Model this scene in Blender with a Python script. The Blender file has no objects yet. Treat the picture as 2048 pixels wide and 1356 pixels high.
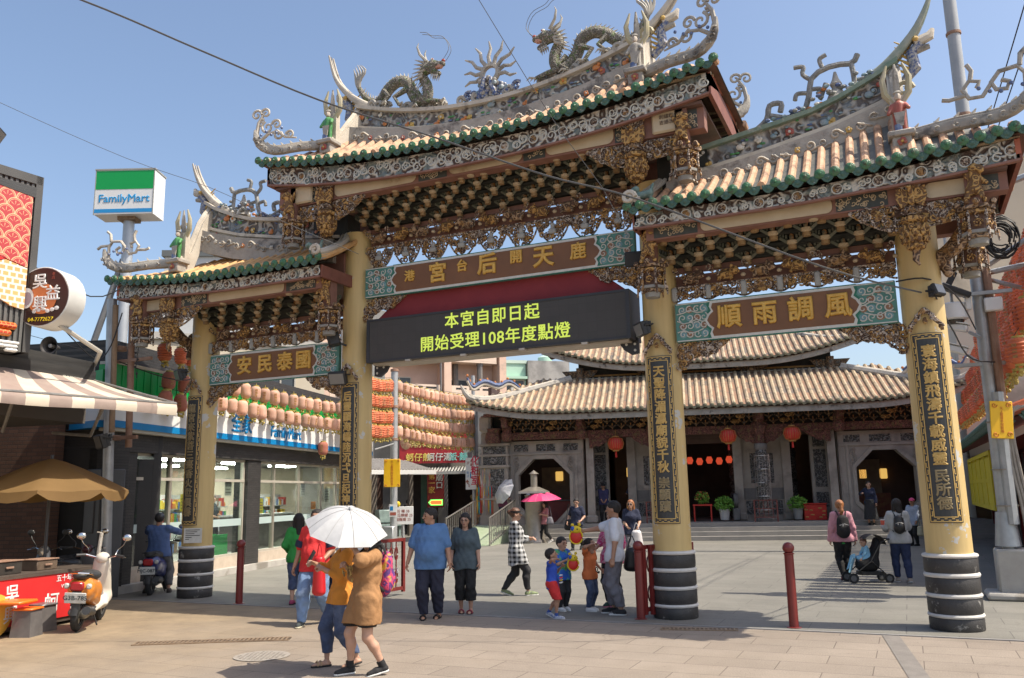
import bpy,math,random
import numpy as np
from mathutils import Vector,Matrix
# -- camera, world, sun, exposure
SC=bpy.context.scene
COL=SC.collection
cam_d=bpy.data.cameras.new('camera')
cam=bpy.data.objects.new('camera',cam_d);COL.objects.link(cam)
cam_d.sensor_width=36.0
cam_d.lens=1696.2/2048*36.0
cam_d.clip_end=3000
_y,_p,_r=math.radians(24.556),math.radians(10.359),math.radians(-1.1135)
_f=Vector((-math.sin(_y)*math.cos(_p),math.cos(_y)*math.cos(_p),math.sin(_p)))
_x=Vector((math.cos(_y),math.sin(_y),0));_u=_x.cross(_f)
_x2=_x*math.cos(_r)+_u*math.sin(_r);_u2=-_x*math.sin(_r)+_u*math.cos(_r)
cam.matrix_world=Matrix(((_x2.x,_u2.x,-_f.x,6.202),(_x2.y,_u2.y,-_f.y,-12.95),(_x2.z,_u2.z,-_f.z,1.85),(0,0,0,1)))
SC.camera=cam
SUN_EL,SUN_AZ=math.radians(56.5),math.radians(6.0)  # azimuth measured from +x towards +y
SUN_DIR=Vector((math.cos(SUN_EL)*math.cos(SUN_AZ),math.cos(SUN_EL)*math.sin(SUN_AZ),math.sin(SUN_EL)))
W=bpy.data.worlds.new('World');SC.world=W;W.use_nodes=True
_nt=W.node_tree
_bg=_nt.nodes['Background']
_sky=_nt.nodes.new('ShaderNodeTexSky');_sky.sky_type='NISHITA';_sky.sun_disc=False
_sky.sun_elevation=SUN_EL;_sky.sun_rotation=math.pi/2-SUN_AZ
_sky.air_density=1.0;_sky.dust_density=2.8;_sky.ozone_density=1.0
_nt.links.new(_sky.outputs[0],_bg.inputs[0]);_bg.inputs[1].default_value=0.15
sun_d=bpy.data.lights.new('sun','SUN');sun_d.energy=4.4;sun_d.angle=math.radians(0.5);sun_d.color=(1.0,0.91,0.77)
sun=bpy.data.objects.new('sun',sun_d);COL.objects.link(sun)
sun.rotation_euler=SUN_DIR.to_track_quat('Z','Y').to_euler()
SC.view_settings.view_transform='Standard';SC.view_settings.look='None'
SC.view_settings.exposure=0.54;SC.view_settings.gamma=1.0
SC.cycles.max_bounces=6;SC.cycles.diffuse_bounces=3;SC.cycles.glossy_bounces=3;SC.cycles.transmission_bounces=4
# -- helpers
random.seed(7)
def V(*a):return Vector(a)
def lerp(a,b,t):return a+(b-a)*t
def tag(o,label,cat,group=None,kind=None):
	if label:o['label']=label
	if cat:o['category']=cat
	if group:o['group']=group
	if kind:o['kind']=kind
	return o
def empty(name,loc=(0,0,0),rz=0.0,label=None,cat=None,group=None):
	o=bpy.data.objects.new(name,None);COL.objects.link(o)
	o.location=loc;o.rotation_euler=(0,0,rz);o.empty_display_size=0.2
	return tag(o,label,cat,group)
def copy_tree(o,parent=None):
	c=o.copy();COL.objects.link(c)
	if parent is not None:c.parent=parent
	for ch in list(o.children):copy_tree(ch,c)
	return c
class MB:
	"""collects shapes; build() links them as one mesh object"""
	def __init__(s):s.v=[];s.f=[];s.m=[];s.T=Matrix.Identity(4);s.mi=0
	def at(s,T):s.T=T;return s
	def mat(s,i):s.mi=i;return s
	def add(s,vs,fs):
		b=len(s.v);T=s.T
		s.v.extend([tuple(T@Vector(p)) for p in vs])
		for f in fs:s.f.append(tuple(i+b for i in f));s.m.append(s.mi)
		return s
	def box(s,x0,y0,z0,x1,y1,z1):
		return s.add([(x0,y0,z0),(x1,y0,z0),(x1,y1,z0),(x0,y1,z0),(x0,y0,z1),(x1,y0,z1),(x1,y1,z1),(x0,y1,z1)],
					 [(0,3,2,1),(4,5,6,7),(0,1,5,4),(1,2,6,5),(2,3,7,6),(3,0,4,7)])
	def cbox(s,c,d):return s.box(c[0]-d[0]/2,c[1]-d[1]/2,c[2]-d[2]/2,c[0]+d[0]/2,c[1]+d[1]/2,c[2]+d[2]/2)
	def bbox(s,c,d,b=0.02):
		"""box with chamfered edges"""
		hx,hy,hz=d[0]/2,d[1]/2,d[2]/2;b=min(b,hx*.9,hy*.9,hz*.9)
		vs=[];idx={}
		for sx in (-1,1):
			for sy in (-1,1):
				for sz in (-1,1):
					for k,(ax,ay,az) in enumerate(((0,b,b),(b,0,b),(b,b,0))):
						idx[(sx,sy,sz,k)]=len(vs)
						vs.append((c[0]+sx*(hx-ax),c[1]+sy*(hy-ay),c[2]+sz*(hz-az)))
		fs=[]
		for sg in (-1,1):
			fs.append([idx[(sg,-1,-1,0)],idx[(sg,1,-1,0)],idx[(sg,1,1,0)],idx[(sg,-1,1,0)]])
			fs.append([idx[(-1,sg,-1,1)],idx[(1,sg,-1,1)],idx[(1,sg,1,1)],idx[(-1,sg,1,1)]])
			fs.append([idx[(-1,-1,sg,2)],idx[(1,-1,sg,2)],idx[(1,1,sg,2)],idx[(-1,1,sg,2)]])
		for a in (-1,1):
			for bb in (-1,1):
				fs.append([idx[(a,bb,-1,0)],idx[(a,bb,1,0)],idx[(a,bb,1,1)],idx[(a,bb,-1,1)]])
				fs.append([idx[(a,-1,bb,0)],idx[(a,1,bb,0)],idx[(a,1,bb,2)],idx[(a,-1,bb,2)]])
				fs.append([idx[(-1,a,bb,1)],idx[(1,a,bb,1)],idx[(1,a,bb,2)],idx[(-1,a,bb,2)]])
				for cc in (-1,1):fs.append([idx[(a,bb,cc,0)],idx[(a,bb,cc,1)],idx[(a,bb,cc,2)]])
		return s.add(vs,fs)
	def tube(s,pts,r,n=8,cap=True,flat=1.0,up=None):
		pts=[Vector(p) for p in pts];k=len(pts)
		rs=r if hasattr(r,'__len__') else [r]*k
		vs=[];fs=[];prev=None
		for i,p in enumerate(pts):
			t=(pts[min(i+1,k-1)]-pts[max(i-1,0)])
			t=t.normalized() if t.length>1e-9 else Vector((0,0,1))
			if prev is None:
				a=Vector(up) if up else (Vector((0,0,1)) if abs(t.z)<.9 else Vector((1,0,0)))
				prev=(a-t*a.dot(t)).normalized()
			else:
				q=prev-t*prev.dot(t)
				if q.length>1e-6:prev=q.normalized()
			b=t.cross(prev)
			for j in range(n):
				an=2*math.pi*j/n
				vs.append(p+(prev*math.cos(an)+b*math.sin(an)*flat)*rs[i])
		for i in range(k-1):
			for j in range(n):
				fs.append((i*n+j,i*n+(j+1)%n,(i+1)*n+(j+1)%n,(i+1)*n+j))
		if cap:fs.append(tuple(range(n-1,-1,-1)));fs.append(tuple((k-1)*n+j for j in range(n)))
		return s.add(vs,fs)
	def lathe(s,prof,c=(0,0,0),n=20,a0=0.0,a1=None,axis='z',cap=True,sq=1.0):
		"""prof: (radius, height) pairs"""
		full=a1 is None;a1=a0+2*math.pi if full else a1
		m=n if full else n+1;vs=[];fs=[]
		for rr,h in prof:
			for j in range(m):
				an=a0+(a1-a0)*j/n
				x,y=rr*math.cos(an),rr*math.sin(an)*sq
				vs.append({'z':(c[0]+x,c[1]+y,c[2]+h),'y':(c[0]+x,c[1]+h,c[2]+y),'x':(c[0]+h,c[1]+x,c[2]+y)}[axis])
		for i in range(len(prof)-1):
			for j in range(n):
				j2=(j+1)%m if full else j+1
				fs.append((i*m+j,i*m+j2,(i+1)*m+j2,(i+1)*m+j))
		if cap and full:
			if prof[0][0]>1e-5:fs.append(tuple(range(m-1,-1,-1)))
			if prof[-1][0]>1e-5:fs.append(tuple((len(prof)-1)*m+j for j in range(m)))
		return s.add(vs,fs)
	def ball(s,c,r,n=10,sc=(1,1,1)):
		vs=[];fs=[];k=max(4,n//2)
		for i in range(k+1):
			ph=math.pi*i/k
			for j in range(n):
				th=2*math.pi*j/n
				vs.append((c[0]+r*sc[0]*math.sin(ph)*math.cos(th),c[1]+r*sc[1]*math.sin(ph)*math.sin(th),c[2]+r*sc[2]*math.cos(ph)))
		for i in range(k):
			for j in range(n):fs.append((i*n+j,(i+1)*n+j,(i+1)*n+(j+1)%n,i*n+(j+1)%n))
		return s.add(vs,fs)
	def prism(s,poly,d0,d1,plane='xz'):
		"""2-D outline extruded: plane 'xz' -> depth along y, 'xy' -> along z, 'yz' -> along x"""
		n=len(poly)
		def P(a,b,d):return {'xz':(a,d,b),'xy':(a,b,d),'yz':(d,a,b)}[plane]
		vs=[P(a,b,d0) for a,b in poly]+[P(a,b,d1) for a,b in poly]
		fs=[tuple(range(n)),tuple(range(2*n-1,n-1,-1))]+[(i,i+n,(i+1)%n+n,(i+1)%n) for i in range(n)]
		return s.add(vs,fs)
	def grid(s,fn,nu,nv):
		vs=[fn(i/nu,j/nv) for i in range(nu+1) for j in range(nv+1)]
		fs=[(i*(nv+1)+j,(i+1)*(nv+1)+j,(i+1)*(nv+1)+j+1,i*(nv+1)+j+1) for i in range(nu) for j in range(nv)]
		return s.add(vs,fs)
	def scroll(s,o,ex,ey,r,turns=1.4,start=0.0,hand=1,th=0.012,n=5,tail=None):
		"""a carved spiral curl"""
		o=Vector(o);ex=Vector(ex);ey=Vector(ey);k=int(9*turns)+4;pts=[]
		for i in range(k+1):
			t=i/k;an=start+hand*2*math.pi*turns*t;q=r*(1-.82*t)
			pts.append(o+ex*(q*math.cos(an))+ey*(q*math.sin(an)))
		if tail:pts.insert(0,o+ex*tail[0]+ey*tail[1])
		return s.tube(pts,[th*(1.15-.45*i/len(pts)) for i in range(len(pts))],n)
	def build(s,name,mats,parent=None,smooth=40,fix=True):
		me=bpy.data.meshes.new(name);me.from_pydata(s.v,[],s.f)
		mats=mats if isinstance(mats,(list,tuple)) else [mats]
		for m in mats:me.materials.append(m)
		if len(mats)>1:me.polygons.foreach_set('material_index',s.m)
		if fix:
			import bmesh
			bm=bmesh.new();bm.from_mesh(me);bmesh.ops.recalc_face_normals(bm,faces=bm.faces);bm.to_mesh(me);bm.free()
		if smooth:
			me.polygons.foreach_set('use_smooth',[True]*len(me.polygons));me.set_sharp_from_angle(angle=math.radians(smooth))
		me.update()
		o=bpy.data.objects.new(name,me);COL.objects.link(o)
		if parent is not None:o.parent=parent
		return o
# -- materials
MATS={}
def _base(name):
	m=bpy.data.materials.new(name);m.use_nodes=True
	nt=m.node_tree;return m,nt,nt.nodes['Principled BSDF']
def N(nt,t,**k):
	n=nt.nodes.new('ShaderNode'+t)
	for a,b in k.items():
		if a.startswith('i_'):
			key=a[2:];n.inputs[int(key) if key.isdigit() else key].default_value=b
		else:setattr(n,a,b)
	return n
def rgba(c):return (c[0],c[1],c[2],1)
def M(name,c,c2=None,scale=6.0,rough=.65,bump=0.0,bscale=None,metal=0.0,spec=.5,thr=None,c3=None,s3=1.3,t3=(.58,.66),stretch=(1,1,1),detail=5,emit=None,trans=0.0,alpha=None,coat=0.0):
	"""noise-mottled surface: c/c2 mottling, optional patches of c3 (wear, stains)"""
	if name in MATS:return MATS[name]
	m,nt,b=_base(name);L=nt.links.new
	tc=N(nt,'TexCoord');mp=N(nt,'Mapping');mp.inputs['Scale'].default_value=stretch;L(tc.outputs['Object'],mp.inputs[0])
	col=None
	if c2 is not None:
		nz=N(nt,'TexNoise',i_Scale=scale,i_Detail=detail,i_Roughness=.6);L(mp.outputs[0],nz.inputs['Vector'])
		rp=N(nt,'MapRange');rp.inputs[1].default_value,rp.inputs[2].default_value=thr or (.32,.68);L(nz.outputs[0],rp.inputs[0])
		mx=N(nt,'Mix',data_type='RGBA');mx.inputs[6].default_value=rgba(c);mx.inputs[7].default_value=rgba(c2)
		L(rp.outputs[0],mx.inputs[0]);col=mx.outputs[2]
	if c3 is not None:
		nz=N(nt,'TexNoise',i_Scale=s3,i_Detail=6,i_Roughness=.62);L(tc.outputs['Object'],nz.inputs['Vector'])
		rp=N(nt,'MapRange');rp.inputs[1].default_value,rp.inputs[2].default_value=t3;L(nz.outputs[0],rp.inputs[0])
		mx=N(nt,'Mix',data_type='RGBA');mx.inputs[7].default_value=rgba(c3)
		if col is None:mx.inputs[6].default_value=rgba(c)
		else:L(col,mx.inputs[6])
		L(rp.outputs[0],mx.inputs[0]);col=mx.outputs[2]
	if col is None:b.inputs['Base Color'].default_value=rgba(c)
	else:L(col,b.inputs['Base Color'])
	b.inputs['Roughness'].default_value=rough;b.inputs['Metallic'].default_value=metal
	b.inputs['Specular IOR Level'].default_value=spec
	if coat:b.inputs['Coat Weight'].default_value=coat
	if trans:b.inputs['Transmission Weight'].default_value=trans
	if alpha is not None:b.inputs['Alpha'].default_value=alpha
	if emit:b.inputs['Emission Color'].default_value=rgba(emit[0]);b.inputs['Emission Strength'].default_value=emit[1]
	if bump:
		nb=N(nt,'TexNoise',i_Scale=bscale or scale*3,i_Detail=6);L(mp.outputs[0],nb.inputs['Vector'])
		bp=N(nt,'Bump',i_Strength=min(1.0,bump),i_Distance=.02);L(nb.outputs[0],bp.inputs['Height']);L(bp.outputs[0],b.inputs['Normal'])
	MATS[name]=m;return m
def carved(name,hi,lo,acc=None,scale=9.0,rough=.8,bump=.9,mix=.5,dist=.02):
	"""carved, worn relief: swirling light ridges, hollows darkened with painted crevice shade, patches of an accent paint"""
	if name in MATS:return MATS[name]
	m,nt,b=_base(name);L=nt.links.new
	tc=N(nt,'TexCoord')
	nz=N(nt,'TexNoise',i_Scale=scale*.45,i_Detail=3);L(tc.outputs['Object'],nz.inputs['Vector'])
	mv=N(nt,'Mix',data_type='RGBA',blend_type='ADD');mv.inputs[0].default_value=.22
	L(tc.outputs['Object'],mv.inputs[6]);L(nz.outputs['Color'],mv.inputs[7])
	vo=N(nt,'TexVoronoi',feature='SMOOTH_F1',i_Scale=scale);L(mv.outputs[2],vo.inputs['Vector'])
	sn=N(nt,'Math',operation='MULTIPLY');sn.inputs[1].default_value=19.0;L(vo.outputs['Distance'],sn.inputs[0])
	s2=N(nt,'Math',operation='SINE');L(sn.outputs[0],s2.inputs[0])
	fine=N(nt,'TexNoise',i_Scale=scale*4,i_Detail=5);L(tc.outputs['Object'],fine.inputs['Vector'])
	ad=N(nt,'Math',operation='ADD');L(s2.outputs[0],ad.inputs[0]);L(fine.outputs[0],ad.inputs[1])
	mr=N(nt,'MapRange');mr.inputs[1].default_value=.1+mix*.4-.4;mr.inputs[2].default_value=1.1;L(ad.outputs[0],mr.inputs[0])
	mx=N(nt,'Mix',data_type='RGBA');mx.inputs[6].default_value=rgba(lo);mx.inputs[7].default_value=rgba(hi);L(mr.outputs[0],mx.inputs[0])
	col=mx.outputs[2]
	if acc:
		n2=N(nt,'TexNoise',i_Scale=scale*.6,i_Detail=2);L(tc.outputs['Object'],n2.inputs['Vector'])
		r2=N(nt,'MapRange');r2.inputs[1].default_value=.55;r2.inputs[2].default_value=.62;L(n2.outputs[0],r2.inputs[0])
		m2=N(nt,'Mix',data_type='RGBA');m2.inputs[7].default_value=rgba(acc);L(col,m2.inputs[6]);L(r2.outputs[0],m2.inputs[0]);col=m2.outputs[2]
	L(col,b.inputs['Base Color']);b.inputs['Roughness'].default_value=rough
	bp=N(nt,'Bump',i_Strength=bump,i_Distance=dist);L(ad.outputs[0],bp.inputs['Height']);L(bp.outputs[0],b.inputs['Normal'])
	MATS[name]=m;return m
def blocks(name,c1,c2,mortar,bw,bh,ms=.012,rot=0.0,rough=.8,bump=.3,plane='xy',noise=.35,stain=None,off=.5,spots=0):
	"""bricks, pavers, stone blocks in metres"""
	if name in MATS:return MATS[name]
	m,nt,b=_base(name);L=nt.links.new
	tc=N(nt,'TexCoord');mp=N(nt,'Mapping')
	if plane=='xz':mp.inputs['Rotation'].default_value=(math.radians(90),0,0)
	elif plane=='yz':mp.inputs['Rotation'].default_value=(math.radians(90),0,math.radians(90))
	else:mp.inputs['Rotation'].default_value=(0,0,rot)
	L(tc.outputs['Object'],mp.inputs[0])
	br=N(nt,'TexBrick',offset=off,i_Scale=1.0);br.inputs['Mortar Size'].default_value=ms;br.inputs['Mortar Smooth'].default_value=.3
	br.inputs['Brick Width'].default_value=bw;br.inputs['Row Height'].default_value=bh
	br.inputs['Color1'].default_value=rgba(c1);br.inputs['Color2'].default_value=rgba(c2);br.inputs['Mortar'].default_value=rgba(mortar)
	L(mp.outputs[0],br.inputs['Vector'])
	nz=N(nt,'TexNoise',i_Scale=.7,i_Detail=9,i_Roughness=.68);L(tc.outputs['Object'],nz.inputs['Vector'])
	n2=N(nt,'TexNoise',i_Scale=60.0,i_Detail=3);L(tc.outputs['Object'],n2.inputs['Vector'])
	ad=N(nt,'Math',operation='ADD');L(nz.outputs[0],ad.inputs[0]);L(n2.outputs[0],ad.inputs[1])
	mr=N(nt,'MapRange');mr.inputs[1].default_value=.7;mr.inputs[2].default_value=1.3;mr.inputs[3].default_value=1-noise;mr.inputs[4].default_value=1+noise
	L(ad.outputs[0],mr.inputs[0])
	mx=N(nt,'Mix',data_type='RGBA',blend_type='MULTIPLY');mx.inputs[0].default_value=1.0;L(br.outputs[0],mx.inputs[6]);L(mr.outputs[0],mx.inputs[7])
	col=mx.outputs[2]
	if stain:
		n3=N(nt,'TexNoise',i_Scale=.33,i_Detail=8,i_Roughness=.7);L(tc.outputs['Object'],n3.inputs['Vector'])
		r3=N(nt,'MapRange');r3.inputs[1].default_value=.5;r3.inputs[2].default_value=.72;L(n3.outputs[0],r3.inputs[0])
		m3=N(nt,'Mix',data_type='RGBA');m3.inputs[7].default_value=rgba(stain);L(col,m3.inputs[6])
		k3=N(nt,'Math',operation='MULTIPLY');k3.inputs[1].default_value=.65;L(r3.outputs[0],k3.inputs[0]);L(k3.outputs[0],m3.inputs[0]);col=m3.outputs[2]
	if spots:  # trodden gum, drips and worn dark patches
		for sc_,th,amt in ((3.1,.055,.55),(1.3,.05,.4)):
			vo=N(nt,'TexVoronoi',i_Scale=sc_);L(tc.outputs['Object'],vo.inputs['Vector']);r4=N(nt,'MapRange');r4.inputs[1].default_value=th*.5;r4.inputs[2].default_value=th;r4.inputs[3].default_value=amt;r4.inputs[4].default_value=0;L(vo.outputs['Distance'],r4.inputs[0])
			m4=N(nt,'Mix',data_type='RGBA');m4.inputs[7].default_value=(c1[0]*.45,c1[1]*.43,c1[2]*.42,1);L(col,m4.inputs[6]);L(r4.outputs[0],m4.inputs[0]);col=m4.outputs[2]
		n5=N(nt,'TexNoise',i_Scale=1.7,i_Detail=10,i_Roughness=.75,i_Distortion=1.2);L(tc.outputs['Object'],n5.inputs['Vector']);r5=N(nt,'MapRange');r5.inputs[1].default_value=.58;r5.inputs[2].default_value=.78;r5.inputs[4].default_value=spots;L(n5.outputs[0],r5.inputs[0])
		m5=N(nt,'Mix',data_type='RGBA');m5.inputs[7].default_value=(c1[0]*.55,c1[1]*.52,c1[2]*.5,1);L(col,m5.inputs[6]);L(r5.outputs[0],m5.inputs[0]);col=m5.outputs[2]
	L(col,b.inputs['Base Color']);b.inputs['Roughness'].default_value=rough;b.inputs['Specular IOR Level'].default_value=.3
	h=N(nt,'Math',operation='MULTIPLY_ADD');h.inputs[1].default_value=-1.5;L(br.outputs['Fac'],h.inputs[0]);L(n2.outputs[0],h.inputs[2])
	bp=N(nt,'Bump',i_Strength=bump,i_Distance=.01);L(h.outputs[0],bp.inputs['Height']);L(bp.outputs[0],b.inputs['Normal'])
	MATS[name]=m;return m
def text(body,size,mat,parent=None,T=None,depth=.01,name='lettering',bold=0.0,line=1.0,align='CENTER',sx=1.0,bev=0.0,char=1.0):
	cu=bpy.data.curves.new('lettering','FONT');cu.body=body;cu.size=size;cu.extrude=depth;cu.offset=bold
	cu.align_x=align;cu.align_y='CENTER';cu.space_line=line;cu.resolution_u=3;cu.bevel_depth=bev;cu.bevel_resolution=0;cu.space_character=char
	to=bpy.data.objects.new('tmp',cu);COL.objects.link(to)
	me=bpy.data.meshes.new_from_object(to.evaluated_get(bpy.context.evaluated_depsgraph_get()))
	bpy.data.objects.remove(to);bpy.data.curves.remove(cu)
	me.name=name;me.materials.clear();me.materials.append(mat)
	T=(T or Matrix.Identity(4))@Matrix.Diagonal((sx,1,1,1));me.transform(T)
	o=bpy.data.objects.new(name,me);COL.objects.link(o)
	if parent is not None:o.parent=parent
	return o
def frame(o,ex,ey):
	"""matrix: local x->ex, y->ey, z->ex x ey at origin o"""
	ex=Vector(ex).normalized();ey=Vector(ey).normalized();ez=ex.cross(ey)
	return Matrix(((ex.x,ey.x,ez.x,o[0]),(ex.y,ey.y,ez.y,o[1]),(ex.z,ey.z,ez.z,o[2]),(0,0,0,1)))
def front(x,y,z):return frame((x,y,z),(1,0,0),(0,0,1))  # faces -y
def place(x,y,z=0,rz=0):return Matrix.Translation((x,y,z))@Matrix.Rotation(rz,4,'Z')
# -- implicit shapes (rounded, continuous bodies)
def surfnet(fn,lo,hi,h):
	"""surface nets over fn(x,y,z)->distance; returns verts, quads"""
	lo=np.array(lo,float);n=np.maximum(np.ceil((np.array(hi)-lo)/h).astype(int)+1,4)
	ax=[lo[i]+h*np.arange(n[i]) for i in range(3)]
	X,Y,Z=np.meshgrid(*ax,indexing='ij')
	D=fn(X.astype(np.float32),Y.astype(np.float32),Z.astype(np.float32))
	D[0],D[-1]=1,1;D[:,0],D[:,-1]=1,1;D[:,:,0],D[:,:,-1]=1,1
	S=D<0;c=np.zeros(n-1,np.int8)
	for i in (0,1):
		for j in (0,1):
			for k in (0,1):c+=S[i:n[0]-1+i,j:n[1]-1+j,k:n[2]-1+k]
	act=(c>0) & (c<8);ids=-np.ones(n-1,np.int64);I=np.argwhere(act);ids[act]=np.arange(len(I))
	acc=np.zeros((len(I),3));cnt=np.zeros(len(I))
	cor=[(i,j,k) for i in (0,1) for j in (0,1) for k in (0,1)]
	for a in cor:
		for q in range(3):
			if a[q]==0:
				b=list(a);b[q]=1
				da=D[I[:,0]+a[0],I[:,1]+a[1],I[:,2]+a[2]];db=D[I[:,0]+b[0],I[:,1]+b[1],I[:,2]+b[2]]
				cr=(da<0)!=(db<0);t=np.where(cr,da/np.where(cr,da-db,1),0)
				p=np.tile(np.array(a,float),(len(I),1));p[:,q]+=t
				acc[cr]+=p[cr];cnt+=cr
	vs=lo+(I+acc/np.maximum(cnt,1)[:,None])*h
	fs=[]
	for q in range(3):
		u,w=(q+1)%3,(q+2)%3
		sl0=[slice(1,n[i]-1) for i in range(3)];sl1=list(sl0);sl0[q]=slice(0,n[q]-1);sl1[q]=slice(1,n[q])
		s0,s1=S[tuple(sl0)],S[tuple(sl1)]
		E=np.argwhere(s0!=s1)
		if not len(E):continue
		g=E.copy();g[:,u]+=1;g[:,w]+=1
		def cell(du,dw):
			e=g.copy();e[:,u]+=du;e[:,w]+=dw;return ids[e[:,0],e[:,1],e[:,2]]
		quad=np.stack([cell(-1,-1),cell(0,-1),cell(0,0),cell(-1,0)],1)
		inside=s0[E[:,0],E[:,1],E[:,2]]
		quad[~inside]=quad[~inside][:,::-1];fs.append(quad)
	return vs,np.concatenate(fs) if fs else np.zeros((0,4),int)
def smin(a,b,k):
	h=np.clip(.5+.5*(b-a)/k,0,1);return b+(a-b)*h-k*h*(1-h)
def cone(a,b,ra,rb,sc=(1,1,1)):
	"""rounded cone a->b; sc squeezes space"""
	a=np.array(a,float);b=np.array(b,float)
	def f(x,y,z):
		d=[(b[i]-a[i])*sc[i] for i in range(3)];L2=sum(q*q for q in d)+1e-12
		px,py,pz=(x-a[0])*sc[0],(y-a[1])*sc[1],(z-a[2])*sc[2]
		t=np.clip((px*d[0]+py*d[1]+pz*d[2])/L2,0,1)
		return (np.sqrt((px-d[0]*t)**2+(py-d[1]*t)**2+(pz-d[2]*t)**2)-(ra+(rb-ra)*t))/max(sc)
	return f
def elip(c,r):
	m=min(r)
	def f(x,y,z):return (np.sqrt(((x-c[0])/r[0])**2+((y-c[1])/r[1])**2+((z-c[2])/r[2])**2)-1)*m
	return f
def blend(fs,k):
	def f(x,y,z):
		d=fs[0](x,y,z)
		for g in fs[1:]:d=smin(d,g(x,y,z),k)
		return d
	return f
def add_sdf(mb,fn,lo,hi,h):
	vs,fs=surfnet(fn,lo,hi,h)
	return mb.add([tuple(p) for p in vs],[tuple(int(i) for i in q) for q in fs])
# -- ground
def sheet(name,poly,z,mat,label=None):
	mb=MB();mb.add([(x,y,z) for x,y in poly],[tuple(range(len(poly)))])
	o=mb.build(name,mat,smooth=0,fix=False);o['kind']='structure';return o
m_street=blocks('street_pavers',(.235,.197,.16),(.27,.227,.184),(.115,.092,.075),.95,.48,.006,0.0,.85,.3,noise=.24,stain=(.22,.18,.14),spots=.7)
m_plaza=blocks('plaza_pavers',(.175,.168,.146),(.2,.19,.165),(.11,.105,.093),1.2,.6,.007,.0,.75,.2,noise=.22,stain=(.145,.14,.122),spots=.6)
m_dirt=M('oily_road',(.25,.185,.11),(.31,.235,.145),1.1,.85,.25,60,c3=(.15,.12,.085),s3=.9,t3=(.5,.75),detail=9)
sheet('street_ground',[(-900,-900),(900,-900),(900,900),(-900,900)],0.0,m_street)
sheet('plaza_ground',[(-40,-.72),(30,-.72),(30,60),(-40,60)],.004,m_plaza)
def oil_street():  # the slabs darken to oily brown towards the food stalls
	nt=m_street.node_tree;b=nt.nodes['Principled BSDF'];L=nt.links.new;src=b.inputs['Base Color'].links[0].from_socket;nd=m_dirt.node_tree.nodes['Principled BSDF']
	tc=N(nt,'TexCoord');sp=N(nt,'SeparateXYZ');L(tc.outputs['Object'],sp.inputs[0]);nz=N(nt,'TexNoise',i_Scale=.8,i_Detail=8,i_Roughness=.65);L(tc.outputs['Object'],nz.inputs['Vector'])
	a=N(nt,'Math',operation='MULTIPLY_ADD');a.inputs[1].default_value=3.0;L(nz.outputs[0],a.inputs[0]);L(sp.outputs[0],a.inputs[2]);mr=N(nt,'MapRange');mr.inputs[1].default_value=1.4;mr.inputs[2].default_value=-3.2;mr.inputs[3].default_value=0;mr.inputs[4].default_value=.85;L(a.outputs[0],mr.inputs[0])
	n2=N(nt,'TexNoise',i_Scale=1.5,i_Detail=9,i_Roughness=.7);L(tc.outputs['Object'],n2.inputs['Vector']);m2=N(nt,'Mix',data_type='RGBA');m2.inputs[6].default_value=(.31,.235,.145,1);m2.inputs[7].default_value=(.16,.12,.075,1);r2=N(nt,'MapRange');r2.inputs[1].default_value=.38;r2.inputs[2].default_value=.72;L(n2.outputs[0],r2.inputs[0]);L(r2.outputs[0],m2.inputs[0])
	mx=N(nt,'Mix',data_type='RGBA');L(mr.outputs[0],mx.inputs[0]);L(src,mx.inputs[6]);L(m2.outputs[2],mx.inputs[7]);L(mx.outputs[2],b.inputs['Base Color'])
oil_street()
m_conc=M('concrete',(.34,.32,.29),(.42,.4,.36),3,.85,.2,40,c3=(.22,.2,.17),s3=.8)
mb=MB();mb.box(-40,-.78,-.02,30,-.72,.012)
o=mb.build('edge_strip',M('edge_stone',(.2,.19,.18),(.26,.25,.235),4,.8),smooth=0);o['kind']='structure'
m_iron=M('rusty_iron',(.2,.13,.08),(.32,.24,.16),12,.7,.2,60,metal=.3)
m_hole=M('void_black',(.012,.011,.01))  # flat black painted in place of the unlit depth of openings
def grate(pa,pb,w,label):
	mb=MB();a=Vector((pa[0],pa[1],0));b=Vector((pb[0],pb[1],0));d=(b-a);L=d.length;d.normalize();nn=Vector((-d.y,d.x,0))
	T=Matrix(((d.x,nn.x,0,a.x),(d.y,nn.y,0,a.y),(0,0,1,0),(0,0,0,1)))
	mb.at(T).mat(1).box(0,-w/2,.001,L,w/2,.006).mat(0)
	for s in (-1,1):mb.box(0,s*w/2-.015,.0,L,s*w/2+.015,.014)
	k=int(L/.055)
	for i in range(k):mb.box(i*L/k,-w/2+.015,.002,i*L/k+.024,w/2-.015,.013)
	for i in range(int(w/.09)):mb.box(0,-w/2+.06+i*.09,.003,L,-w/2+.075+i*.09,.012)
	return tag(mb.build('drain_grate',[m_iron,m_hole],smooth=0),label,'drain grate')
grate((-3.25,-4.42),(-1.5,-3.42),.22,'long rusty iron drain grate in the sunlit brown paving')
grate((2.95,-1.15),(3.95,-.92),.16,'narrow dark drain grate by the banded column foot')
mb=MB();mb.T=place(-1.0,-4.55,0,.45);mb.lathe([(.0,.003),(.3,.003),(.33,.005),(.33,.009),(.0,.009)],(0,0,0),28,cap=False)
for i in range(-5,6):
	for j in range(-5,6):
		if i*i+j*j<27:mb.cbox((i*.052,j*.052,.011),(.03,.03,.006))
tag(mb.build('manhole_cover',M('cover_stone',(.33,.3,.26),(.24,.21,.18),20,.8)),'round ribbed manhole cover set in the sunlit paving','manhole')
mb=MB();mb.add([(5.72,-.80,.006),(5.92,-.80,.006),(6.9,-9,.006),(6.7,-9,.006)],[(0,1,2,3)])
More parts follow.
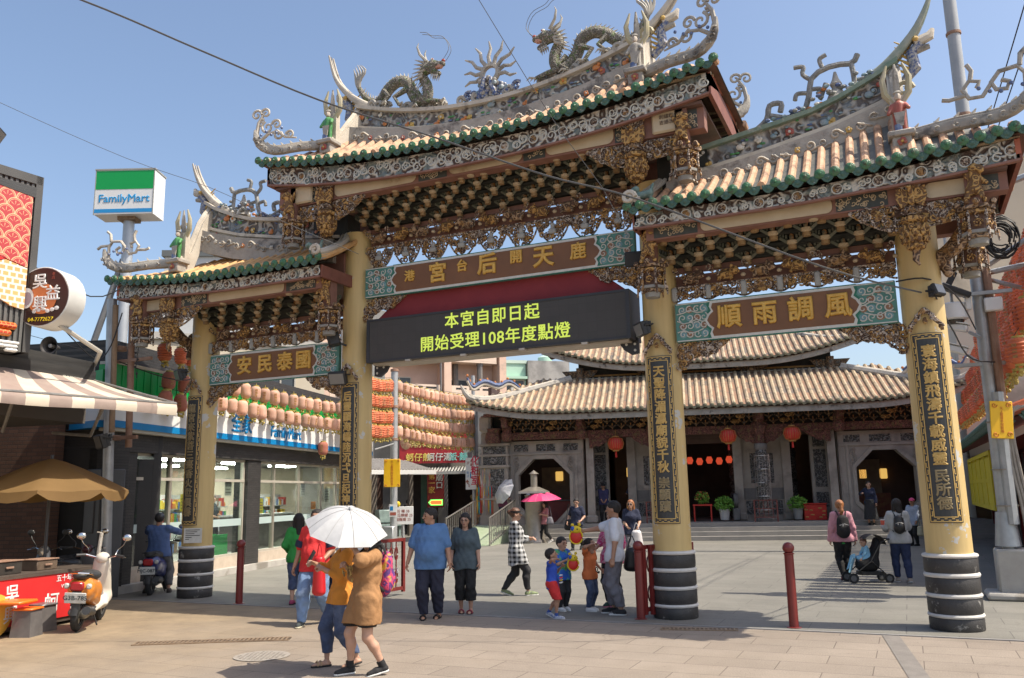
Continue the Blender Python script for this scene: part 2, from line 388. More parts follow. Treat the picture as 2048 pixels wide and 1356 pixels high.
o=mb.build('gutter_strip',M('gutter_stone',(.15,.135,.12),(.2,.18,.16),5,.85,.3,60),smooth=0,fix=False);o['kind']='structure'
# -- the memorial gate
GATE=empty('temple_gate',(0,0,0),0,'ornate four column temple gate with three tiled dragon roofs over the plaza entrance','temple gate')
m_yel=M('yellow_column',(.62,.455,.195),(.5,.36,.15),6,.55,.08,30,c3=(.5,.49,.45),s3=2.4,t3=(.62,.632),stretch=(1,1,.1))
m_drum=M('black_drum',(.028,.026,.025),(.048,.045,.042),5,.55,.3,50,c3=(.25,.24,.22),s3=7,t3=(.62,.7))
m_ring=M('white_ring',(.62,.6,.56),(.5,.48,.44),6,.7,.15,40)
m_red=M('ox_red',(.23,.085,.055),(.17,.06,.04),5,.65,.1)
m_redb=M('brown_red',(.2,.095,.07),(.28,.14,.1),4,.7,.15)
m_cream=M('cream_panel',(.56,.46,.31),(.47,.37,.235),2.2,.65,.08,c3=(.3,.19,.11),s3=2.2,t3=(.62,.72))
m_relief=carved('fascia_relief',(.58,.545,.48),(.08,.05,.038),(.2,.23,.215),7.5,.8,1.0,.55)
m_relief2=carved('ridge_relief',(.42,.39,.35),(.13,.11,.1),(.22,.24,.25),6,.8,1.0,.6)
m_stoneg=M('weathered_plaster',(.4,.375,.33),(.3,.275,.24),5,.85,.4,30,c3=(.13,.12,.11),s3=2.6,t3=(.56,.66))
m_stonel=M('pale_plaster',(.55,.5,.42),(.44,.39,.32),4,.85,.3,30,c3=(.2,.17,.14),s3=2.4,t3=(.58,.68))
m_tile=M('peach_tile',(.5,.29,.165),(.58,.37,.24),9,.6,.15,40,c3=(.24,.14,.085),s3=4.3,t3=(.5,.64))
m_tileo=M('orange_tile',(.62,.32,.11),(.66,.42,.2),9,.55,.15,40,c3=(.34,.17,.07),s3=3.3,t3=(.58,.68))
m_pan=M('pan_tile',(.075,.09,.085),(.15,.14,.12),7,.6,.3,30)
m_green=M('green_glaze',(.03,.12,.05),(.07,.18,.085),14,.35,.5,50,c3=(.06,.075,.04),s3=14,t3=(.5,.62))
m_greend=M('dark_green_glaze',(.035,.085,.06),(.07,.14,.095),14,.4,.5,50,c3=(.22,.24,.2),s3=18,t3=(.6,.68))
m_gold=M('old_gold',(.48,.26,.065),(.38,.2,.05),9,.5,.2,40,c3=(.22,.1,.035),s3=8,t3=(.55,.65))
m_goldl=M('gold_leaf',(.68,.42,.085),(.55,.31,.055),14,.4,.1,60)
m_carvb=carved('carved_brown',(.4,.27,.165),(.09,.05,.03),(.33,.19,.08),11,.75,.7,.8)  # hollow tones lowered so crevice shade is painted into the carving
m_carvp=carved('carved_pale',(.56,.46,.37),(.09,.05,.033),(.42,.24,.1),16,.75,.8,.75)
m_carvg=carved('carved_gold',(.48,.28,.09),(.15,.075,.028),None,12,.65,.6,.9)
m_teal=M('teal_paint',(.075,.2,.165),(.1,.26,.22),5,.6,.05)
m_tealb=M('blue_teal',(.14,.28,.31),(.19,.34,.36),6,.6)
m_white=M('line_white',(.62,.62,.57),(.52,.52,.48),12,.65)
m_brown=M('board_brown',(.2,.088,.032),(.155,.066,.025),2.5,.5,.05)
m_dkgreen=M('bracket_dark',(.012,.014,.012),(.03,.03,.024),6,.7)  # dark green backing taken near black, painted shade for the bracket gaps
m_bgreen=M('bracket_green',(.075,.09,.068),(.14,.135,.095),8,.65,c3=(.2,.11,.05),s3=3)
m_bcream=M('bracket_cream',(.50,.41,.28),(.42,.32,.2),9,.6)
m_borange=M('bracket_orange',(.42,.2,.055),(.26,.11,.035),18,.55)
FLC=[M('petal_red',(.34,.05,.035),(.3,.12,.08),9,.5),M('petal_yellow',(.55,.37,.09),(.45,.28,.09),9,.5),M('petal_white',(.62,.58,.5),(.5,.47,.4),9,.5),
	   M('petal_orange',(.55,.22,.06),(.5,.16,.05),9,.4),M('porcelain_blue',(.04,.07,.2),(.16,.2,.3),12,.4),M('leaf_green',(.05,.2,.06),(.1,.3,.1),9,.4),M('sea_blue',(.16,.27,.32),(.28,.3,.3),9,.5)]
def flower(mb,o,r,ci,cj=1,n=5,face=-1):
	for k in range(n):
		a=2*math.pi*k/n+random.random()
		mb.mat(ci).ball((o[0]+r*.6*math.cos(a),o[1]+face*r*.15,o[2]+r*.6*math.sin(a)),r*.5,6,(1,.5,1))
	mb.mat(cj).ball((o[0],o[1]+face*r*.35,o[2]),r*.36,6)
# columns -----------------------------------------------------
COLX=(-6.61,-2.88,2.88,6.61)
COUPLETS=['龍宮來紫菩三臺香火世俱馨','后靈顯海嶠陸沉弌旦起神州','天聖降湄瀛廟貌千秋崇顯蹟','寰海鎮飛濤千載威靈民所德']
m_plate=M('black_plate',(.028,.03,.03),(.045,.046,.044),6,.45)
m_gline=M('plate_gold',(.64,.43,.14),(.5,.32,.095),10,.5)
m_gfade=M('faded_gold',(.33,.25,.12),(.22,.17,.09),10,.5)
for ci,cx in enumerate(COLX):
	top=6.75 if abs(cx)<3 else 5.6
	mb=MB();prof=[(.285,.965+(top-.965)*i/24) for i in range(25)]
	mb.lathe([(r-.012*i/24,z) for i,(r,z) in enumerate(prof)],(cx,0,0),32)
	c=mb.build('column',m_yel,GATE)
	mb=MB();pr=[(.0,0)]
	for z0,z1 in ((0,.165),(.215,.415),(.47,.67),(.73,.92)):
		pr+=[(.318,z0),(.33,z0+.02),(.33,z1-.02),(.318,z1)]
	mb.lathe(pr,(cx,0,0),36,cap=False)
	mb.mat(1)
	for z0,z1 in ((.165,.215),(.415,.47),(.67,.73),(.92,.97)):
		mb.lathe([(.31,z0-.004),(.335,z0+.006),(.343,(z0+z1)/2),(.333,z1-.006),(.3,z1+.004)],(cx,0,0),36)
	mb.build('base_drum',[m_drum,m_ring],c)
# couplet plate curved round the shaft
	mb=MB();R0=.30;hw=.19 if abs(cx)>3 else .205;z0,z1=1.37,3.9
	def arc(R,a0,a1,z0,z1,mi,n=8,R2=None):
		vs=[];fs=[]
		for i in range(n+1):
			a=lerp(a0,a1,i/n)
			for z in (z0,z1):
				for R_ in (R,R2 or R-.02):vs.append((cx+R_*math.sin(a),-R_*math.cos(a),z))
		for i in range(n):
			b=i*4;fs+=[(b,b+4,b+6,b+2),(b+1,b+3,b+7,b+5),(b,b+1,b+5,b+4),(b+2,b+6,b+7,b+3)]
		fs+=[(0,2,3,1),(n*4,n*4+1,n*4+3,n*4+2)]
		mb.mat(mi).add(vs,fs)
	A=.72
	arc(R0,-A,A,z0,z1,0)
	Rg=R0+.004
	def hl(a0,a1,z):arc(Rg,a0,a1,z-.006,z+.006,1,max(2,int(abs(a1-a0)*8)),R0-.002)
	def vl(a,z0,z1):arc(Rg,a-.02,a+.02,z0,z1,1,1,R0-.002)
	for e in (.055,.235):
		for s in (-1,1):vl(s*(A-e),z0+e*.32,z1-e*.32)
		hl(-A+e,A-e,z0+e*.32);hl(-A+e,A-e,z1-e*.32)
	k=26
	for s in (-1,1):
		for i in range(k):  # fret pattern
			za=lerp(z0+.09,z1-.09,i/k);zb=za+(z1-z0-.18)/k
			vl(s*(A-.115),za,zb-.03) if i%2 else vl(s*(A-.175),za,zb-.03)
			hl(min(s*(A-.115),s*(A-.175)),max(s*(A-.115),s*(A-.175)),za)
	for zz in (z0+.045,z1-.045):
		for i in range(7):
			a0=lerp(-A+.2,A-.2,i/7);a1=lerp(-A+.2,A-.2,(i+.75)/7);hl(a0,a1,zz+(.01 if i%2 else-.01))
	pl=mb.build('couplet_plate',[m_plate,m_gline],GATE,smooth=0)
	body=COUPLETS[ci]
# plates carry the same blessing at their full height; the lowest letters have faded
	def vtext(bd,zt,zb,m):
		st=(zt-zb)/len(bd)
		o=text('\n'.join(bd),.155 if abs(cx)<3 else .16,m,None,frame((cx,-R0-.004,0),(1,0,0),(0,0,1)),.004,'lettering',0,1.0,bev=.0052,sx=1.15)
		me=o.data;co=np.empty(len(me.vertices)*3);me.vertices.foreach_get('co',co);co=co.reshape(-1,3)
		lo,hi=co[:,2].min(),co[:,2].max();co[:,2]=zb+(co[:,2]-lo)/(hi-lo)*(zt-zb)
		dx=co[:,0]-cx;dy=co[:,1]+R0
		an=dx/R0;co[:,0]=cx+(R0-dy)*np.sin(an);co[:,1]=-(R0-dy)*np.cos(an)
		me.vertices.foreach_set('co',co.ravel());me.update();o.parent=pl
	zt,zb=z1-.16,z0+.17
	zm=lerp(zt,zb,9/12)
	if ci in (2,3):vtext(body[:9],zt,zm+.03,m_gline);vtext(body[9:],zm-.03,zb,m_gfade)
	else:vtext(body,zt,zb,m_gfade if ci==0 else m_gline)
# crest over the plate
	mb=MB()
	for s in (-1,1):
		mb.tube([(cx+s*.2,-.29,3.92),(cx+s*.19,-.31,4.0),(cx+s*.13,-.32,4.06),(cx+s*.08,-.32,4.14),(cx+s*.03,-.32,4.2),(cx,-.32,4.22)],[.022,.028,.03,.03,.028,.02],6)
		mb.scroll((cx+s*.19,-.31,3.97),(s,0,0),(0,0,1),.035,1.3,0,1,.013)
		mb.scroll((cx+s*.1,-.33,4.1),(s,0,0),(0,0,1),.045,1.3,1,1,.013)
	mb.ball((cx,-.33,4.2),.05,8,(1,.6,1));mb.mat(1).ball((cx,-.34,4.06),.035,8,(1,.6,1.5))
	mb.build('crest',[m_carvp,m_carvg],pl)
# name boards -------------------------------------------------
def name_board(x0,x1,z0,z1,y,end,letters):
	mb=MB();th=.10
	mb.mat(0).bbox(((x0+x1)/2,y+th/2,(z0+z1)/2),(x1-x0,th,z1-z0),.012)
	zc=(z0+z1)/2;h=z1-z0
	def field(e,mi,d):
		a=x0+end+e;b=x1-end-e;hh=h/2-.035-e*.8;q=.035
		p=[(a,zc-hh),(b,zc-hh)]
		for t,w in ((-.75,.02),(-.5,-.01),(-.3,.05),(0,.09),(.3,.05),(.5,-.01),(.75,.02)):p.append((b+w,zc+t*hh))
		p+=[(b,zc+hh),(a,zc+hh)]
		for t,w in ((.75,.02),(.5,-.01),(.3,.05),(0,.09),(-.3,.05),(-.5,-.01),(-.75,.02)):p.append((a-w,zc+t*hh))
		mb.mat(mi).prism(p,y-d,y+.01)
	field(-.05,4,.004);field(-.015,2,.008);field(.02,3,.012)
	mb.mat(2)
	for s in (z0+.018,z1-.018):mb.box(x0+.02,y-.006,s-.008,x1-.02,y+.01,s+.008)
	rnd=random.Random(int(x0*10))
	for sx,a in ((1,x0),(-1,x1)):
		n=0
		for i in range(4):
			for j in range(4):
				px=a+sx*(.06+(end-.12)*(i+.5)/4);pz=z0+.05+(h-.1)*(j+.5)/4
				mb.mat(5+(i+j)%3).ball((px,y-.0,pz),.062,8,(1,.12,.9))
				mb.mat(2).scroll((px,y-.012,pz),(1,0,0),(0,0,1),.055+.012*rnd.random(),1.1,rnd.random()*6,rnd.choice((-1,1)),.0085,4)
		for j in range(3):mb.mat(2).tube([(a+sx*(.03+.1*k),y-.012,z0+h*(.25+.25*j)+.03*math.sin(k*2+j*2)) for k in range(5)],.009,4)
	b=mb.build('name_board',[m_teal,m_tealb,m_white,m_brown,M('board_green',(.015,.13,.08),(.02,.16,.1),5,.5),m_tealb,M('scroll_brown',(.3,.16,.09),(.24,.13,.08),8,.6),m_teal],GATE)
	for ch,px,pz,sz in letters:
		text(ch,sz,m_goldl,b,front(px,y-.02,pz),.012,'lettering',0,bev=sz*.034)
	return b
name_board(-2.58,2.58,5.44,6.0,-.22,.66,[(c,x,5.715+dz,s) for c,x,s,dz in
		   (('港',-1.61,.21,.02),('宮',-1.03,.37,.0),('台',-.54,.22,.07),('后',-.05,.38,.03),('開',.5,.24,.09),('天',1.0,.38,.02),('鹿',1.62,.29,.03))])
for s,letters in ((-1,'安民泰國'),(1,'順雨調風')):
	cxs=(-5.38,-4.87,-4.39,-3.95) if s<0 else (3.98,4.5,5.01,5.52)
	name_board(min(s*3.16,s*6.29),max(s*3.16,s*6.29),4.09,4.7,-.2,.56,[(c,x,4.4,.37) for c,x in zip(letters,cxs)])
# openwork ----------------------------------------------------
def openwork(mb,x0,x1,zf,zt,y,n,r0=.05,th=.011,seed=1,cols=(0,),dep=.05):
	"""a field of carved curls between zf(x) and zt(x)"""
	rnd=random.Random(seed)
	for i in range(n):
		x=lerp(x0,x1,rnd.random());a,b=zf(x),zt(x)
		if b-a<.05:continue
		z=lerp(a+.03,b-.03,rnd.random());r=min(r0*(.7+.6*rnd.random()),(b-a)*.45)
		mb.mat(rnd.choice(cols)).scroll((x,y-dep*rnd.random(),z),(1,0,0),(0,0,1),r,.9+.7*rnd.random(),rnd.random()*6.3,rnd.choice((-1,1)),th,5)
def brace(x0,x1,z1,drop,y,seed,mats=None):
	"""corner openwork: full height at x0, tapering to x1"""
	mb=MB();w=abs(x1-x0)
	def zb(x):
		t=abs(x-x0)/w
		return z1-drop*(1-t)**.75*(.85+.15*math.cos(t*9))
	openwork(mb,x0,x1,zb,lambda x:z1,y,int(95*w*drop/.25),.07,.014,seed,(0,0,1))
	k=14;pts=[(lerp(x0,x1,i/k),y,zb(lerp(x0,x1,i/k))+.01) for i in range(k+1)]
	mb.mat(0).tube(pts,.018,6);mb.tube([(x0,y,z1-.01),(x1,y,z1-.01)],.016,5)
	mb.tube([(lerp(x0,x1,.1+.7*i/8),y-.03,z1-drop*.35*(1-i/9)-.05*math.sin(i*1.3)) for i in range(9)],[.035,.04,.04,.04,.036,.03,.026,.02,.015],7)
	return mb.build('corner_brace',mats or [m_carvp,m_carvg],GATE)
brace(-2.6,-1.75,5.43,.42,-.12,3);brace(2.6,1.75,5.43,.42,-.12,4)
for s in (-1,1):
	brace(s*3.17,s*3.95,4.08,.42,-.12,5+s);brace(s*6.33,s*5.5,4.08,.42,-.12,9+s)
# lintel rows: openwork arches, lion frieze, bracket sets ------
def lintel(xa,xb,z0,zarch,zl0,zl1,nar,pend,seed):
	"""openwork panel with (pend) hanging lobes or a flat foot, and the frieze of lions over it"""
	mb=MB();y=-.12;rnd=random.Random(seed);w=(xb-xa)/nar
	mb.mat(0).box(xa,y-.04,zarch-.02,xb,y+.04,zarch+.015)
	for i in range(nar):
		c=xa+(i+.5)*w
		if pend:
			f=lambda x,c=c:zarch-.03-(zarch-z0)*max(0,1-(abs(x-c)/(w*.52))**2)**.8
			openwork(mb,c-w*.46,c+w*.46,f,lambda x:zarch,y,48,.05,.015,seed*50+i,(0,0,0,1))
			mb.mat(0).tube([(c+w*(-.5+j/10),y,f(c+w*(-.5+j/10))) for j in range(11)],.016,5)
			mb.mat(2).bbox((c,y-.06,z0+.16),(.13,.07,.09),.015);mb.bbox((c,y-.05,z0+.25),(.07,.05,.1),.01)
		else:
			f=lambda x,c=c:z0+.05+.05*math.cos((x-c)/w*6.28)
			openwork(mb,c-w*.42,c+w*.42,lambda x:z0+.03,lambda x:zarch,y,44,.045,.014,seed*50+i,(0,0,1))
			mb.mat(0).tube([(c+w*(-.5+j/10),y,f(c+w*(-.5+j/10))) for j in range(11)],.016,5)
			mb.mat(2).bbox((c-w*.5,y-.03,(z0+zarch)/2),(.09,.08,zarch-z0),.02)
	mb.build('openwork_panel',[m_carvp,m_carvg,M('block_grey',(.36,.36,.33),(.3,.29,.27),6,.7)],GATE)
	n=max(4,int((xb-xa)/.46));wl=(xb-xa)/n
	mb=MB();mb.mat(0).box(xa,.0,zl0,xb,.06,lerp(zl0,zl1,.72));mb.box(xa,-.02,zl1-.03,xb,.08,zl1+.05)
	for i in range(n):
		c=xa+(i+.5)*wl;s=rnd.choice((-1,1));h=zl1-zl0;mi=i%2+1
		mb.mat(mi).ball((c,-.1,zl0+h*.45),.105,10,(1.3,.8,.85));mb.ball((c-s*.14,-.16,zl0+h*.56),.075,9)
		mb.ball((c-s*.19,-.2,zl0+h*.48),.04,7);mb.ball((c-s*.11,-.2,zl0+h*.78),.03,6)
		for k in range(6):mb.mat(3).scroll((c+s*(.07+.03*k),-.12-.02*k,zl0+h*(.25+.13*k)),(s,0,0),(0,0,1),.05,.9,k,1,.012,4)
		for k in (-1,1):mb.mat(mi).tube([(c+k*.08,-.14,zl0+h*.35),(c+k*.1,-.17,zl0+.02)],[.03,.025],6)
		mb.mat(4).ball((c+wl*.5,-.12,zl0+h*.3),.04,7,(1,1,.8))
	mb.build('lion_frieze',[m_redb,m_carvb,m_carvg,m_carvp,m_bcream],GATE)
lintel(-2.6,2.6,6.03,6.42,6.46,6.76,9,True,1)
lintel(3.16,6.33,4.74,4.96,4.98,5.26,6,False,2);lintel(-6.33,-3.16,4.74,4.96,4.98,5.26,6,False,3)
_bm={}
def bracket_mesh(sc,warm):
	mb=MB();a=sc
	mb.mat(0).lathe([(.028*a,-.06*a),(.06*a,-.045*a),(.066*a,-.01*a),(.05*a,.0),(.03*a,.01*a)],(0,0,0),8)  # cap block
	mb.mat(1).lathe([(.024*a,0),(.03*a,.04*a),(.02*a,.08*a),(.03*a,.12*a),(.022*a,.16*a),(.03*a,.21*a)],(0,-.01,0),7)  # twisted stick
	mb.mat(3).lathe([(.05*a,-.11*a),(.05*a,-.06*a)],(0,.03,0),8)
	for s in (-1,1):
		mb.mat(2).tube([(0,.02,-.05*a),(s*.07*a,.0,.0),(s*.135*a,-.02,.05*a)],[.034*a,.03*a,.028*a],4,up=(0,1,0))
		for k in range(3):mb.mat(2).cbox((s*(.06+.036*k)*a,-.01,(.045+.02*k)*a),(.024*a,.06*a,.05*a))
	mb.mat(2).tube([(0,.12,-.05*a),(0,-.1*a,.03*a)],[.03*a,.022*a],4)
	return mb.build('bracket',[m_bcream,m_borange,m_bgreen,M('bracket_gold',(.34,.22,.1),(.24,.15,.07),9,.6)],None)
bk_proto=bracket_mesh(1.0,True)
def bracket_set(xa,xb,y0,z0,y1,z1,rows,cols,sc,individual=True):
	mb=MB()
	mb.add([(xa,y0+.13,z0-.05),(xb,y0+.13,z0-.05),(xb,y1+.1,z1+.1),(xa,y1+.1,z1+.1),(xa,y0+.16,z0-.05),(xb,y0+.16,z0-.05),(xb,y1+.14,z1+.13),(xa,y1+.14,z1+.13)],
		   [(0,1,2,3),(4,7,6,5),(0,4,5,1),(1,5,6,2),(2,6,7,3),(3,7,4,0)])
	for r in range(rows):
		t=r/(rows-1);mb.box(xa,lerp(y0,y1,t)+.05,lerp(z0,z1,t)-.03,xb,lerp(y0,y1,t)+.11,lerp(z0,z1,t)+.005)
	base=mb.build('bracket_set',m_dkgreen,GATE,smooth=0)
	w=(xb-xa)/cols
	for r in range(rows):
		t=r/(rows-1)
		for c in range(cols+r%2):
			o=bk_proto.copy();COL.objects.link(o);o.parent=base;o.scale=(sc*w/.42,sc,sc)
			o.location=(min(max(xa+(c+(.5 if r%2==0 else 0))*w,xa+.03),xb-.03),lerp(y0,y1,t)+random.uniform(-.01,.01),lerp(z0,z1,t)+random.uniform(-.006,.006))
			o.rotation_euler=(0,0,random.uniform(-.05,.05))
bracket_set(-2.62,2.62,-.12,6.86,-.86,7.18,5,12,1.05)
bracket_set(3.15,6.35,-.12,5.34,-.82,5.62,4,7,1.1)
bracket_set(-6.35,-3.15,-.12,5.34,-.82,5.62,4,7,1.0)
bpy.data.objects.remove(bk_proto)
# roofs -------------------------------------------------------
def eave_c(x):return 7.64+.017*x*x+.0028*abs(x)**3*.35
def rtop_c(x):return 8.83+.062*x*x
def rbot_c(x):return 8.46+.05*x*x
def eave_w(x):x=abs(x);return 5.985+(max(0,x-4.6)**2)*.022
def interp(x,P):
	for (a,b),(c,d) in zip(P,P[1:]):
		if x<=c:return lerp(b,d,max(0,(x-a))/(c-a))
	return P[-1][1]
def rtop_w(x):return interp(abs(x),[(3.0,7.1),(3.66,7.18),(4.9,7.37),(5.4,7.46),(5.82,7.6),(6.36,7.84),(6.6,8.0)])
def rbot_w(x):return interp(abs(x),[(3.0,6.7),(3.64,6.78),(4.6,6.92),(5.62,7.12),(6.31,7.33),(6.6,7.45)])
def roof(xa,xb,xr,eave,ridge,yE,mt,seed,out):
	"""xr: |x| range carrying the ridge; out: (left end hipped, right end hipped)"""
	def prof(x,v):e,r=eave(x),ridge(min(max(x,-xr[1]) if xr[0]<0 else x,xr[1]) if xr[0]>=0 or True else x);return e+(r-e)*(v**1.18)
	def zz(x,y):
		v=1-abs(y)/yE;z=prof(x,v)
		if out[1] and x>xr[1]:z=min(z,eave(x)+(xb-x)*.42+.02)
		if out[0] and x<xr[0]:z=min(z,eave(x)+(x-xa)*.42+.02)
		return z
	mb=MB();nx=36;ny=10
	mb.mat(1).grid(lambda u,v:(lerp(xa,xb,u),lerp(-yE,yE,v),zz(lerp(xa,xb,u),lerp(-yE,yE,v))-.0),nx,2*ny)
	mb.mat(3).grid(lambda u,v:(lerp(xa,xb,u),lerp(-yE,yE,v),zz(lerp(xa,xb,u),lerp(-yE,yE,v))-.075),nx,2*ny)
	n=int((xb-xa)/.192);st=(xb-xa)/n;rnd=random.Random(seed)
	for i in range(n+1):
		x=xa+i*st
		for sy in (-1,1):
			pts=[]
			for j in range(9):
				y=sy*yE*(1-j/8.0);z=zz(x,y);pts.append((x,y*(1.02 if j==0 else 1),z+.005))
				if j and (xr[0]>x or x>xr[1]) and z>=min(eave(x)+(xb-x)*.42,eave(x)+(x-xa)*.42)+.015:break
			if len(pts)<2:pts=[(x,sy*yE*1.02,zz(x,sy*yE)),(x,sy*yE*.9,zz(x,sy*yE*.9))]
			mb.mat(0).tube(pts,.056,8)
			yy=sy*yE*1.03
			ok=rnd.random()>.05
			if sy<0:
				if ok:mb.mat(2).lathe([(.0,-.03),(.04,-.026),(.07,-.008),(.075,.012),(.06,.03)],(x,yy,eave(x)+.012),10,axis='y')
				if ok:mb.ball((x,yy-.028,eave(x)+.012),.022,6)
			if i<n and sy<0:  # drip tile hanging between two rolls
				c=x+st/2;e=eave(c)
				mb.mat(4).prism([(c-.085,e-.005),(c-.08,e-.06),(c-.045,e-.105),(c,e-.125),(c+.045,e-.105),(c+.08,e-.06),(c+.085,e-.005)],yy+.0,yy+.025)
				mb.ball((c,yy-.002,e-.055),.035,6,(1,.3,1))
	return mb.build('tiled_roof',[mt,m_pan,m_green,M('soffit_brown',(.2,.115,.08),(.13,.075,.055),6,.8),m_greend],GATE)
r1=roof(-4.2,4.2,(-2.9,2.9),eave_c,rbot_c,1.33,m_tile,1,(1,1))
r2=roof(2.8,8.0,(2.8,6.6),eave_w,rbot_w,1.3,m_tile,2,(0,1))
r3=roof(-8.0,-2.8,(-6.6,-2.8),eave_w,rbot_w,1.3,m_tileo,3,(1,0))
def fascia(xa,xb,eave,d0,d1,yF,seed):
	mb=MB();k=24
	for i in range(k):
		a,b=lerp(xa,xb,i/k),lerp(xa,xb,(i+1)/k)
		for sy in (-1,1):
			y0,y1=sy*yF,sy*(yF-.07)
			za0,za1,zb0,zb1=eave(a)-d1(a),eave(a)-d0,eave(b)-d1(b),eave(b)-d0
			mb.mat(0).add([(a,y0,za0),(b,y0,zb0),(b,y0,zb1),(a,y0,za1),(a,y1,za0),(b,y1,zb0),(b,y1,zb1),(a,y1,za1)],[(0,1,2,3),(4,7,6,5),(0,4,5,1),(3,2,6,7)])
			mb.mat(1).add([(a,y0-sy*-.012,za0-.03),(b,y0+sy*.012,zb0-.03),(b,y0+sy*.012,zb0),(a,y0+sy*.012,za0),(a,y1,za0-.03),(b,y1,zb0-.03)],[(0,1,2,3),(0,4,5,1),(3,2,5,4)])
	for e in (xa,xb):
		mb.mat(2).box(e-.03,-yF,eave(e)-d1(e)-.03,e+.03,yF,eave(e)-d0)
	rnd=random.Random(seed);n=int((xb-xa)/.17)
	for i in range(n):
		x=xa+(i+.5)*(xb-xa)/n;zc=eave(x)-(d0+d1(x))/2-.01;h=(d1(x)-d0)
		if i%3==1:
			mb.mat(4).lathe([(.0,-.03),(.025,-.03),(.03,-.012),(.055,-.015),(.062,.0)],(x,-yF,zc),12,axis='y');mb.mat(3).lathe([(.062,-.012),(.074,-.016),(.08,0)],(x,-yF,zc),12,axis='y',cap=False)
		else:
			for q in range(2):mb.mat(3).scroll((x+rnd.uniform(-.05,.05),-yF-.008,zc+rnd.uniform(-.25,.25)*h),(1,0,0),(0,0,1),h*.27,1.2,rnd.random()*6.3,rnd.choice((-1,1)),.011,4)
	return mb.build('carved_fascia',[m_relief,m_redb,m_red,m_white,m_carvp],GATE)
fascia(-4.08,4.08,eave_c,.09,lambda x:.40,1.2,5)
fascia(2.86,7.84,eave_w,.09,lambda x:.28+.09*max(0,(x-6))/2,1.18,6)
fascia(-7.84,-2.86,eave_w,.09,lambda x:.28+.09*max(0,(-x-6))/2,1.18,7)
def painted_beam(xa,xb,z0,z1,yb,segs,soff):
	mb=MB();mb.mat(0).box(xa,yb,z0,xb,yb+.22,z1);mb.mat(0).box(xa,-yb-.22,z0,xb,-yb,z1)
	mb.mat(3).box(xa,-1.14,z1+.003,xb,1.14,z1+.05)
	h=z1-z0
	for a,b,kind in segs:
		if kind=='p':
			r=h*.32;q=[]
			for cx_,cz_,a0 in ((b-r,z0+h*.1+r,-90),(b-r,z1-h*.04-r,0),(a+r,z1-h*.04-r,90),(a+r,z0+h*.1+r,180)):
				for k in range(5):an=math.radians(a0+k*22.5);q.append((cx_+r*math.cos(an),cz_+r*math.sin(an)))
			mb.mat(1).prism(q,yb-.014,yb+.01);q2=[(x+(.012 if x>(a+b)/2 else-.012),z+(.01 if z>(z0+z1)/2 else-.01)) for x,z in q];mb.mat(4).prism(q2,yb-.008,yb+.01)
		else:
			mb.mat(2).box(a,yb-.01,z0+.02,b,yb+.005,z1-.01)
			rnd=random.Random(int(a*100))
			for k in range(int((b-a)*h/.006)):mb.mat(5).scroll((lerp(a+.03,b-.03,rnd.random()),yb-.014,lerp(z0+.05,z1-.05,rnd.random())),(1,0,0),(0,0,1),.035,1,rnd.random()*6,1,.007,4)
	for k in range(3):mb.mat(5).lathe([(.0,-.03),(.06,-.02),(.065,.0)],(lerp(xa,xb,(k+.5)/3),yb+.1,z0),10)
	return mb.build('painted_beam',[m_redb,m_cream,M('scroll_ground',(.04,.05,.045),(.07,.07,.06),8,.7),M('soffit',(.16,.09,.07),(.12,.07,.055),5,.8),M('frame_brown',(.2,.1,.06)),m_bcream],GATE)
painted_beam(-3.95,3.95,7.13,7.46,-1.02,[(-3.75,-3.35,'p'),(-3.3,-3.05,'s'),(-2.7,-1.0,'p'),(-.95,-.4,'s'),(-.35,1.0,'p'),(.4+.62,1.4,'s'),(1.42,2.55,'p'),(2.57,2.75,'s'),(3.2,3.68,'p'),(3.7,3.85,'s')],0)
for s in (-1,1):
	sg=[(3.1,3.75,'s'),(3.8,5.6,'p'),(5.65,6.3,'s'),(6.75,7.3,'p'),(7.35,7.6,'s')]
	painted_beam(min(s*2.98,s*7.7),max(s*2.98,s*7.7),5.53,5.77,-1.0,[(min(s*a,s*b),max(s*a,s*b),k) for a,b,k in sg],0)
# purlins and rake boards seen under the gable ends
for s in (-1,1):
	for xe,ev,z0 in ((4.0,eave_c,7.5),(7.75,eave_w,5.82)):
		mb=MB()
		for k in range(13):
			y=-1.15+k*.19;zt=ev(xe)-.09+.32*(1-abs(y)/1.2)
			mb.mat(0).tube([(s*(xe-.9),y,zt),(s*(xe+.12),y,zt)],.028,6)
		mb.mat(1).prism([(-1.2,ev(xe)-.3),(-1.2,ev(xe)-.1),(0,ev(xe)+.22),(1.2,ev(xe)-.1),(1.2,ev(xe)-.3),(0,ev(xe)+.05)],s*(xe+.05),s*(xe+.11),'yz')
		mb.build('gable_purlins',[m_bcream,M('rake_red',(.42,.12,.055),(.34,.09,.045),4,.6)],GATE)
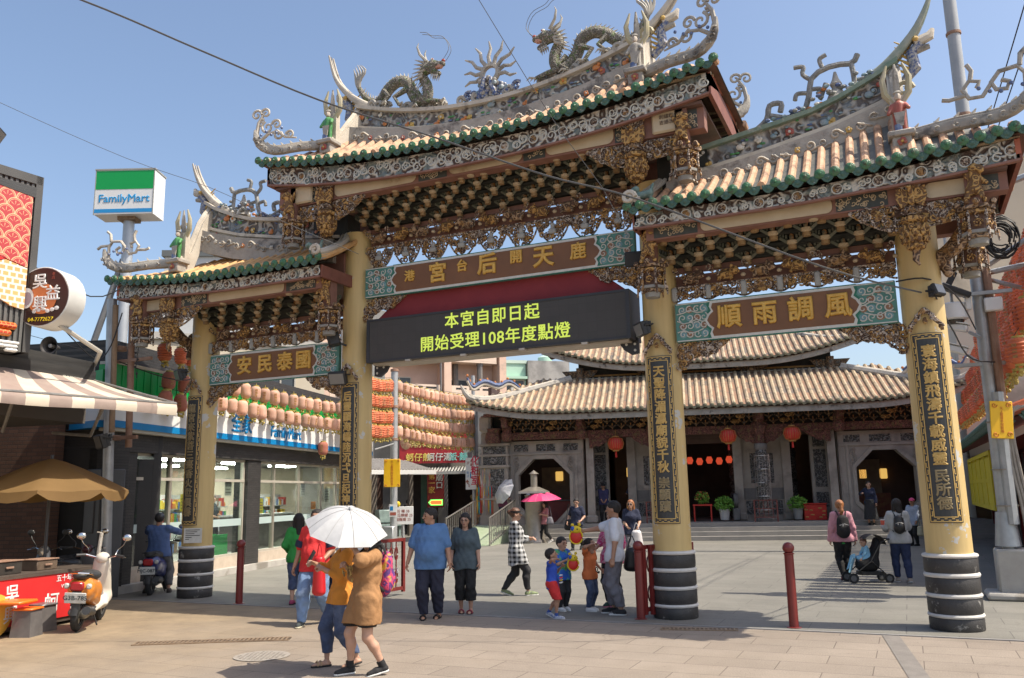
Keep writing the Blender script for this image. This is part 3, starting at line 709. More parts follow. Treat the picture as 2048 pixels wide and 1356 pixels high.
# ridges ------------------------------------------------------
def ridge(xa,xb,top,bot,horns,seed,trim):
	mb=MB();k=28;T=.15
	def strip(f0,f1,t,mi,x0=xa,x1=xb):
		for i in range(k):
			a,b=lerp(x0,x1,i/k),lerp(x0,x1,(i+1)/k)
			mb.mat(mi).add([(a,-t,f0(a)),(b,-t,f0(b)),(b,-t,f1(b)),(a,-t,f1(a)),(a,t,f0(a)),(b,t,f0(b)),(b,t,f1(b)),(a,t,f1(a))],
						   [(0,1,2,3),(4,7,6,5),(3,2,6,7),(0,4,5,1)]+([(0,3,7,4)] if i==0 else [])+([(1,5,6,2)] if i==k-1 else []))
	h=lambda x:top(x)-bot(x)
	strip(lambda x:bot(x)-.22,lambda x:bot(x)-.02,T+.03,2);strip(lambda x:bot(x)-.03,lambda x:bot(x)+.03,T+.08,1)
	strip(lambda x:bot(x)+.028,lambda x:top(x)-.06,T,0);strip(lambda x:top(x)-.07,top,T+.09,3 if trim else 1)
	strip(lambda x:bot(x)-.55,lambda x:bot(x)-.1,T+(.34 if trim is None else .26),2)
	rnd=random.Random(seed)
	GM=M('green_moulding',(.13,.2,.15),(.24,.29,.22),5,.7,.3,40,c3=(.4,.38,.33),s3=3)
	n=int((xb-xa)*5);nm0=len(mb.m)
	for i in range(n):
		x=xa+(i+rnd.random())*(xb-xa)/n;z=bot(x)+.06+(h(x)-.16)*rnd.random();r=.035+.03*rnd.random()
		if i%3==0:flower(mb,(x,-T-.02,z),r+.015,rnd.choice((0,1,2,3)),rnd.choice((1,3,2)))
		elif i%3==1:
			for q in range(4):mb.mat(rnd.choice((4,5,5,6))).ball((x+rnd.uniform(-.08,.08),-T-.01,z+rnd.uniform(-.05,.05)),.03,6,(1.5,.5,.6))
		else:mb.mat(rnd.choice((2,3,6))).ball((x,-T-.02,z),r,7,(1.3,.7,1));mb.ball((x+r,-T-.04,z+r*.7),r*.6,6)
		if i%2:flower(mb,(x+.1,-T-.05,bot(x)-.12),.035,rnd.choice((0,1,2,3,6)),2)
	for i in range(int((xb-xa)*5)):  # shard-mosaic frieze line on the moulding
		x=xa+(xb-xa)*rnd.random();mb.mat(rnd.choice((2,4,5,6))).ball((x,-T-.01,lerp(bot(x)+.05,top(x)-.08,rnd.random())),.018,5,(1.6,.5,1))
	yb_=-T-(.34 if trim is None else .26)-.012
	for i in range(int((xb-xa)*5.5)):
		x=xa+.1+(i+.5)*(xb-xa-.2)/int((xb-xa)*5.5);zc=bot(x)-(.3 if trim is None else .27)
		if i%4==2:flower(mb,(x,yb_,zc),.045,rnd.choice((0,1,2,3)),2)
		else:mb.mat(-3 if i%2 else-2).scroll((x,yb_,zc+.03*math.sin(i*2)),(1,0,0),(0,0,1),.075,1.3,i,1 if i%2 else-1,.016,4,tail=(.14,-.02))
	mb.m=mb.m[:nm0]+[q+4 for q in mb.m[nm0:]];o=mb.build('ridge_wall',[m_relief2,m_stonel,m_stoneg,GM]+FLC,GATE)
	for hp in horns:
		mb=MB()
		for dy in (-.07,.07):mb.mat(0).tube([(x,dy,z) for x,z in hp],[lerp(.1,.018,(i/(len(hp)-1))**1.1) for i in range(len(hp))],8,flat=.7)
		mb.mat(1).tube([(x,0,z+.0) for x,z in hp],[lerp(.085,.012,i/(len(hp)-1)) for i in range(len(hp))],6)
		mb.build('ridge_horn',[m_stonel if not trim else M('horn_green',(.2,.25,.2),(.36,.36,.31),4,.75,.3),m_stoneg],o)
	return o
def smooth_pts(P,n=14):
	P=[Vector(p) for p in P];out=[]
	for i in range(n+1):
		t=i/n*(len(P)-1);k=min(int(t),len(P)-2);u=t-k
		p0,p1,p2,p3=P[max(k-1,0)],P[k],P[k+1],P[min(k+2,len(P)-1)]
		out.append(.5*((2*p1)+(p2-p0)*u+(2*p0-5*p1+4*p2-p3)*u*u+(3*p1-p0-3*p2+p3)*u**3))
	return out
def hz(P):return [(p.x,p.z) for p in smooth_pts([(x,0,z) for x,z in P])]
hc=[(2.3,9.1),(2.77,9.38),(3.14,9.68),(3.45,10.08),(3.62,10.62)]
ridge(-2.85,2.85,rtop_c,rbot_c,[hz(hc),hz([(-x,z) for x,z in hc])],11,None)
hw_=[(5.9,7.6),(6.36,7.88),(6.6,8.09),(6.88,8.4),(7.06,8.72),(7.16,8.98)]
ridge(3.18,6.62,rtop_w,rbot_w,[hz(hw_)],12,True)
ridge(-6.62,-3.18,rtop_w,rbot_w,[hz([(-x,z) for x,z in hw_])],13,False)
# end pedestals, hip ridges, corner crests, forked finials, figures
def crest_scroll(mb,o,ex,s,style):
	"""curling crest; o at the corner, ex points inward along the ridge"""
	o=Vector(o);ex=Vector(ex);ez=Vector((0,0,1))
	P=lambda a,b:o+ex*a*s+ez*b*s
	if style=='cloud':
		mb.tube([P(-.02,0),P(-.1,.25),P(-.06,.5),P(.05,.7)],[.05*s,.05*s,.045*s,.03*s],6)
		for c,r,st,hd in (((-.12,.72),.14,0,1),((.12,.74),.13,3,-1),((.18,.38),.17,2,1),((.42,.42),.13,3,-1),((.5,.16),.14,2,1),((.78,.12),.11,3,-1),((.02,.5),.1,1,1)):
			mb.scroll(P(*c),ex,ez,r*s,1.25,st,hd,.031*s,6)
		mb.tube([P(0,.05),P(.2,.2),P(.45,.25),P(.65,.08),P(.95,.02)],[.045*s,.04*s,.04*s,.035*s,.02*s],6)
	else:
		for path in ([(0,0),(-.02,.45),(.1,.62),(.4,.6),(.55,.42),(.48,.25),(.3,.22),(.25,.35),(.38,.42)],[(-.02,.5),(-.3,.5),(-.42,.42)],[(.05,.62),(.02,.85),(-.1,.95)],
					 [(.55,.4),(.72,.18),(.95,.2),(1.05,.4),(.92,.56),(.75,.5),(.8,.38)],[(1.0,.28),(1.3,.26),(1.42,.3)],[(.9,.56),(.86,.75),(.93,.9)]):
			mb.tube([P(*q) for q in path],.045*s,6)
for s in (-1,1):
	for xr,xe,ev,zr,zp,nm in ((2.86,4.2,eave_c,8.83,8.28,'c'),(6.55,8.0,eave_w,7.4,6.5,'w')):
		mb=MB();xp=s*(xr+(.08 if nm=='c' else 0));yp=-.72
# descending ridge from the main ridge to the pedestal
		for sy in (-1,1):
			n=8;P=smooth_pts([(s*xr,0,zr+.55),(s*xr,sy*.35,zr+.12),(xp,sy*.7,zp+.18),(xp,sy*.95,zp+.08)],n)
			for a,b in zip(P,P[1:]):
				mb.mat(0).add([(a.x-.1,a.y,a.z-.5),(a.x+.1,a.y,a.z-.5),(a.x+.1,a.y,a.z),(a.x-.1,a.y,a.z),(b.x-.1,b.y,b.z-.5),(b.x+.1,b.y,b.z-.5),(b.x+.1,b.y,b.z),(b.x-.1,b.y,b.z)],
							  [(0,1,5,4),(2,3,7,6),(1,2,6,5),(3,0,4,7)])
			mb.mat(1).tube([(p.x,p.y,p.z) for p in P],.07,6)
# hip ridge out to the corner
			Q=smooth_pts([(xp,sy*.8,zp+.0),(s*(lerp(xr,xe,.45)),sy*1.05,zp-.02),(s*(lerp(xr,xe,.8)),sy*1.22,ev(xe)+.2),(s*xe,sy*1.34,ev(xe)+.34),(s*(xe+.08),sy*1.38,ev(xe)+.62)],12)
			mb.mat(2).tube(Q,[.085]*8+[.085,.08,.07,.05,.025],8,flat=.8)
			mb.mat(1).tube([(q.x,q.y,q.z+.08) for q in Q[:11]],.035,6)
			for q in Q[1:11]:
				mb.mat(2).scroll((q.x,q.y-.07*(1 if sy<0 else-1),q.z-.02),(1,0,0),(0,0,1),.05,1.1,q.x*9,1,.014,4);mb.mat(2).tube([(q.x,q.y,q.z+.1),(q.x+s*.05,q.y,q.z+.17)],[.03,.006],4)
		mb.mat(3).add([(xp-.1,-.75,zp+.12),(xp+s*.45,-.85,zp+.02),(xp,-.2,zp+.4),(xp,-.5,zp-.2)],[(0,1,2),(0,3,1)])
		mb.build('hip_ridge',[m_stonel,m_stonel if nm=='c' or s<0 else m_stoneg,m_stoneg,M('ochre_plaster',(.58,.45,.16),(.66,.56,.32),4,.8)],GATE)
# pedestal with its figure
		mb=MB();mb.mat(0).bbox((xp,yp-.2,zp+.0),(.34,.34,.08),.015);mb.bbox((xp,yp-.2,zp-.12),(.24,.24,.2),.015);mb.mat(1).box(xp-.1,yp-.12,zp+.03,xp+.1,yp+.0,zp+.62)
		flower(mb,(xp,yp-.33,zp-.12),.06,2,3)
		mb.build('figure_pedestal',[m_stoneg,m_stonel,FLC[0],FLC[1]],GATE)
		mb=MB()
		fx,fy,fz=xp,yp-.22,zp+.04;k=.5
		body=blend([cone((fx,fy,fz+.27),(fx,fy,fz+.4),.075,.07),cone((fx-.05,fy,fz+.03),(fx-.03,fy,fz+.27),.035,.05),cone((fx+.05,fy,fz+.03),(fx+.03,fy,fz+.27),.035,.05),
					  cone((fx-.08,fy,fz+.4),(fx-.13,fy-.05,fz+.28),.035,.028),cone((fx+.08,fy,fz+.4),(fx+.12,fy-.07,fz+.32),.035,.028)],.03)
		add_sdf(mb.mat(0),body,(fx-.22,fy-.18,fz-.02),(fx+.22,fy+.16,fz+.52),.017)
		mb.mat(1).ball((fx,fy-.01,fz+.52),.05,9,(.9,1,1.1));mb.mat(2).ball((fx,fy,fz+.58),.05,9,(1.1,1,.7));mb.mat(3).tube([(fx-.03,fy-.05,fz+.0),(fx-.03,fy-.05,fz+.1)],.05,7)
		mb.mat(2).prism([(fx-.07,fz+.27),(fx+.07,fz+.27),(fx+.04,fz+.08),(fx-.04,fz+.08)],fy-.09,fy-.07)
		mb.build('guardian_figure',[FLC[0] if (nm=='w' and s>0) else (FLC[5] if s<0 else m_stoneg),M('figure_face',(.55,.48,.4),(.4,.33,.27),20),m_stoneg,FLC[4]],GATE)
# forked finial behind the figure
		mb=MB();fz=zp+.58
		for q in (-1,0,1):
			mb.mat(0 if q else 1).tube([(xp+q*.01,yp-.08,fz-.1),(xp+q*.15,yp-.08,fz+.1),(xp+q*.17,yp-.1,fz+.3),(xp+q*.1,yp-.1,fz+.52)],[.045,.05,.042,.014],7)
		mb.scroll((xp+s*.1,yp+.05,fz+.2),(s,0,0),(0,0,1),.12,1.2,0,1,.03)
		mb.build('forked_finial',[M('fork_gold',(.4,.35,.2),(.36,.33,.25),8,.7),m_stoneg],GATE)
# corner crests
		for sy in (-1,1):
			mb=MB();crest_scroll(mb,(s*(xe-.02),sy*1.34,ev(xe)+.36),(-s*.98,-sy*.18,0),.78 if nm=='c' else .66,'cloud' if nm=='c' else 'fret')
			for k2 in range(5):mb.mat(1).ball((s*(xe-.05-.12*k2),sy*1.36,ev(xe)+.5+.05*math.sin(k2*2)),.028,6)
			mb.build('corner_crest',[m_stoneg if s>0 else m_stonel,FLC[4]],GATE)
# fish-dragon head under the horn
		mb=MB();hx=s*(xr+.22);hzv=zr+(.62 if nm=='c' else .72)
		mb.mat(0).tube([(hx-s*.1,0,hzv-.45),(hx+s*.08,0,hzv-.25),(hx+s*.05,0,hzv-.02),(hx+s*.18,0,hzv+.1)],[.06,.09,.085,.08],9)
		mb.mat(1).tube([(hx+s*.1,0,hzv+.12),(hx+s*.32,0,hzv+.2),(hx+s*.36,0,hzv+.3)],[.09,.075,.03],8);mb.mat(2).tube([(hx+s*.12,0,hzv+.02),(hx+s*.3,0,hzv+.04)],[.07,.04],8)
		mb.mat(3).ball((hx+s*.12,-.08,hzv+.16),.045,7)
		for k2 in range(6):mb.mat(3).tube([(hx-s*(.02-.02*k2),-.06+.02*k2,hzv-.35+.08*k2),(hx-s*.16,-.06+.024*k2,hzv-.25+.1*k2)],[.03,.008],5)
		mb.build('fish_dragon',[M('fish_scale',(.07,.1,.22),(.4,.38,.34),24,.6,thr=(.42,.58)),m_stonel,m_stoneg,FLC[1]],GATE)
# scroll crests on the wing ridges
for s in (-1,1):
	mb=MB();P=lambda x,z:(s*x,-.02,z)
	fx=lambda pts,r:mb.mat(0).tube(smooth_pts([P(*q) for q in pts],12),r,7)
	fx([(4.5,7.33),(4.72,7.5),(4.78,7.72),(4.95,7.72),(4.93,7.58)],.045);fx([(4.78,7.55),(5.1,7.45),(5.3,7.55),(5.38,7.82),(5.42,8.02),(5.6,8.14),(5.85,8.16),(6.02,8.14),(6.1,8.26)],.045)
	fx([(5.42,8.0),(5.3,8.12),(5.32,8.24),(5.18,8.26)],.035);fx([(5.36,7.8),(5.2,7.82),(5.16,7.72)],.035);fx([(5.6,8.14),(5.56,8.3),(5.66,8.36)],.035);fx([(6.0,8.14),(6.02,7.85),(5.98,7.7)],.04);fx([(6.1,7.85),(6.25,7.82),(6.3,7.95)],.035)
	fx([(5.42,7.85),(5.55,7.82),(5.52,7.66),(5.62,7.9)],.035)
	mb.mat(1).lathe([(.16,0),(.12,.1),(.06,.2),(.09,.26),(.05,.34),(.02,.46)],(s*5.76,0,7.6),9)
	rnd=random.Random(21)
	for i in range(70):
		x=lerp(4.7,6.35,rnd.random());mb.mat(rnd.choice((2,3,4,5,2,0))).ball((s*x,rnd.uniform(-.15,.05),rtop_w(x)+rnd.uniform(0,.13 if abs(x-5.75)>.35 else .3)),.035,6,(1.3,1,.9))
	mb.build('ridge_crest',[M('mosaic_grey',(.14,.145,.14),(.3,.29,.27),14,.6,.5),m_stoneg,FLC[4],FLC[2],FLC[3],FLC[6]],GATE)
# dragons and flaming pearl on the centre ridge ----------------
m_scale=carved('dragon_scale',(.52,.48,.4),(.2,.175,.135),(.22,.28,.12),24,.6,1.0,.8)
m_mouth=M('dragon_mouth',(.5,.3,.24),(.42,.2,.15),8,.6)
m_bone=M('dragon_horn',(.3,.28,.24),(.45,.42,.36),9,.6)
def dragon(s):
	"""s=+1: the right-hand dragon facing left"""
	X=lambda x:s*x
	P=smooth_pts([(X(2.92),.0,9.78),(X(2.78),.02,9.56),(X(2.56),.05,9.42),(X(2.36),.0,9.46),(X(2.2),-.03,9.6),(X(1.98),-.06,9.68),(X(1.76),-.06,9.6),(X(1.66),-.05,9.36),(X(1.5),-.1,9.14),(X(1.3),-.14,9.16),(X(1.28),-.15,9.38),(X(1.38),-.16,9.6),(X(1.3),-.18,9.72)],46)
	rs=[lerp(.05,.108,min(1,i/14)) if i<30 else lerp(.108,.085,(i-30)/17) for i in range(47)]
	mb=MB();mb.mat(0).tube(P,rs,12)
	for i in range(2,46,1):  # dorsal spikes
		t=(P[min(i+1,46)]-P[i-1]).normalized();nrm=Vector((-t.z,0,t.x))*(1 if s<0 else-1)
		nrm=nrm if nrm.z>-.3 or True else-nrm
		if s>0:nrm=Vector((t.z,0,-t.x))*1
		else:nrm=Vector((-t.z,0,t.x))
		b=P[i]+nrm*rs[i]*.9;mb.mat(1).tube([b,b+nrm*.07-t*.04],[.02,.003],4)
	body=mb.build('dragon',[m_scale,m_bone],GATE)
	mb=MB();h=Vector((X(1.2),-.19,9.72));d=Vector((X(-1),0,-.06)).normalized()  # head
	q=lambda a,b,c=0:h+d*a+Vector((0,c,b))
	head=blend([cone(q(-.1,-.02),q(.06,.03),.11,.1),cone(q(.06,.04),q(.27,.03),.085,.05,(1,.9,1)),cone(q(.02,-.06),q(.19,-.15),.06,.045)],.04)
	add_sdf(mb.mat(0),head,tuple(min(h[i]-.42,h[i]+.42) for i in range(3)),tuple(h[i]+.42 for i in range(3)),.02)
	mb.mat(1).tube([q(.08,-.01),q(.22,.0),q(.31,.04)],[.055,.06,.02],8);mb.mat(3).ball(q(.28,.09),.04,7)
	for c in (-.07,.07):
		mb.mat(2).ball(q(.08,.11,c),.035,8);mb.mat(3).ball(q(.1,.115,c*1.3),.016,6)
		mb.mat(4).tube([q(-.04,.1,c),q(-.16,.24,c*1.6),q(-.2,.38,c*2),q(-.17,.46,c*2)],[.032,.026,.018,.004],6)
		for k in range(6):mb.mat(4).tube([q(-.08-.01*k,.08-.05*k,c),q(-.26-.02*k,.14-.09*k,c*1.9)],[.035,.004],5)
		for k in range(4):mb.mat(4).tube([q(.05+.04*k,-.15-.01*k,c*.6),q(.03+.04*k,-.25-.01*k,c*.6)],[.02,.003],4)
	mb.build('head',[m_scale,m_mouth,M('eye_white',(.6,.58,.5)),M('eye_red',(.3,.06,.05)),m_bone],body)
	mb=MB()
	for c in (-.04,.05):mb.tube(smooth_pts([q(.3,.1,c),q(.42,.3,c),q(.3,.55,c),q(.05,.62,c),q(-.05,.7,c),q(-.2,.74,c)],16),.006,4)
	mb.build('whisker',M('wire_grey',(.12,.12,.12)),body)
	for a,b,c in (((1.42,9.1),(1.15,9.05),(.95,8.98)),((1.75,9.42),(1.98,9.3),(1.85,9.1)),((2.25,9.5),(2.1,9.35),(2.22,9.2)),((1.5,9.3),(1.38,9.15),(1.55,9.0))):
		mb=MB();p=[Vector((X(k[0]),-.16-.04*j,k[1])) for j,k in enumerate((a,b,c))]
		mb.mat(0).tube(p,[.06,.045,.035],7)
		for k in range(4):mb.mat(1).tube([p[2],p[2]+Vector((X(-.1+.04*k),-.05+.04*k,.01)),p[2]+Vector((X(-.15+.05*k),-.08+.05*k,-.06))],[.022,.02,.003],5)
		mb.build('leg',[m_scale,m_bone],body)
	mb=MB()
	for k in range(5):
		a=-.5+.25*k;mb.tube(smooth_pts([(X(2.92),0,9.76),(X(2.95+.13*a),.02*k-.04,9.92),(X(2.9+.3*a),.02*k-.04,10.1),(X(2.98+.22*a),.02*k-.04,10.3-.1*abs(a))],7),[.035,.04,.035,.03,.025,.02,.012,.004],6)
	mb.build('tail',m_bone,body)
	mb=MB()
	for x in (1.0,1.2,1.45,1.6,1.75,2.2,2.4,2.55):
		for k in range(3):mb.scroll((X(x+.06*k),-.12+.05*k,rtop_c(x)+.06),(1,0,0),(0,0,1),.09,1.1,k,1,.04,6)
	mb.build('cloud_base',m_stoneg,body)
dragon(1);dragon(-1)
mb=MB()
mb.mat(0).lathe([(.13,-.05),(.19,-.04),(.2,0),(.19,.04),(.13,.05),(.12,0),(.13,-.05)],(-.05,0,9.42),20,axis='y',cap=False)
for k in range(9):
	a=math.radians(-14+26*k);d=Vector((math.cos(a),0,math.sin(a)));o0=Vector((-.05,0,9.42));n_=Vector((-d.z,0,d.x));L=.46 if 2<=k<=6 else .36
	mb.tube([o0+d*.18,o0+d*(.18+L*.33)+n_*.03,o0+d*(.18+L*.66)-n_*.02,o0+d*(.18+L)+n_*.015],[.042,.036,.03,.012],7)
rnd=random.Random(5)
for k in range(90):
	a=rnd.random();x=-.05+rnd.uniform(-1,1)*lerp(.62,.12,a);mb.mat(rnd.choice((0,0,0,1,2))).ball((x,rnd.uniform(-.16,.1),8.88+a*.42),.05,6,(1.1,.8,1))
for k in range(8):mb.mat(k%2).scroll((-.6+.16*k,-.12,8.95+.05*(k%2)),(1,0,0),(0,0,1),.09,1.2,k,1,.035,6)
for q in (-.09,.09):mb.mat(1).tube([(-.05+q*2,-.13,8.9),(-.05+q,-.15,9.1),(-.05+q*.7,-.12,9.28)],[.05,.05,.03],7)
mb.build('flaming_pearl',[m_stoneg,M('shard_blue',(.05,.08,.2),(.33,.33,.32),26,.5,thr=(.45,.6)),FLC[6]],GATE)
# hanging pendants, lantern baskets, birds ---------------------
def pendant(x,y,z,drip=False):
	"""gold lotus pendant; z is the collar height"""
	mb=MB();mb.mat(0).lathe([(.05,.3),(.1,.24),(.1,.12),(.14,.08)],(x,y,z),12)
	mb.mat(1).lathe([(.11,.08),(.165,.05),(.17,.0),(.13,-.03),(.12,-.04)],(x,y,z),16)
	mb.lathe([(.12,-.04),(.15,-.1),(.155,-.18),(.125,-.27),(.06,-.34),(.03,-.4),(.0,-.41)],(x,y,z),16)
	for r in range(4):
		for k in range(10):
			a=2*math.pi*(k+.5*(r%2))/10;rr=(.145,.158,.14,.09)[r];mb.ball((x+rr*math.cos(a),y+rr*math.sin(a),z-.09-.075*r),.04,6,(1,1,1.4))
	for k in range(10):
		a=2*math.pi*k/10;mb.ball((x+.15*math.cos(a),y+.15*math.sin(a),z+.03),.035,6)
	if drip:mb.mat(0);mb.tube([(x,y,z-.38),(x-.02,y,z-.5),(x+.02,y,z-.58)],[.05,.04,.015],6)
	for k in range(8):mb.mat(2).scroll((x+.12*math.cos(k*.8),y-.12,z+.12+.02*(k%3)),(1,0,0),(0,0,1),.035,1,k,1,.01,4)
	p=mb.build('lotus_pendant',[m_carvb,m_carvg,m_carvp],GATE)
	mb=MB();by=y-.1;bz=z+.2  # the bird above it
	mb.mat(0).ball((x,by,bz+.1),.075,9,(.9,.8,1.3));mb.tube([(x,by-.03,bz+.16),(x-.02,by-.09,bz+.25),(x-.05,by-.12,bz+.23)],[.04,.03,.012],7)
	for s in (-1,1):
		mb.mat(0).prism([(x+s*.04,bz+.22),(x+s*.17,bz+.26),(x+s*.19,bz+.12),(x+s*.13,bz-.02),(x+s*.05,bz+.02)],by-.02,by+.02)
	for k in range(7):a=math.radians(40+100*k/6);mb.mat(1).tube([(x,by+.03,bz+.2),(x+.2*math.cos(a),by,bz+.2+.16*math.sin(a)),(x+.27*math.cos(a),by-.02,bz+.2+.3*math.sin(a))],[.02,.022,.006],5)
	mb.build('phoenix',[m_carvg,m_carvp],p)
	mb=MB();mb.box(x-.09,y-.02,z+.05,x+.09,y+.16,z+.62);mb.build('strut',m_redb,p,smooth=0)
def basket(x,y,z,beast=True):
	"""hexagonal lantern basket; z = middle height"""
	mb=MB();r=.2
	for zz,rr,mi in ((.2,.23,0),(.14,.21,1),(-.12,.19,2),(-.17,.16,0)):
		mb.mat(mi).lathe([(rr-.03,-.025),(rr,-.02),(rr,.02),(rr-.03,.025)],(x,y,z+zz),6)
	for k in range(6):
		a=math.pi/3*k;px,py=x+r*math.cos(a),y+r*math.sin(a)
		mb.mat(3).lathe([(.014,-.16),(.02,-.1),(.013,0),(.02,.1),(.014,.16)],(px,py,z),6)
		mb.mat(0).ball((x+.23*math.cos(a+.52),y+.23*math.sin(a+.52),z+.25),.045,6)
		mb.mat(1).ball((px,py,z+.27),.035,6)
		mb.mat(3).tube([(px*1+.02*math.cos(a),py,z-.1),(px+.03*math.cos(a),py,z-.24)],[.02,.012],5)
		b=a+.52;ex=(-math.sin(b),math.cos(b),0);c=(x+.165*math.cos(b),y+.165*math.sin(b),z)
		mb.mat(1).scroll((c[0],c[1],z-.02),ex,(0,0,1),.06,1.6,0,1,.012,5);mb.mat(3).scroll((c[0],c[1],z+.08),ex,(0,0,1),.04,1,1,1,.01,4)
	mb.mat(4).lathe([(.13,-.13),(.14,.0),(.13,.14)],(x,y,z),6)
	mb.mat(2).lathe([(.1,-.17),(.12,-.2),(.11,-.27),(.0,-.28)],(x,y,z),10,cap=False)
	b_=mb.build('lantern_basket',[m_carvb,m_carvg,M('basket_grey',(.3,.3,.27),(.22,.2,.18),9,.7),m_carvp,M('basket_core',(.1,.05,.03),(.16,.08,.045),9)],GATE)
	mb=MB();mb.box(x-.09,y-.09,z+.2,x+.09,y+.09,z+.85);mb.build('post',m_redb,b_,smooth=0)
	if beast:
		mb=MB();by=y-.14;bz=z+.33;s=1 if x>0 else-1
		add_sdf(mb,blend([cone((x,by,bz+.1),(x+s*.03,by,bz+.3),.08,.065),cone((x+s*.02,by-.04,bz+.36),(x+s*.09,by-.07,bz+.33),.07,.05),cone((x-s*.05,by,bz+.1),(x-s*.1,by-.03,bz-.04),.05,.03),cone((x+s*.05,by,bz+.12),(x+s*.08,by-.06,bz-.02),.045,.03),cone((x+s*.06,by,bz+.25),(x+s*.14,by-.05,bz+.15),.035,.03),cone((x-s*.05,by,bz+.28),(x-s*.13,by,bz+.42),.04,.02)],.025),(x-.26,by-.2,bz-.12),(x+.26,by+.18,bz+.5),.02)
		mb.build('carved_beast',m_carvg,b_)
for s in (-1,1):
	pendant(s*2.88,-1.0,6.86);basket(s*3.62,-1.0,6.62)
	pendant(s*6.58,-1.0,5.26,True);basket(s*7.3,-1.0,5.12);basket(s*7.3,.55,5.05,False);basket(s*2.97,-.75,4.98)
# carved wings beside the pendants
	for xx,zt,w in ((2.7,7.12,-.62),(3.06,7.1,.42),(6.42,5.52,-.62),(6.75,5.5,.4)):
		mb=MB();x0,x1=s*xx,s*(xx+w);d=.36 if w<0 else .3
		openwork(mb,x0,x1,lambda x:zt-d*(1-(abs(x-x0)/abs(w))**1.6*(.95 if w<0 else .2)),lambda x:zt,-.98,42,.06,.015,int(xx*10+w*100),(0,0,0,1))
		k=10;mb.mat(0).tube([(lerp(x0,x1,i/k),-.98,zt-d*(1-(i/k)**1.6*(.95 if w<0 else .2))) for i in range(k+1)],.018,5);mb.tube([(x0,-.98,zt),(x1,-.98,zt)],.016,5)
		flower(mb,(lerp(x0,x1,.4),-1.02,zt-d*.3),.06,1,1)
		mb.build('carved_wing',[m_carvp,m_carvg],GATE)
# carved arms from the outer columns back to the baskets
	for xc in (2.88,6.61):
		zt=6.45 if xc<3 else 4.95
		mb=MB();add_sdf(mb,blend([cone((s*(xc+.25),-.05,zt),(s*(xc+.45),-.15,zt+.12),.11,.1),cone((s*(xc+.45),-.15,zt+.12),(s*(xc+.62),-.25,zt+.32),.1,.12),cone((s*(xc+.3),-.05,zt),(s*(xc+.36),-.1,zt-.22),.09,.06)],.05),(min(s*(xc+.1),s*(xc+.8)),-.45,zt-.35),(max(s*(xc+.1),s*(xc+.8)),.15,zt+.5),.028)
		for k in range(6):mb.scroll((s*(xc+.32+.05*k),-.22-.02*k,zt-.1+.08*k),(s,0,0),(0,0,1),.05,1.1,k,1,.014,4)
		mb.build('carved_arm',m_carvb,GATE)
# inner panel between the storeys
	mb=MB();mb.mat(0).box(min(s*3.0,s*3.75),-.3,5.9,max(s*3.0,s*3.75),.3,6.35);mb.mat(1).box(min(s*3.0,s*3.8),-.2,6.35,max(s*3.0,s*3.8),.2,7.15);mb.build('storey_wall',[m_redb,m_dkgreen],GATE,smooth=0);mb=MB()
	mb.mat(2).bbox((s*3.42,-1.06,7.33),(.5,.06,.36),.08)
	mb.build('inscribed_panel',[m_redb,m_dkgreen,m_cream],GATE,smooth=0)
for s in (-1,1):  # plaster verge at the inner end of each wing roof
	mb=MB()
	for sy in (-1,1):
		P=smooth_pts([(s*2.82,sy*1.32,6.07),(s*2.84,sy*.9,6.25),(s*2.9,sy*.45,6.5),(s*3.05,sy*.1,6.78)],10)
		mb.mat(0).tube(P,.07,8);mb.mat(1).tube([(p.x-s*.03,p.y,p.z-.09) for p in P],.05,6);mb.mat(0).tube([(p.x+s*.1,p.y,p.z+.02) for p in P],.045,6)
	mb.mat(0).scroll((s*2.84,-1.36,6.12),(s,0,0),(0,0,1),.1,1.4,0,1,.035,6)
	mb.build('verge_moulding',[m_stonel,m_stoneg],GATE)
# small inscription panel
text('刺繡彰化\n吉語流芳',.075,M('ink',(.12,.08,.05)),GATE,front(3.44,-1.1,7.34),.002,'inscription',0,1.2)
# verdigris lion on the wing ridge end
for s in (-1,1):
	mb=MB();x,y,z=s*3.02,-1.12,6.1
	add_sdf(mb,blend([cone((x-.08,y,z+.1),(x+.08,y,z+.12),.06,.06),cone((x-.12,y-.03,z+.2),(x-.16,y-.03,z+.19),.055,.045),cone((x-.08,y,z+.08),(x-.1,y,z),.03,.025),cone((x+.08,y,z+.08),(x+.1,y,z),.03,.025),cone((x+.1,y,z+.16),(x+.14,y,z+.26),.03,.02)],.02),(x-.28,y-.15,z-.04),(x+.24,y+.15,z+.34),.017)
	mb.build('ridge_lion',M('verdigris',(.1,.17,.15),(.2,.27,.23),20,.6,.5),GATE)
# -- the temple hall behind the plaza
TA=math.radians(13.0)
TEM=empty('temple_hall',(-1.04,19.35,0),TA,'wide grey stone temple hall with two tiers of tiled roof and octagonal doorways','temple')
TC=.5  # centre of the facade along local x
def tw(x,y,z=0):return (-1.04+x*math.cos(TA)-y*math.sin(TA),19.35+x*math.sin(TA)+y*math.cos(TA),z)
m_stone=M('temple_stone',(.36,.32,.275),(.28,.245,.21),1.6,.8,.25,30,c3=(.17,.15,.135),s3=1.1,t3=(.52,.72))
m_stoned=M('temple_stone_dark',(.12,.115,.11),(.17,.16,.15),3,.75,.3,30)
m_stonec=carved('temple_stone_carved',(.22,.21,.2),(.06,.06,.058),None,9,.75,1.0,.7)
m_step=M('step_stone',(.28,.265,.24),(.22,.21,.195),2,.8,.2,40)
m_beamc=carved('temple_beam_carved',(.28,.115,.085),(.085,.035,.028),(.2,.13,.06),15,.75,.9,.55)
m_brk=carved('temple_bracket_carved',(.3,.19,.1),(.07,.045,.03),(.13,.12,.1),11,.75,.9,.6)
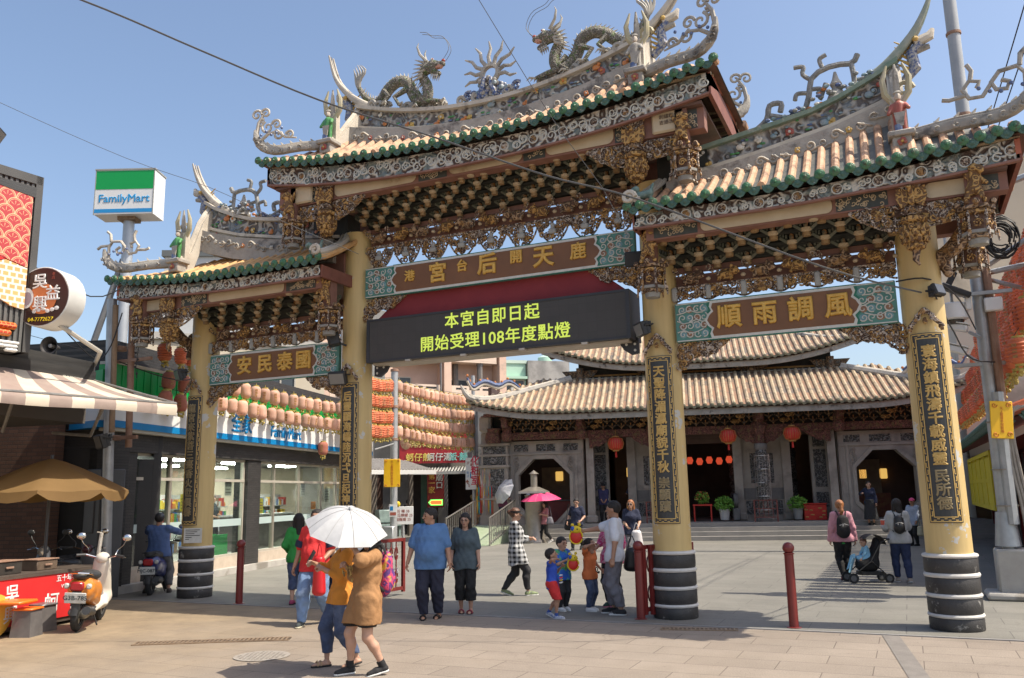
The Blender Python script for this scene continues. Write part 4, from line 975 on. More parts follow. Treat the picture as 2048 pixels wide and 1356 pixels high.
m_dark=M('hall_dark',(.06,.03,.022),(.1,.055,.04),1.2,.6)
m_fasc=M('temple_fascia',(.36,.33,.28),(.25,.225,.19),3,.8,.3,30,c3=(.13,.11,.09),s3=2.5)
# platform with steps
mb=MB();x0,x1=-9.3,10.4
for k,(y,z) in enumerate(((0,.155),(.36,.31),(.72,.465),(1.08,.62))):mb.box(x0+2.6 if k<3 else x0,y,0,x1,14,z)
mb.build('steps',m_step,TEM,smooth=0)
def oct_wall(mb,xa,xb,y,z0,z1,ox,oz0,oz1,hw,ch,th):
	"""wall with a chamfered opening"""
	inn=[(ox-hw+ch,oz0),(ox+hw-ch,oz0),(ox+hw,oz0+ch),(ox+hw,oz1-ch),(ox+hw-ch,oz1),(ox-hw+ch,oz1),(ox-hw,oz1-ch),(ox-hw,oz0+ch)]
	out=[(ox-hw+ch,z0),(ox+hw-ch,z0),(xb,z0),(xb,z1),(ox+hw-ch,z1),(ox-hw+ch,z1),(xa,z1),(xa,z0)]
	for d in (0,th):
		vs=[(a,y+d,b) for a,b in inn]+[(a,y+d,b) for a,b in out]
		fs=[(i,(i+1)%8,8+(i+1)%8,8+i) for i in range(8)]
		mb.add(vs,fs)
	mb.add([(a,y,b) for a,b in inn]+[(a,y+th,b) for a,b in inn],[(i,(i+1)%8,8+(i+1)%8,8+i) for i in range(8)])
# raised surround
	big=[(ox+(a-ox)*1.13,(oz0+oz1)/2+(b-(oz0+oz1)/2)*1.12) for a,b in inn]
	vs=[(a,y-.05,b) for a,b in inn]+[(a,y-.05,b) for a,b in big]+[(a,y,b) for a,b in big]+[(a,y,b) for a,b in inn]
	mb.add(vs,[(i,(i+1)%8,8+(i+1)%8,8+i) for i in range(8)]+[(8+i,8+(i+1)%8,16+(i+1)%8,16+i) for i in range(8)]+[(i,24+i,24+(i+1)%8,(i+1)%8) for i in range(8)])
for s in (-1,1):
	xi,xo=TC+s*5.0,TC+s*8.15
	a,b=min(xi,xo),max(xi,xo);ox=TC+s*6.68
	mb=MB();oct_wall(mb.mat(0),a,b,2.2,.62,3.3+.72,ox,.66,3.27,1.08,.66,.4)
	mb.mat(0).box(a,2.14,3.95,b,2.2,4.02);mb.box(a,2.13,3.45,b,2.2,3.53)
	for q in range(3):
		px=a+(b-a)*(q+.5)/3;mb.mat(1).box(px-.4+(.1 if q!=1 else 0),2.185,3.6,px+.4-(.1 if q!=1 else 0),2.21,3.88)
	for q in (-1,1):mb.mat(0).box(ox+q*1.36-.05,2.16,.62,ox+q*1.36+.05,2.2,3.45)
	for q in (-1,1):
		for k in range(5):mb.mat(0).scroll((ox+q*(1.12+.05*(k%2)),2.17,2.75+.13*k),(1,0,0),(0,0,1),.1,1.2,k,q,.02,4)
	mb.build('octagon_wall',[m_stone,m_stonec],TEM,smooth=0)
# corner pier
	xc=TC+s*8.72
	mb=MB();mb.mat(0).box(xc-.57,1.9,.62,xc+.57,3.2,4.4)
	for z0,z1,e in ((.62,1.0,.06),(2.95,3.05,.08),(3.42,3.5,.06),(3.85,3.95,.1),(1.62,1.7,.04)):mb.box(xc-.57-e,1.9-e,z0,xc+.57+e,3.2+e,z1)
	mb.mat(1).box(xc-.48,1.885,3.06,xc+.48,1.9,3.4);mb.box(xc-.48,1.885,3.52,xc+.48,1.9,3.83);mb.box(xc-.18,1.885,1.78,xc+.4,1.9,2.88)
	mb.mat(2).lathe([(.3,3.95),(.36,4.15),(.3,4.4),(.4,4.55)],(xc-s*.0,1.75,0),10)
	mb.mat(0).bbox((xc+s*.3,1.7,4.75),(.5,.5,.7),.1)
	mb.build('corner_pier',[m_stone,m_stonec,m_beamc],TEM,smooth=30)
# stone pillars and the recessed inner front
for s in (-1,1):
	for xx,y,w in ((4.72,2.0,.3),(3.1,2.9,.34),(1.2,2.9,.34)):
		mb=MB();x=TC+s*xx;mb.box(x-w/2,y,.62,x+w/2,y+w,4.1);mb.bbox((x,y+w/2,.78),(w+.16,w+.16,.32),.06)
		mb.build('stone_pillar',m_stone,TEM,smooth=30)
# panelled wall between the doors (behind the dragon column)
	mb=MB();a,b=TC+s*1.3,TC+s*3.0;a,b=min(a,b),max(a,b)
	mb.mat(0).box(a,3.05,.62,b,3.3,4.1);mb.mat(1).box((a+b)/2-.45,3.03,2.1,(a+b)/2+.45,3.05,3.3);mb.mat(0).box((a+b)/2-.6,3.02,1.95,(a+b)/2+.6,3.04,2.1);mb.box((a+b)/2-.6,3.02,3.3,(a+b)/2+.6,3.04,3.45)
	mb.mat(2).box(a+.02,3.02,1.45,b-.02,3.05,1.9);mb.mat(1).box(a+.15,3.03,.85,b-.15,3.05,1.4)
	mb.build('carved_wall',[m_stone,m_stonec,m_stoned],TEM,smooth=0)
	mb=MB();a,b=TC+s*4.05,TC+s*4.75;a,b=min(a,b),max(a,b)
	mb.mat(0).box(a,3.05,.62,b,3.3,4.1);mb.mat(1).box(a+.12,3.03,1.9,b-.12,3.05,3.4);mb.box(a+.12,3.03,1.1,b-.12,3.05,1.7);mb.box(a+.12,3.03,3.5,b-.12,3.05,3.9)
	mb.build('side_panel',[m_stone,m_stonec],TEM,smooth=0)
	mb=MB();mb.mat(1).lathe([(.2,.9)]+[(.21+.02*math.sin(i*1.9),.95+i*.085) for i in range(29)]+[(.2,3.38)],(TC+s*2.05,1.75,0),14)
	mb.mat(0).lathe([(.34,.62),(.34,.72),(.26,.8),(.3,.9),(.2,.95)],(TC+s*2.05,1.75,0),12);mb.lathe([(.2,3.36),(.26,3.45),(.24,3.62)],(TC+s*2.05,1.75,0),12)
	P=[(TC+s*2.05+.23*math.cos(i*.42),1.75+.23*math.sin(i*.42),1.0+i*.04) for i in range(58)]
	mb.mat(1).tube(P,[.05+.02*math.sin(i) for i in range(58)],5)
	mb.mat(2)
	for k in range(5):mb.lathe([(.27,0),(.275,.012),(.27,.025)],(TC+s*2.05,1.75,1.05+.52*k),18,cap=False)
	for k in range(16):a=2*math.pi*k/16;mb.tube([(TC+s*2.05+.29*math.cos(a),1.75+.29*math.sin(a),.95),(TC+s*2.05+.29*math.cos(a),1.75+.29*math.sin(a),3.2)],.005,3)
	mb.mat(3).lathe([(.19,3.62),(.19,4.1),(.3,4.2),(.32,4.42),(.22,4.5),(.24,5.0)],(TC+s*2.05,1.75,0),10)
	mb.build('dragon_column',[m_stoned,m_stonec,M('steel_hoop',(.5,.5,.48),rough=.35,metal=.8),m_beamc],TEM)
	mb=MB()
	for q in (-1,1):mb.box(TC+s*2.05+q*.42-.025,1.28,.62,TC+s*2.05+q*.42+.025,1.33,1.45)
	for z in (.78,1.1,1.42):mb.box(TC+s*2.05-.42,1.29,z,TC+s*2.05+.42,1.32,z+.03)
	for q in range(4):mb.box(TC+s*2.05-.25+.17*q-.01,1.295,.8,TC+s*2.05-.25+.17*q+.01,1.315,1.42)
	mb.build('barrier',M('barrier_red',(.13,.03,.025),rough=.5),TEM,smooth=0)
# drum stone beside the centre door
	mb=MB();mb.lathe([(.0,-.09),(.27,-.08),(.3,0),(.27,.08),(.0,.09)],(TC+s*1.02,2.7,1.42),16,axis='x');mb.bbox((TC+s*1.02,2.75,.88),(.3,.6,.5),.05)
	mb.build('drum_stone',m_stoned,TEM)
# interior: back wall, ceiling, floor already; courtyard light beyond is dim
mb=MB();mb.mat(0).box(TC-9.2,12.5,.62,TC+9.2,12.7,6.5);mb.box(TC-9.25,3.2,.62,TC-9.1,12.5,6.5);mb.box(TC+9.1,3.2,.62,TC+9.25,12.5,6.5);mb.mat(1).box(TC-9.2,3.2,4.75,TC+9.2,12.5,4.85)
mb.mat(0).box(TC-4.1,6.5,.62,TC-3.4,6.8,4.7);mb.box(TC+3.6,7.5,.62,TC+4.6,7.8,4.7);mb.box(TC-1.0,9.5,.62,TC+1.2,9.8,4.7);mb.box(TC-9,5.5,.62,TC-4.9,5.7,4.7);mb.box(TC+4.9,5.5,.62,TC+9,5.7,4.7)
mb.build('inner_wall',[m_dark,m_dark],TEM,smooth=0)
for x,y in ((TC+.35+.9,6.2),(TC+3.55,6.0),(TC-2.6,6.2)):
	mb=MB();mb.lathe([(.27+.03*math.sin(i*1.7),.62+i*.12) for i in range(34)],(x,y,0),14);mb.build('inner_column',m_stonec,TEM)
mb=MB()
for i in range(5):mb.lathe([(.09,-.15),(.15,0),(.09,.15)],(TC-.7+.42*i,5.4,3.15-.05*(i%2)),10)
mb.build('inner_lantern',M('inner_red',(.5,.05,.03),emit=((1,.12,.05),.35)),TEM)
mb=MB()
for x,y,z in ((-3.3,5.2,2.7),(-2.75,6.0,2.75),(-3.2,5.2,2.2),(3.5,6.5,3.3),(-6.5,5.3,2.6),(6.4,5.35,2.4),(7.2,5.35,2.4)):mb.bbox((TC+x,y,z),(.34,.1,.42),.03)
mb.build('lamp_panel',M('inner_lamp',(.7,.45,.12),emit=((1,.6,.15),.5)),TEM)
for x in (-6.4,6.2):
	mb=MB();mb.mat(0).box(TC+x-1.2,5.2,.62,TC+x+1.2,5.45,1.6);mb.mat(1).box(TC+x-.9,5.3,1.6,TC+x+.9,5.4,3.0)
	mb.build('altar',[M('altar_red',(.2,.04,.03),(.3,.14,.05),7),M('altar_back',(.2,.13,.09),(.28,.2,.12),4)],TEM,smooth=0)
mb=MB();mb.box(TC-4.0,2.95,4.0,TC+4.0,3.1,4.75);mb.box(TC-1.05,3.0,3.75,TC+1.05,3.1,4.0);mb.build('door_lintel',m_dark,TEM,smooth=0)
# front beams and brackets
mb=MB();mb.mat(0).box(TC-8.2,1.72,4.06,TC+8.2,2.0,4.36);mb.mat(1).box(TC-8.9,2.0,4.36,TC+8.9,2.3,5.4);mb.mat(0).box(TC-8.9,.75,4.98,TC+8.9,.95,5.1)
for x in (-8.1,-5.0,-2.05,2.05,5.0,8.1):
	mb.mat(0).lathe([(.16,4.0),(.22,4.1),(.26,4.3),(.18,4.42),(.2,4.6),(.14,4.75)],(TC+x,1.62,0),10);mb.box(TC+x-.12,1.0,4.55,TC+x+.12,1.9,4.95)
mb.build('front_beam',[m_beamc,m_dkgreen],TEM,smooth=30)
mb=MB();rnd=random.Random(3)
for r in range(3):
	for i in range(44):
		x=TC-8.2+16.4*(i+.5*(r%2))/44;y=1.78-.24*r;z=4.42+.19*r
		mb.mat(0).lathe([(.035,0),(.06,.03),(.07,.09),(.05,.1)],(x,y,z),6);mb.mat(1).tube([(x,y,z-.04),(x,y-.02,z+.2)],.025,5)
		for s in (-1,1):mb.mat(0).tube([(x,y+.04,z+.04),(x+s*.16,y,z+.13)],[.04,.03],4)
		if i%5==0 and r<2:mb.mat(2).ball((x,y-.05,z+.1),.1,8,(1.5,.7,.9));mb.scroll((x+.14,y-.1,z+.08),(1,0,0),(0,0,1),.09,1.2,r,1,.025,5)
mb.build('bracket_tier',[m_brk,m_borange,m_carvg],TEM)
for x0_,x1_,in ((-4.7,-3.7),(-1.85,-1.1),(1.1,1.85),(3.7,4.7),(-3.0,-2.25),(2.25,3.0)):
	mb=MB();k=10;d=.42;flip=abs(x0_)<abs(x1_);big=x0_ if (x0_<0)==(abs(x0_)>2.0) else x1_
	if abs(abs(x0_)-2.05)<abs(abs(x1_)-2.05):big,sm=x0_,x1_
	else:big,sm=x1_,x0_
	if abs(x0_)>3.5:big,sm=(x0_,x1_) if abs(x0_)>abs(x1_) else (x1_,x0_)
	pr=[(TC+big,4.06),(TC+big,4.06-d)]+[(TC+lerp(big,sm,i/k),4.06-d*(1-(i/k)**2.2)*(.95+.08*math.sin(i*1.8))) for i in range(1,k)]+[(TC+sm,4.06)]
	mb.prism(pr,1.78,1.9);mb.build('beam_brace',m_beamc,TEM,smooth=0)
# roofs
def eave_t(x):q=abs(x-TC);return 5.08+.45*max(0,(q-5.2)/3.9)**2.2
def big_roof(name,hw,y0,y1,ev,rise,over,seed):
	mb=MB();T=[]
	def z(x,y):
		v=(y-y0)/(y1-y0);zz_=ev(x)+rise*(v**1.1)
		d=hw-abs(x-TC);return min(zz_,ev(x)+d*.62+.02)
	nx=44
	mb.mat(1).grid(lambda u,v:(TC-hw+2*hw*u,lerp(y0,y1,v),z(TC-hw+2*hw*u,lerp(y0,y1,v))),nx,8)
	mb.mat(3).grid(lambda u,v:(TC-hw+2*hw*u,lerp(y0,y1,v),z(TC-hw+2*hw*u,lerp(y0,y1,v))-.12),nx,8)
	n=int(2*hw/.27);st=2*hw/n
	for i in range(n+1):
		x=TC-hw+i*st;pts=[]
		for j in range(9):
			y=lerp(y0,y1,j/8);pts.append((x,y-(.03 if j==0 else 0),z(x,y)+.01))
			if j and z(x,y)>=ev(x)+(hw-abs(x-TC))*.62+.019:break
		if len(pts)>1:mb.mat(0).tube(pts,.078,7)
		mb.mat(2).lathe([(.0,-.02),(.06,-.015),(.085,.0),(.08,.03)],(x,y0-.05,ev(x)+.015),8,axis='y')
		if i<n:c=x+st/2;e=ev(c);mb.mat(2).prism([(c-.09,e),(c-.07,e-.08),(c,e-.11),(c+.07,e-.08),(c+.09,e)],y0-.05,y0-.03)
# fascia board and rafters
	k=30
	for i in range(k):
		a,b=TC-hw+.1+(2*hw-.2)*i/k,TC-hw+.1+(2*hw-.2)*(i+1)/k
		mb.mat(4).add([(a,y0+.06,ev(a)-.34),(b,y0+.06,ev(b)-.34),(b,y0+.06,ev(b)-.1),(a,y0+.06,ev(a)-.1),(a,y0+.16,ev(a)-.34),(b,y0+.16,ev(b)-.34),(b,y0+.16,ev(b)-.1),(a,y0+.16,ev(a)-.1)],[(0,1,2,3),(4,7,6,5),(0,4,5,1)])
	n2=int(2*hw/.3)
	for i in range(n2):
		x=TC-hw+.2+(2*hw-.4)*i/n2;mb.mat(3).tube([(x,y0+.12,ev(x)-.16),(x,y0+over,ev(x)-.16+over*.3)],.035,5)
		if i%2:mb.mat(4).lathe([(.0,-.02),(.05,-.02),(.06,.0)],(x,y0+.06,ev(x)-.22),8,axis='y')
	return mb.build(name,[m_tilet,m_pant,m_capt,M('rafter',(.14,.075,.05),(.1,.055,.04),4,.8),m_fasc],TEM)
m_tilet=M('temple_roll_tile',(.44,.36,.24),(.38,.27,.165),7,.7,.2,30,c3=(.2,.16,.11),s3=3.5,t3=(.48,.64),stretch=(1,3,1))
m_pant=M('temple_pan_tile',(.3,.15,.085),(.22,.15,.1),5,.7,.3,20,c3=(.12,.1,.085),s3=1.4,t3=(.45,.62))
m_capt=M('temple_cap_tile',(.2,.17,.1),(.12,.12,.08),8,.7,.3,30)
big_roof('lower_roof',9.5,.55,3.45,eave_t,1.62,1.5,1)
def eave_u(x):q=abs(x-TC);return 7.22+.05*q*.2+.85*max(0,(q-2.2)/4.5)**1.9
mb=MB();mb.mat(0).box(TC-5.6,3.5,5.5,TC+5.6,3.7,6.62);mb.mat(1).box(TC-5.3,3.9,6.5,TC+5.3,4.1,7.6);mb.mat(2).box(TC-5.6,3.45,6.6,TC+5.6,4.0,6.74);mb.mat(3).box(TC-5.3,3.84,6.85,TC+5.3,3.9,6.92)
for x in (-5.2,-2.05,2.05,5.2):
	mb.mat(4).lathe([(.14,6.45),(.2,6.55),(.2,6.75),(.14,6.9),(.16,7.2)],(TC+x,3.5,0),9)
	mb.mat(4).prism([(TC+x-.8,7.1),(TC+x-.6,6.85),(TC+x-.2,6.72),(TC+x+.2,6.72),(TC+x+.6,6.85),(TC+x+.8,7.1)],3.55,3.65)
mb.build('upper_wall',[m_stoned,m_dkgreen,m_stoneg,m_gold,m_brk],TEM,smooth=30)
big_roof('upper_roof',6.9,2.95,6.5,eave_u,1.9,1.2,2)
for s in (-1,1):  # hip ridges with their curling tips
	mb=MB()
	P=smooth_pts([(TC+s*5.6,3.4,6.72),(TC+s*7.2,2.4,6.2),(TC+s*8.5,1.3,5.75),(TC+s*9.4,.6,5.75),(TC+s*9.75,.4,6.3)],14)
	mb.mat(0).tube(P,[.16]*10+[.15,.13,.1,.07,.03],8)
	mb.mat(1).tube([(p.x,p.y,p.z+.13) for p in P[:13]],.05,5)
	D=smooth_pts([(TC+s*7.6,2.0,6.3),(TC+s*8.0,1.7,6.55),(TC+s*8.4,1.4,6.35),(TC+s*8.9,1.0,6.5),(TC+s*9.3,.7,6.25),(TC+s*9.5,.5,6.6)],18)
	mb.mat(2).tube(D,[.04+.05*math.sin(math.pi*i/18) for i in range(19)],7);mb.mat(1).tube([(p.x,p.y+.03,p.z-.12) for p in D],.07,6)
	for p in D[::2]:mb.mat(4).ball((p.x,p.y,p.z+.1),.06,6)
	Q=smooth_pts([(TC+s*4.2,4.8,8.4),(TC+s*5.5,3.8,8.0),(TC+s*6.9,2.95,8.1)],8);mb.mat(0).tube(Q,.14,7)
	mb.build('roof_ridge',[m_stoneg,m_stonel,FLC[4],FLC[5],FLC[3]],TEM)
# lanterns, offerings, planters: each a thing of its own
m_lred=M('lantern_red',(.55,.035,.02),(.4,.02,.015),3,.45,spec=.4)
lan_groups='red globe lanterns hung along the temple front'
lan_l=['red globe lantern hung in the temple doorway left of the gate pillar','red globe lantern beside the carved dragon column, left side','red globe lantern hung over the doorway with the leafy planter']
for (x,y,z),lb in zip(((-3.1,1.6,3.78),(1.32,1.35,3.93),(3.72,1.3,3.95)),lan_l):
	o=empty('palace_lantern',tw(x,y,z),TA,lb,'lantern',lan_groups)
	mb=MB();mb.lathe([(.12,-.27),(.26,-.2),(.33,0),(.26,.2),(.12,.27)],(0,0,0),20);mb.build('shade',m_lred,o)
	mb=MB()
	for k in range(20):a=2*math.pi*k/20;mb.tube([(.125*math.cos(a),.125*math.sin(a),-.27),(.268*math.cos(a),.268*math.sin(a),-.2),(.338*math.cos(a),.338*math.sin(a),0),(.268*math.cos(a),.268*math.sin(a),.2),(.125*math.cos(a),.125*math.sin(a),.27)],.006,4)
	mb.lathe([(.13,.26),(.13,.31)],(0,0,0),12);mb.lathe([(.13,-.31),(.13,-.26)],(0,0,0),12);mb.tube([(0,0,.3),(0,0,4.05+.1-z+.2)],.01,4)
	mb.build('frame',m_gold,o)
	mb=MB();mb.tube([(0,0,-.3),(0,0,-.55)],[.03,.045],6);mb.build('tassel',m_lred,o)
m_leaf=M('planter_leaf',(.2,.42,.05),(.1,.26,.04),9,.55)
def leafy(name,c,r,n,mats,seed,label,cat,sc=(1,1,.8),base=None,flowers=None,lsz=.05):
	o=empty(name,c,0,label,cat);rnd=random.Random(seed);mb=MB()
	for i in range(n):
		d=Vector((rnd.gauss(0,1),rnd.gauss(0,1),rnd.gauss(0,1))).normalized()*r*rnd.uniform(.55,1.0);p=Vector((d.x*sc[0],d.y*sc[1],d.z*sc[2]+r*.55))
		if p.z<-.05:continue
		a=Vector((rnd.gauss(0,1),rnd.gauss(0,1),rnd.gauss(0,.6))).normalized();b=a.cross(Vector((rnd.gauss(0,1),rnd.gauss(0,1),rnd.gauss(0,1)))).normalized();L=lsz*rnd.uniform(.7,1.4)
		mb.mat(rnd.choice(flowers) if flowers and p.z>r*.3 and rnd.random()<.3 else 0).add([p-a*L,p+b*L*.5,p+a*L,p-b*L*.5],[(0,1,2,3)])
	mb.build('foliage',mats,o,smooth=0,fix=False)
	if base:base(o)
	return o
def pot(w,h,col):
	def f(o):
		mb=MB();mb.lathe([(w*.75,-h),(w,-.0),(w*1.06,0),(w*1.06,.04),(w*.9,.04)],(0,0,0),12);mb.build('pot',M('pot_'+col[0],col[1],rough=.7),o)
	return f
leafy('planter',tw(1.05,2.5,1.05),.42,600,[m_leaf],1,'round bright green shrub in a low white pot by the centre doorway','plant',base=pot(.22,.38,('white',(.5,.49,.46))))
leafy('planter',tw(3.85,2.5,1.05),.4,520,[m_leaf],2,'bright green shrub behind the red offering box in the right doorway','plant',base=pot(.2,.38,('grey',(.3,.3,.28))))
leafy('flower_stand',tw(.2,2.55,1.38),.32,330,[m_leaf,FLC[3],FLC[1],FLC[0]],3,'orange and yellow flowers standing on the red altar table','flowers',flowers=[1,1,2,3])
o=empty('altar_table',tw(.2,2.55,.62),TA,'small red wooden table carrying orange flowers at the temple door','table')
mb=MB();mb.box(-.38,-.25,.62,.38,.25,.68);mb.build('tabletop',m_lred,o,smooth=0)
for a in (-1,1):
	for b in (-1,1):mb=MB();mb.box(a*.33-.025,b*.2-.025,0,a*.33+.025,b*.2+.025,.62);mb.build('leg',m_lred,o,smooth=0)
o=empty('offering_box',tw(4.5,2.6,.62),TA,'red offering box with gold fish pattern in the right temple doorway','box')
mb=MB();mb.bbox((0,0,.3),(.85,.4,.6),.02);mb.mat(1)
for k in range(9):mb.ball((random.uniform(-.35,.35),-.2,random.uniform(.1,.5)),.05,6,(1.5,.3,.6))
mb.build('chest',[m_lred,m_gold],o)
mb=MB();mb.bbox((0,0,.63),(.9,.44,.05),.01);mb.build('lid',m_lred,o)
# ramp and its railings at the left end of the steps
mb=MB();mb.add([(-9.2,-2.2,.01),(-7.5,-2.2,.01),(-7.2,1.1,.62),(-8.9,1.1,.62),(-9.2,-2.2,0),(-7.5,-2.2,0),(-7.2,1.1,0),(-8.9,1.1,0)],[(0,1,2,3),(0,4,5,1),(1,5,6,2),(3,7,4,0),(2,6,7,3)])
o=mb.build('ramp',M('ramp_green',(.25,.32,.2),(.33,.38,.27),3,.8),smooth=0);o.location=TEM.location;o.rotation_euler=(0,0,TA);o['kind']='structure'
m_steel=M('rail_steel',(.35,.33,.3),(.28,.26,.24),6,.4,metal=.7)
for (ax,bx),lb in zip(((-9.15,-8.85),(-7.5,-7.2)),('steel ramp railing nearer the flag stand','steel ramp railing nearer the stone steps')):
	o=empty('ramp_railing',TEM.location,TA,lb,'railing','railings of the green ramp');mb=MB();n=16
	for i in range(n+1):
		t=i/n;x,y,z=lerp(ax,bx,t),lerp(-2.2,1.1,t),lerp(.01,.62,t);mb.tube([(x,y,z),(x,y,z+(1.0 if i%16==0 else .95))],.018 if i%8 else .03,5)
	mb.build('baluster',m_steel,o);mb=MB();mb.tube([(ax,-2.25,1.0),(bx,1.15,1.63)],.03,7);mb.tube([(ax,-2.2,.12),(bx,1.1,.73)],.02,5);mb.build('handrail',m_steel,o)
# metal incense-paper burner in front of the left octagon
o=empty('paper_burner',tw(-6.15,-.35),TA,'stainless steel incense burner with a small chimney before the octagonal doorway','burner')
m_st2=M('burner_steel',(.36,.33,.28),(.27,.24,.2),3,.4,metal=.6)
mb=MB();mb.lathe([(.42,0),(.4,.1),(.37,.15),(.37,1.75),(.4,1.8)],(0,0,0),8);mb.build('body',m_st2,o)
mb=MB();mb.lathe([(.75,1.86),(.72,1.93),(.25,2.1),(.0,2.12)],(0,0,0),4,a0=math.pi/4);mb.build('roof',m_st2,o)
mb=MB();mb.lathe([(.13,2.05),(.13,2.6)],(0,0,0),10);mb.lathe([(.2,2.6),(.0,2.75)],(0,0,0),10);mb.build('chimney',m_st2,o)
# flag rack
o=empty('flag_rack',(-9.95,19.3,0),TA,'wooden rack holding a row of spear-tipped festival flags beside the ramp','flag rack')
mb=MB();
for z in (.35,.95,1.55):mb.box(-.36,-.05,z,.36,.05,z+.07)
for x in (-.36,.36):mb.box(x-.05,-.06,0,x+.05,.06,1.6)
mb.build('frame',M('rack_wood',(.38,.17,.07),(.28,.12,.05),6,.6),o,smooth=0)
fcol=[M('flag_'+n,c,rough=.8) for n,c in (('red',(.5,.05,.05)),('teal',(.05,.35,.4)),('yellow',(.65,.42,.06)),('pink',(.55,.25,.25)),('white',(.5,.48,.45)),('orange',(.6,.2,.04)))]
for i in range(9):
	x=-.32+.08*i;mb=MB();mb.tube([(x,0,.3),(x+.02,0,3.1)],.014,5);mb.lathe([(.0,.14),(.03,.03),(.012,0)],(x+.02,0,3.1),6);p=mb.build('pole',m_steel,o)
	mb=MB();c=fcol[(i*5)%6];c2=fcol[(i*5+2)%6]
	mb.mat(0).grid(lambda u,v:(x+.02+.06*v*(1+.3*math.sin(u*5))+.03*math.sin(v*9+u*6),-.02+.05*math.sin(v*7+i),3.0-1.2*u-.5*v*(1-u)),8,6)
	mb.build('flag',[c],p,smooth=60,fix=False)
	mb=MB();mb.grid(lambda u,v:(x-.02+.08*v+.02*math.sin(v*9+u*8),-.05+.04*math.sin(v*6+i),2.3-1.1*u-.2*v),8,5);mb.build('flag',[c2],p,smooth=60,fix=False)
# table of offerings in the left octagon
o=empty('counter_table',tw(-5.9,3.6,.62),TA,'red covered counter inside the left octagonal doorway','table')
mb=MB();mb.bbox((0,0,.45),(1.5,.6,.9),.02);mb.build('body',M('dull_red',(.2,.04,.03),(.13,.03,.025),5,.7),o)
mb=MB();mb.bbox((0,0,.93),(1.6,.7,.05),.01);mb.build('tabletop',m_stoned,o)
# -- convenience store on the left
FA=math.radians(103.0)
FM=empty('convenience_store',(-9.66,3.74,0),FA,'glass fronted corner convenience store with white, green and blue signboard','shop')
FM_M=Matrix.Translation((-9.66,3.74,0))@Matrix.Rotation(FA,4,'Z')  # local x along the front, -y out to the plaza
m_dkbrick=blocks('black_brick',(.035,.033,.032),(.05,.047,.045),(.02,.02,.02),.22,.06,.006,rough=.45,bump=.5,plane='xz',noise=.2)
m_fwhite=M('sign_white',(.72,.72,.7),(.68,.68,.67),2,.4)
m_fblue=M('sign_blue',(.0,.19,.45),rough=.4)
m_fgreen=M('sign_green',(.0,.30,.06),rough=.4)
m_alu=M('window_frame',(.5,.46,.38),(.42,.38,.32),4,.45,metal=.2)
m_tilew=M('plinth_beige',(.5,.42,.33),(.4,.33,.26),4,.8,.2)
def glass_mat(name,tint,fac):
	m,nt,b=_base(name);L=nt.links.new;nt.nodes.remove(b)
	t=N(nt,'BsdfTransparent');t.inputs[0].default_value=rgba(tint);g=N(nt,'BsdfGlossy');g.inputs['Roughness'].default_value=.02
	x=N(nt,'MixShader');x.inputs[0].default_value=fac;L(t.outputs[0],x.inputs[1]);L(g.outputs[0],x.inputs[2]);L(x.outputs[0],nt.nodes['Material Output'].inputs[0]);return m
m_glass=glass_mat('shop_glass',(.8,.86,.84),.14)
mb=MB()  # shell: back, floor, ceiling, roof slab, side walls
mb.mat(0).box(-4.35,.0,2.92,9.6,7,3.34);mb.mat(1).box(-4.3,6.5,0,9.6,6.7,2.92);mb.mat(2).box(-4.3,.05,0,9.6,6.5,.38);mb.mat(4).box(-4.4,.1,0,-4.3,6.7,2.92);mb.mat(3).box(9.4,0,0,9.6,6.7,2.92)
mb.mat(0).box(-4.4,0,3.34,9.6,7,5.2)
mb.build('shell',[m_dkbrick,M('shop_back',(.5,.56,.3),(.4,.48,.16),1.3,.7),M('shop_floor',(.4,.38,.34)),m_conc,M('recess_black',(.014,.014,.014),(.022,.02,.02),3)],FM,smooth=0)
mb=MB();mb.mat(0).box(-4.5,-.28,0,9.6,-.05,.16);mb.mat(1).box(-3.5,-.05,.0,9.6,.1,.42);mb.build('plinth',[m_conc,m_tilew],FM,smooth=0)
mb=MB()  # dark piers
for a,b,d in ((-4.4,-3.5,.35),(1.22,1.92,.28),(8.3,9.6,.25)):mb.box(a,-.12,0,b,d,2.93)
mb.box(-4.4,-.16,2.88,9.6,.12,3.34)
mb.build('brick_pier',m_dkbrick,FM,smooth=0)
# windows and doors
wins=[(-3.48,-2.1),(-2.1,-.9),(-.9,1.22),(1.92,2.92),(2.92,4.5),(4.5,6.1),(6.1,7.3),(7.3,8.3)]
for i,(a,b) in enumerate(wins):
	w=empty('window',(0,0,0));w.parent=FM
	mb=MB();e=.045
	for x in (a,b):mb.box(x-e,-.02,.42,x+e,.08,2.88)
	for z in (.42,2.3,2.82):mb.box(a,-.025,z,b,.075,z+.065)
	mb.build('frame',m_alu,w,smooth=0)
	mb=MB();mb.box(a+.03,.02,.45,b-.03,.035,2.85);mb.build('pane',m_glass,w,smooth=0)
	mb=MB();mb.box(a+.05,.012,1.18 if i not in (4,) else 1.2,b-.05,.018,1.36);mb.build('film',M('glass_film',(.5,.6,.58),rough=.5,alpha=.6),w,smooth=0)
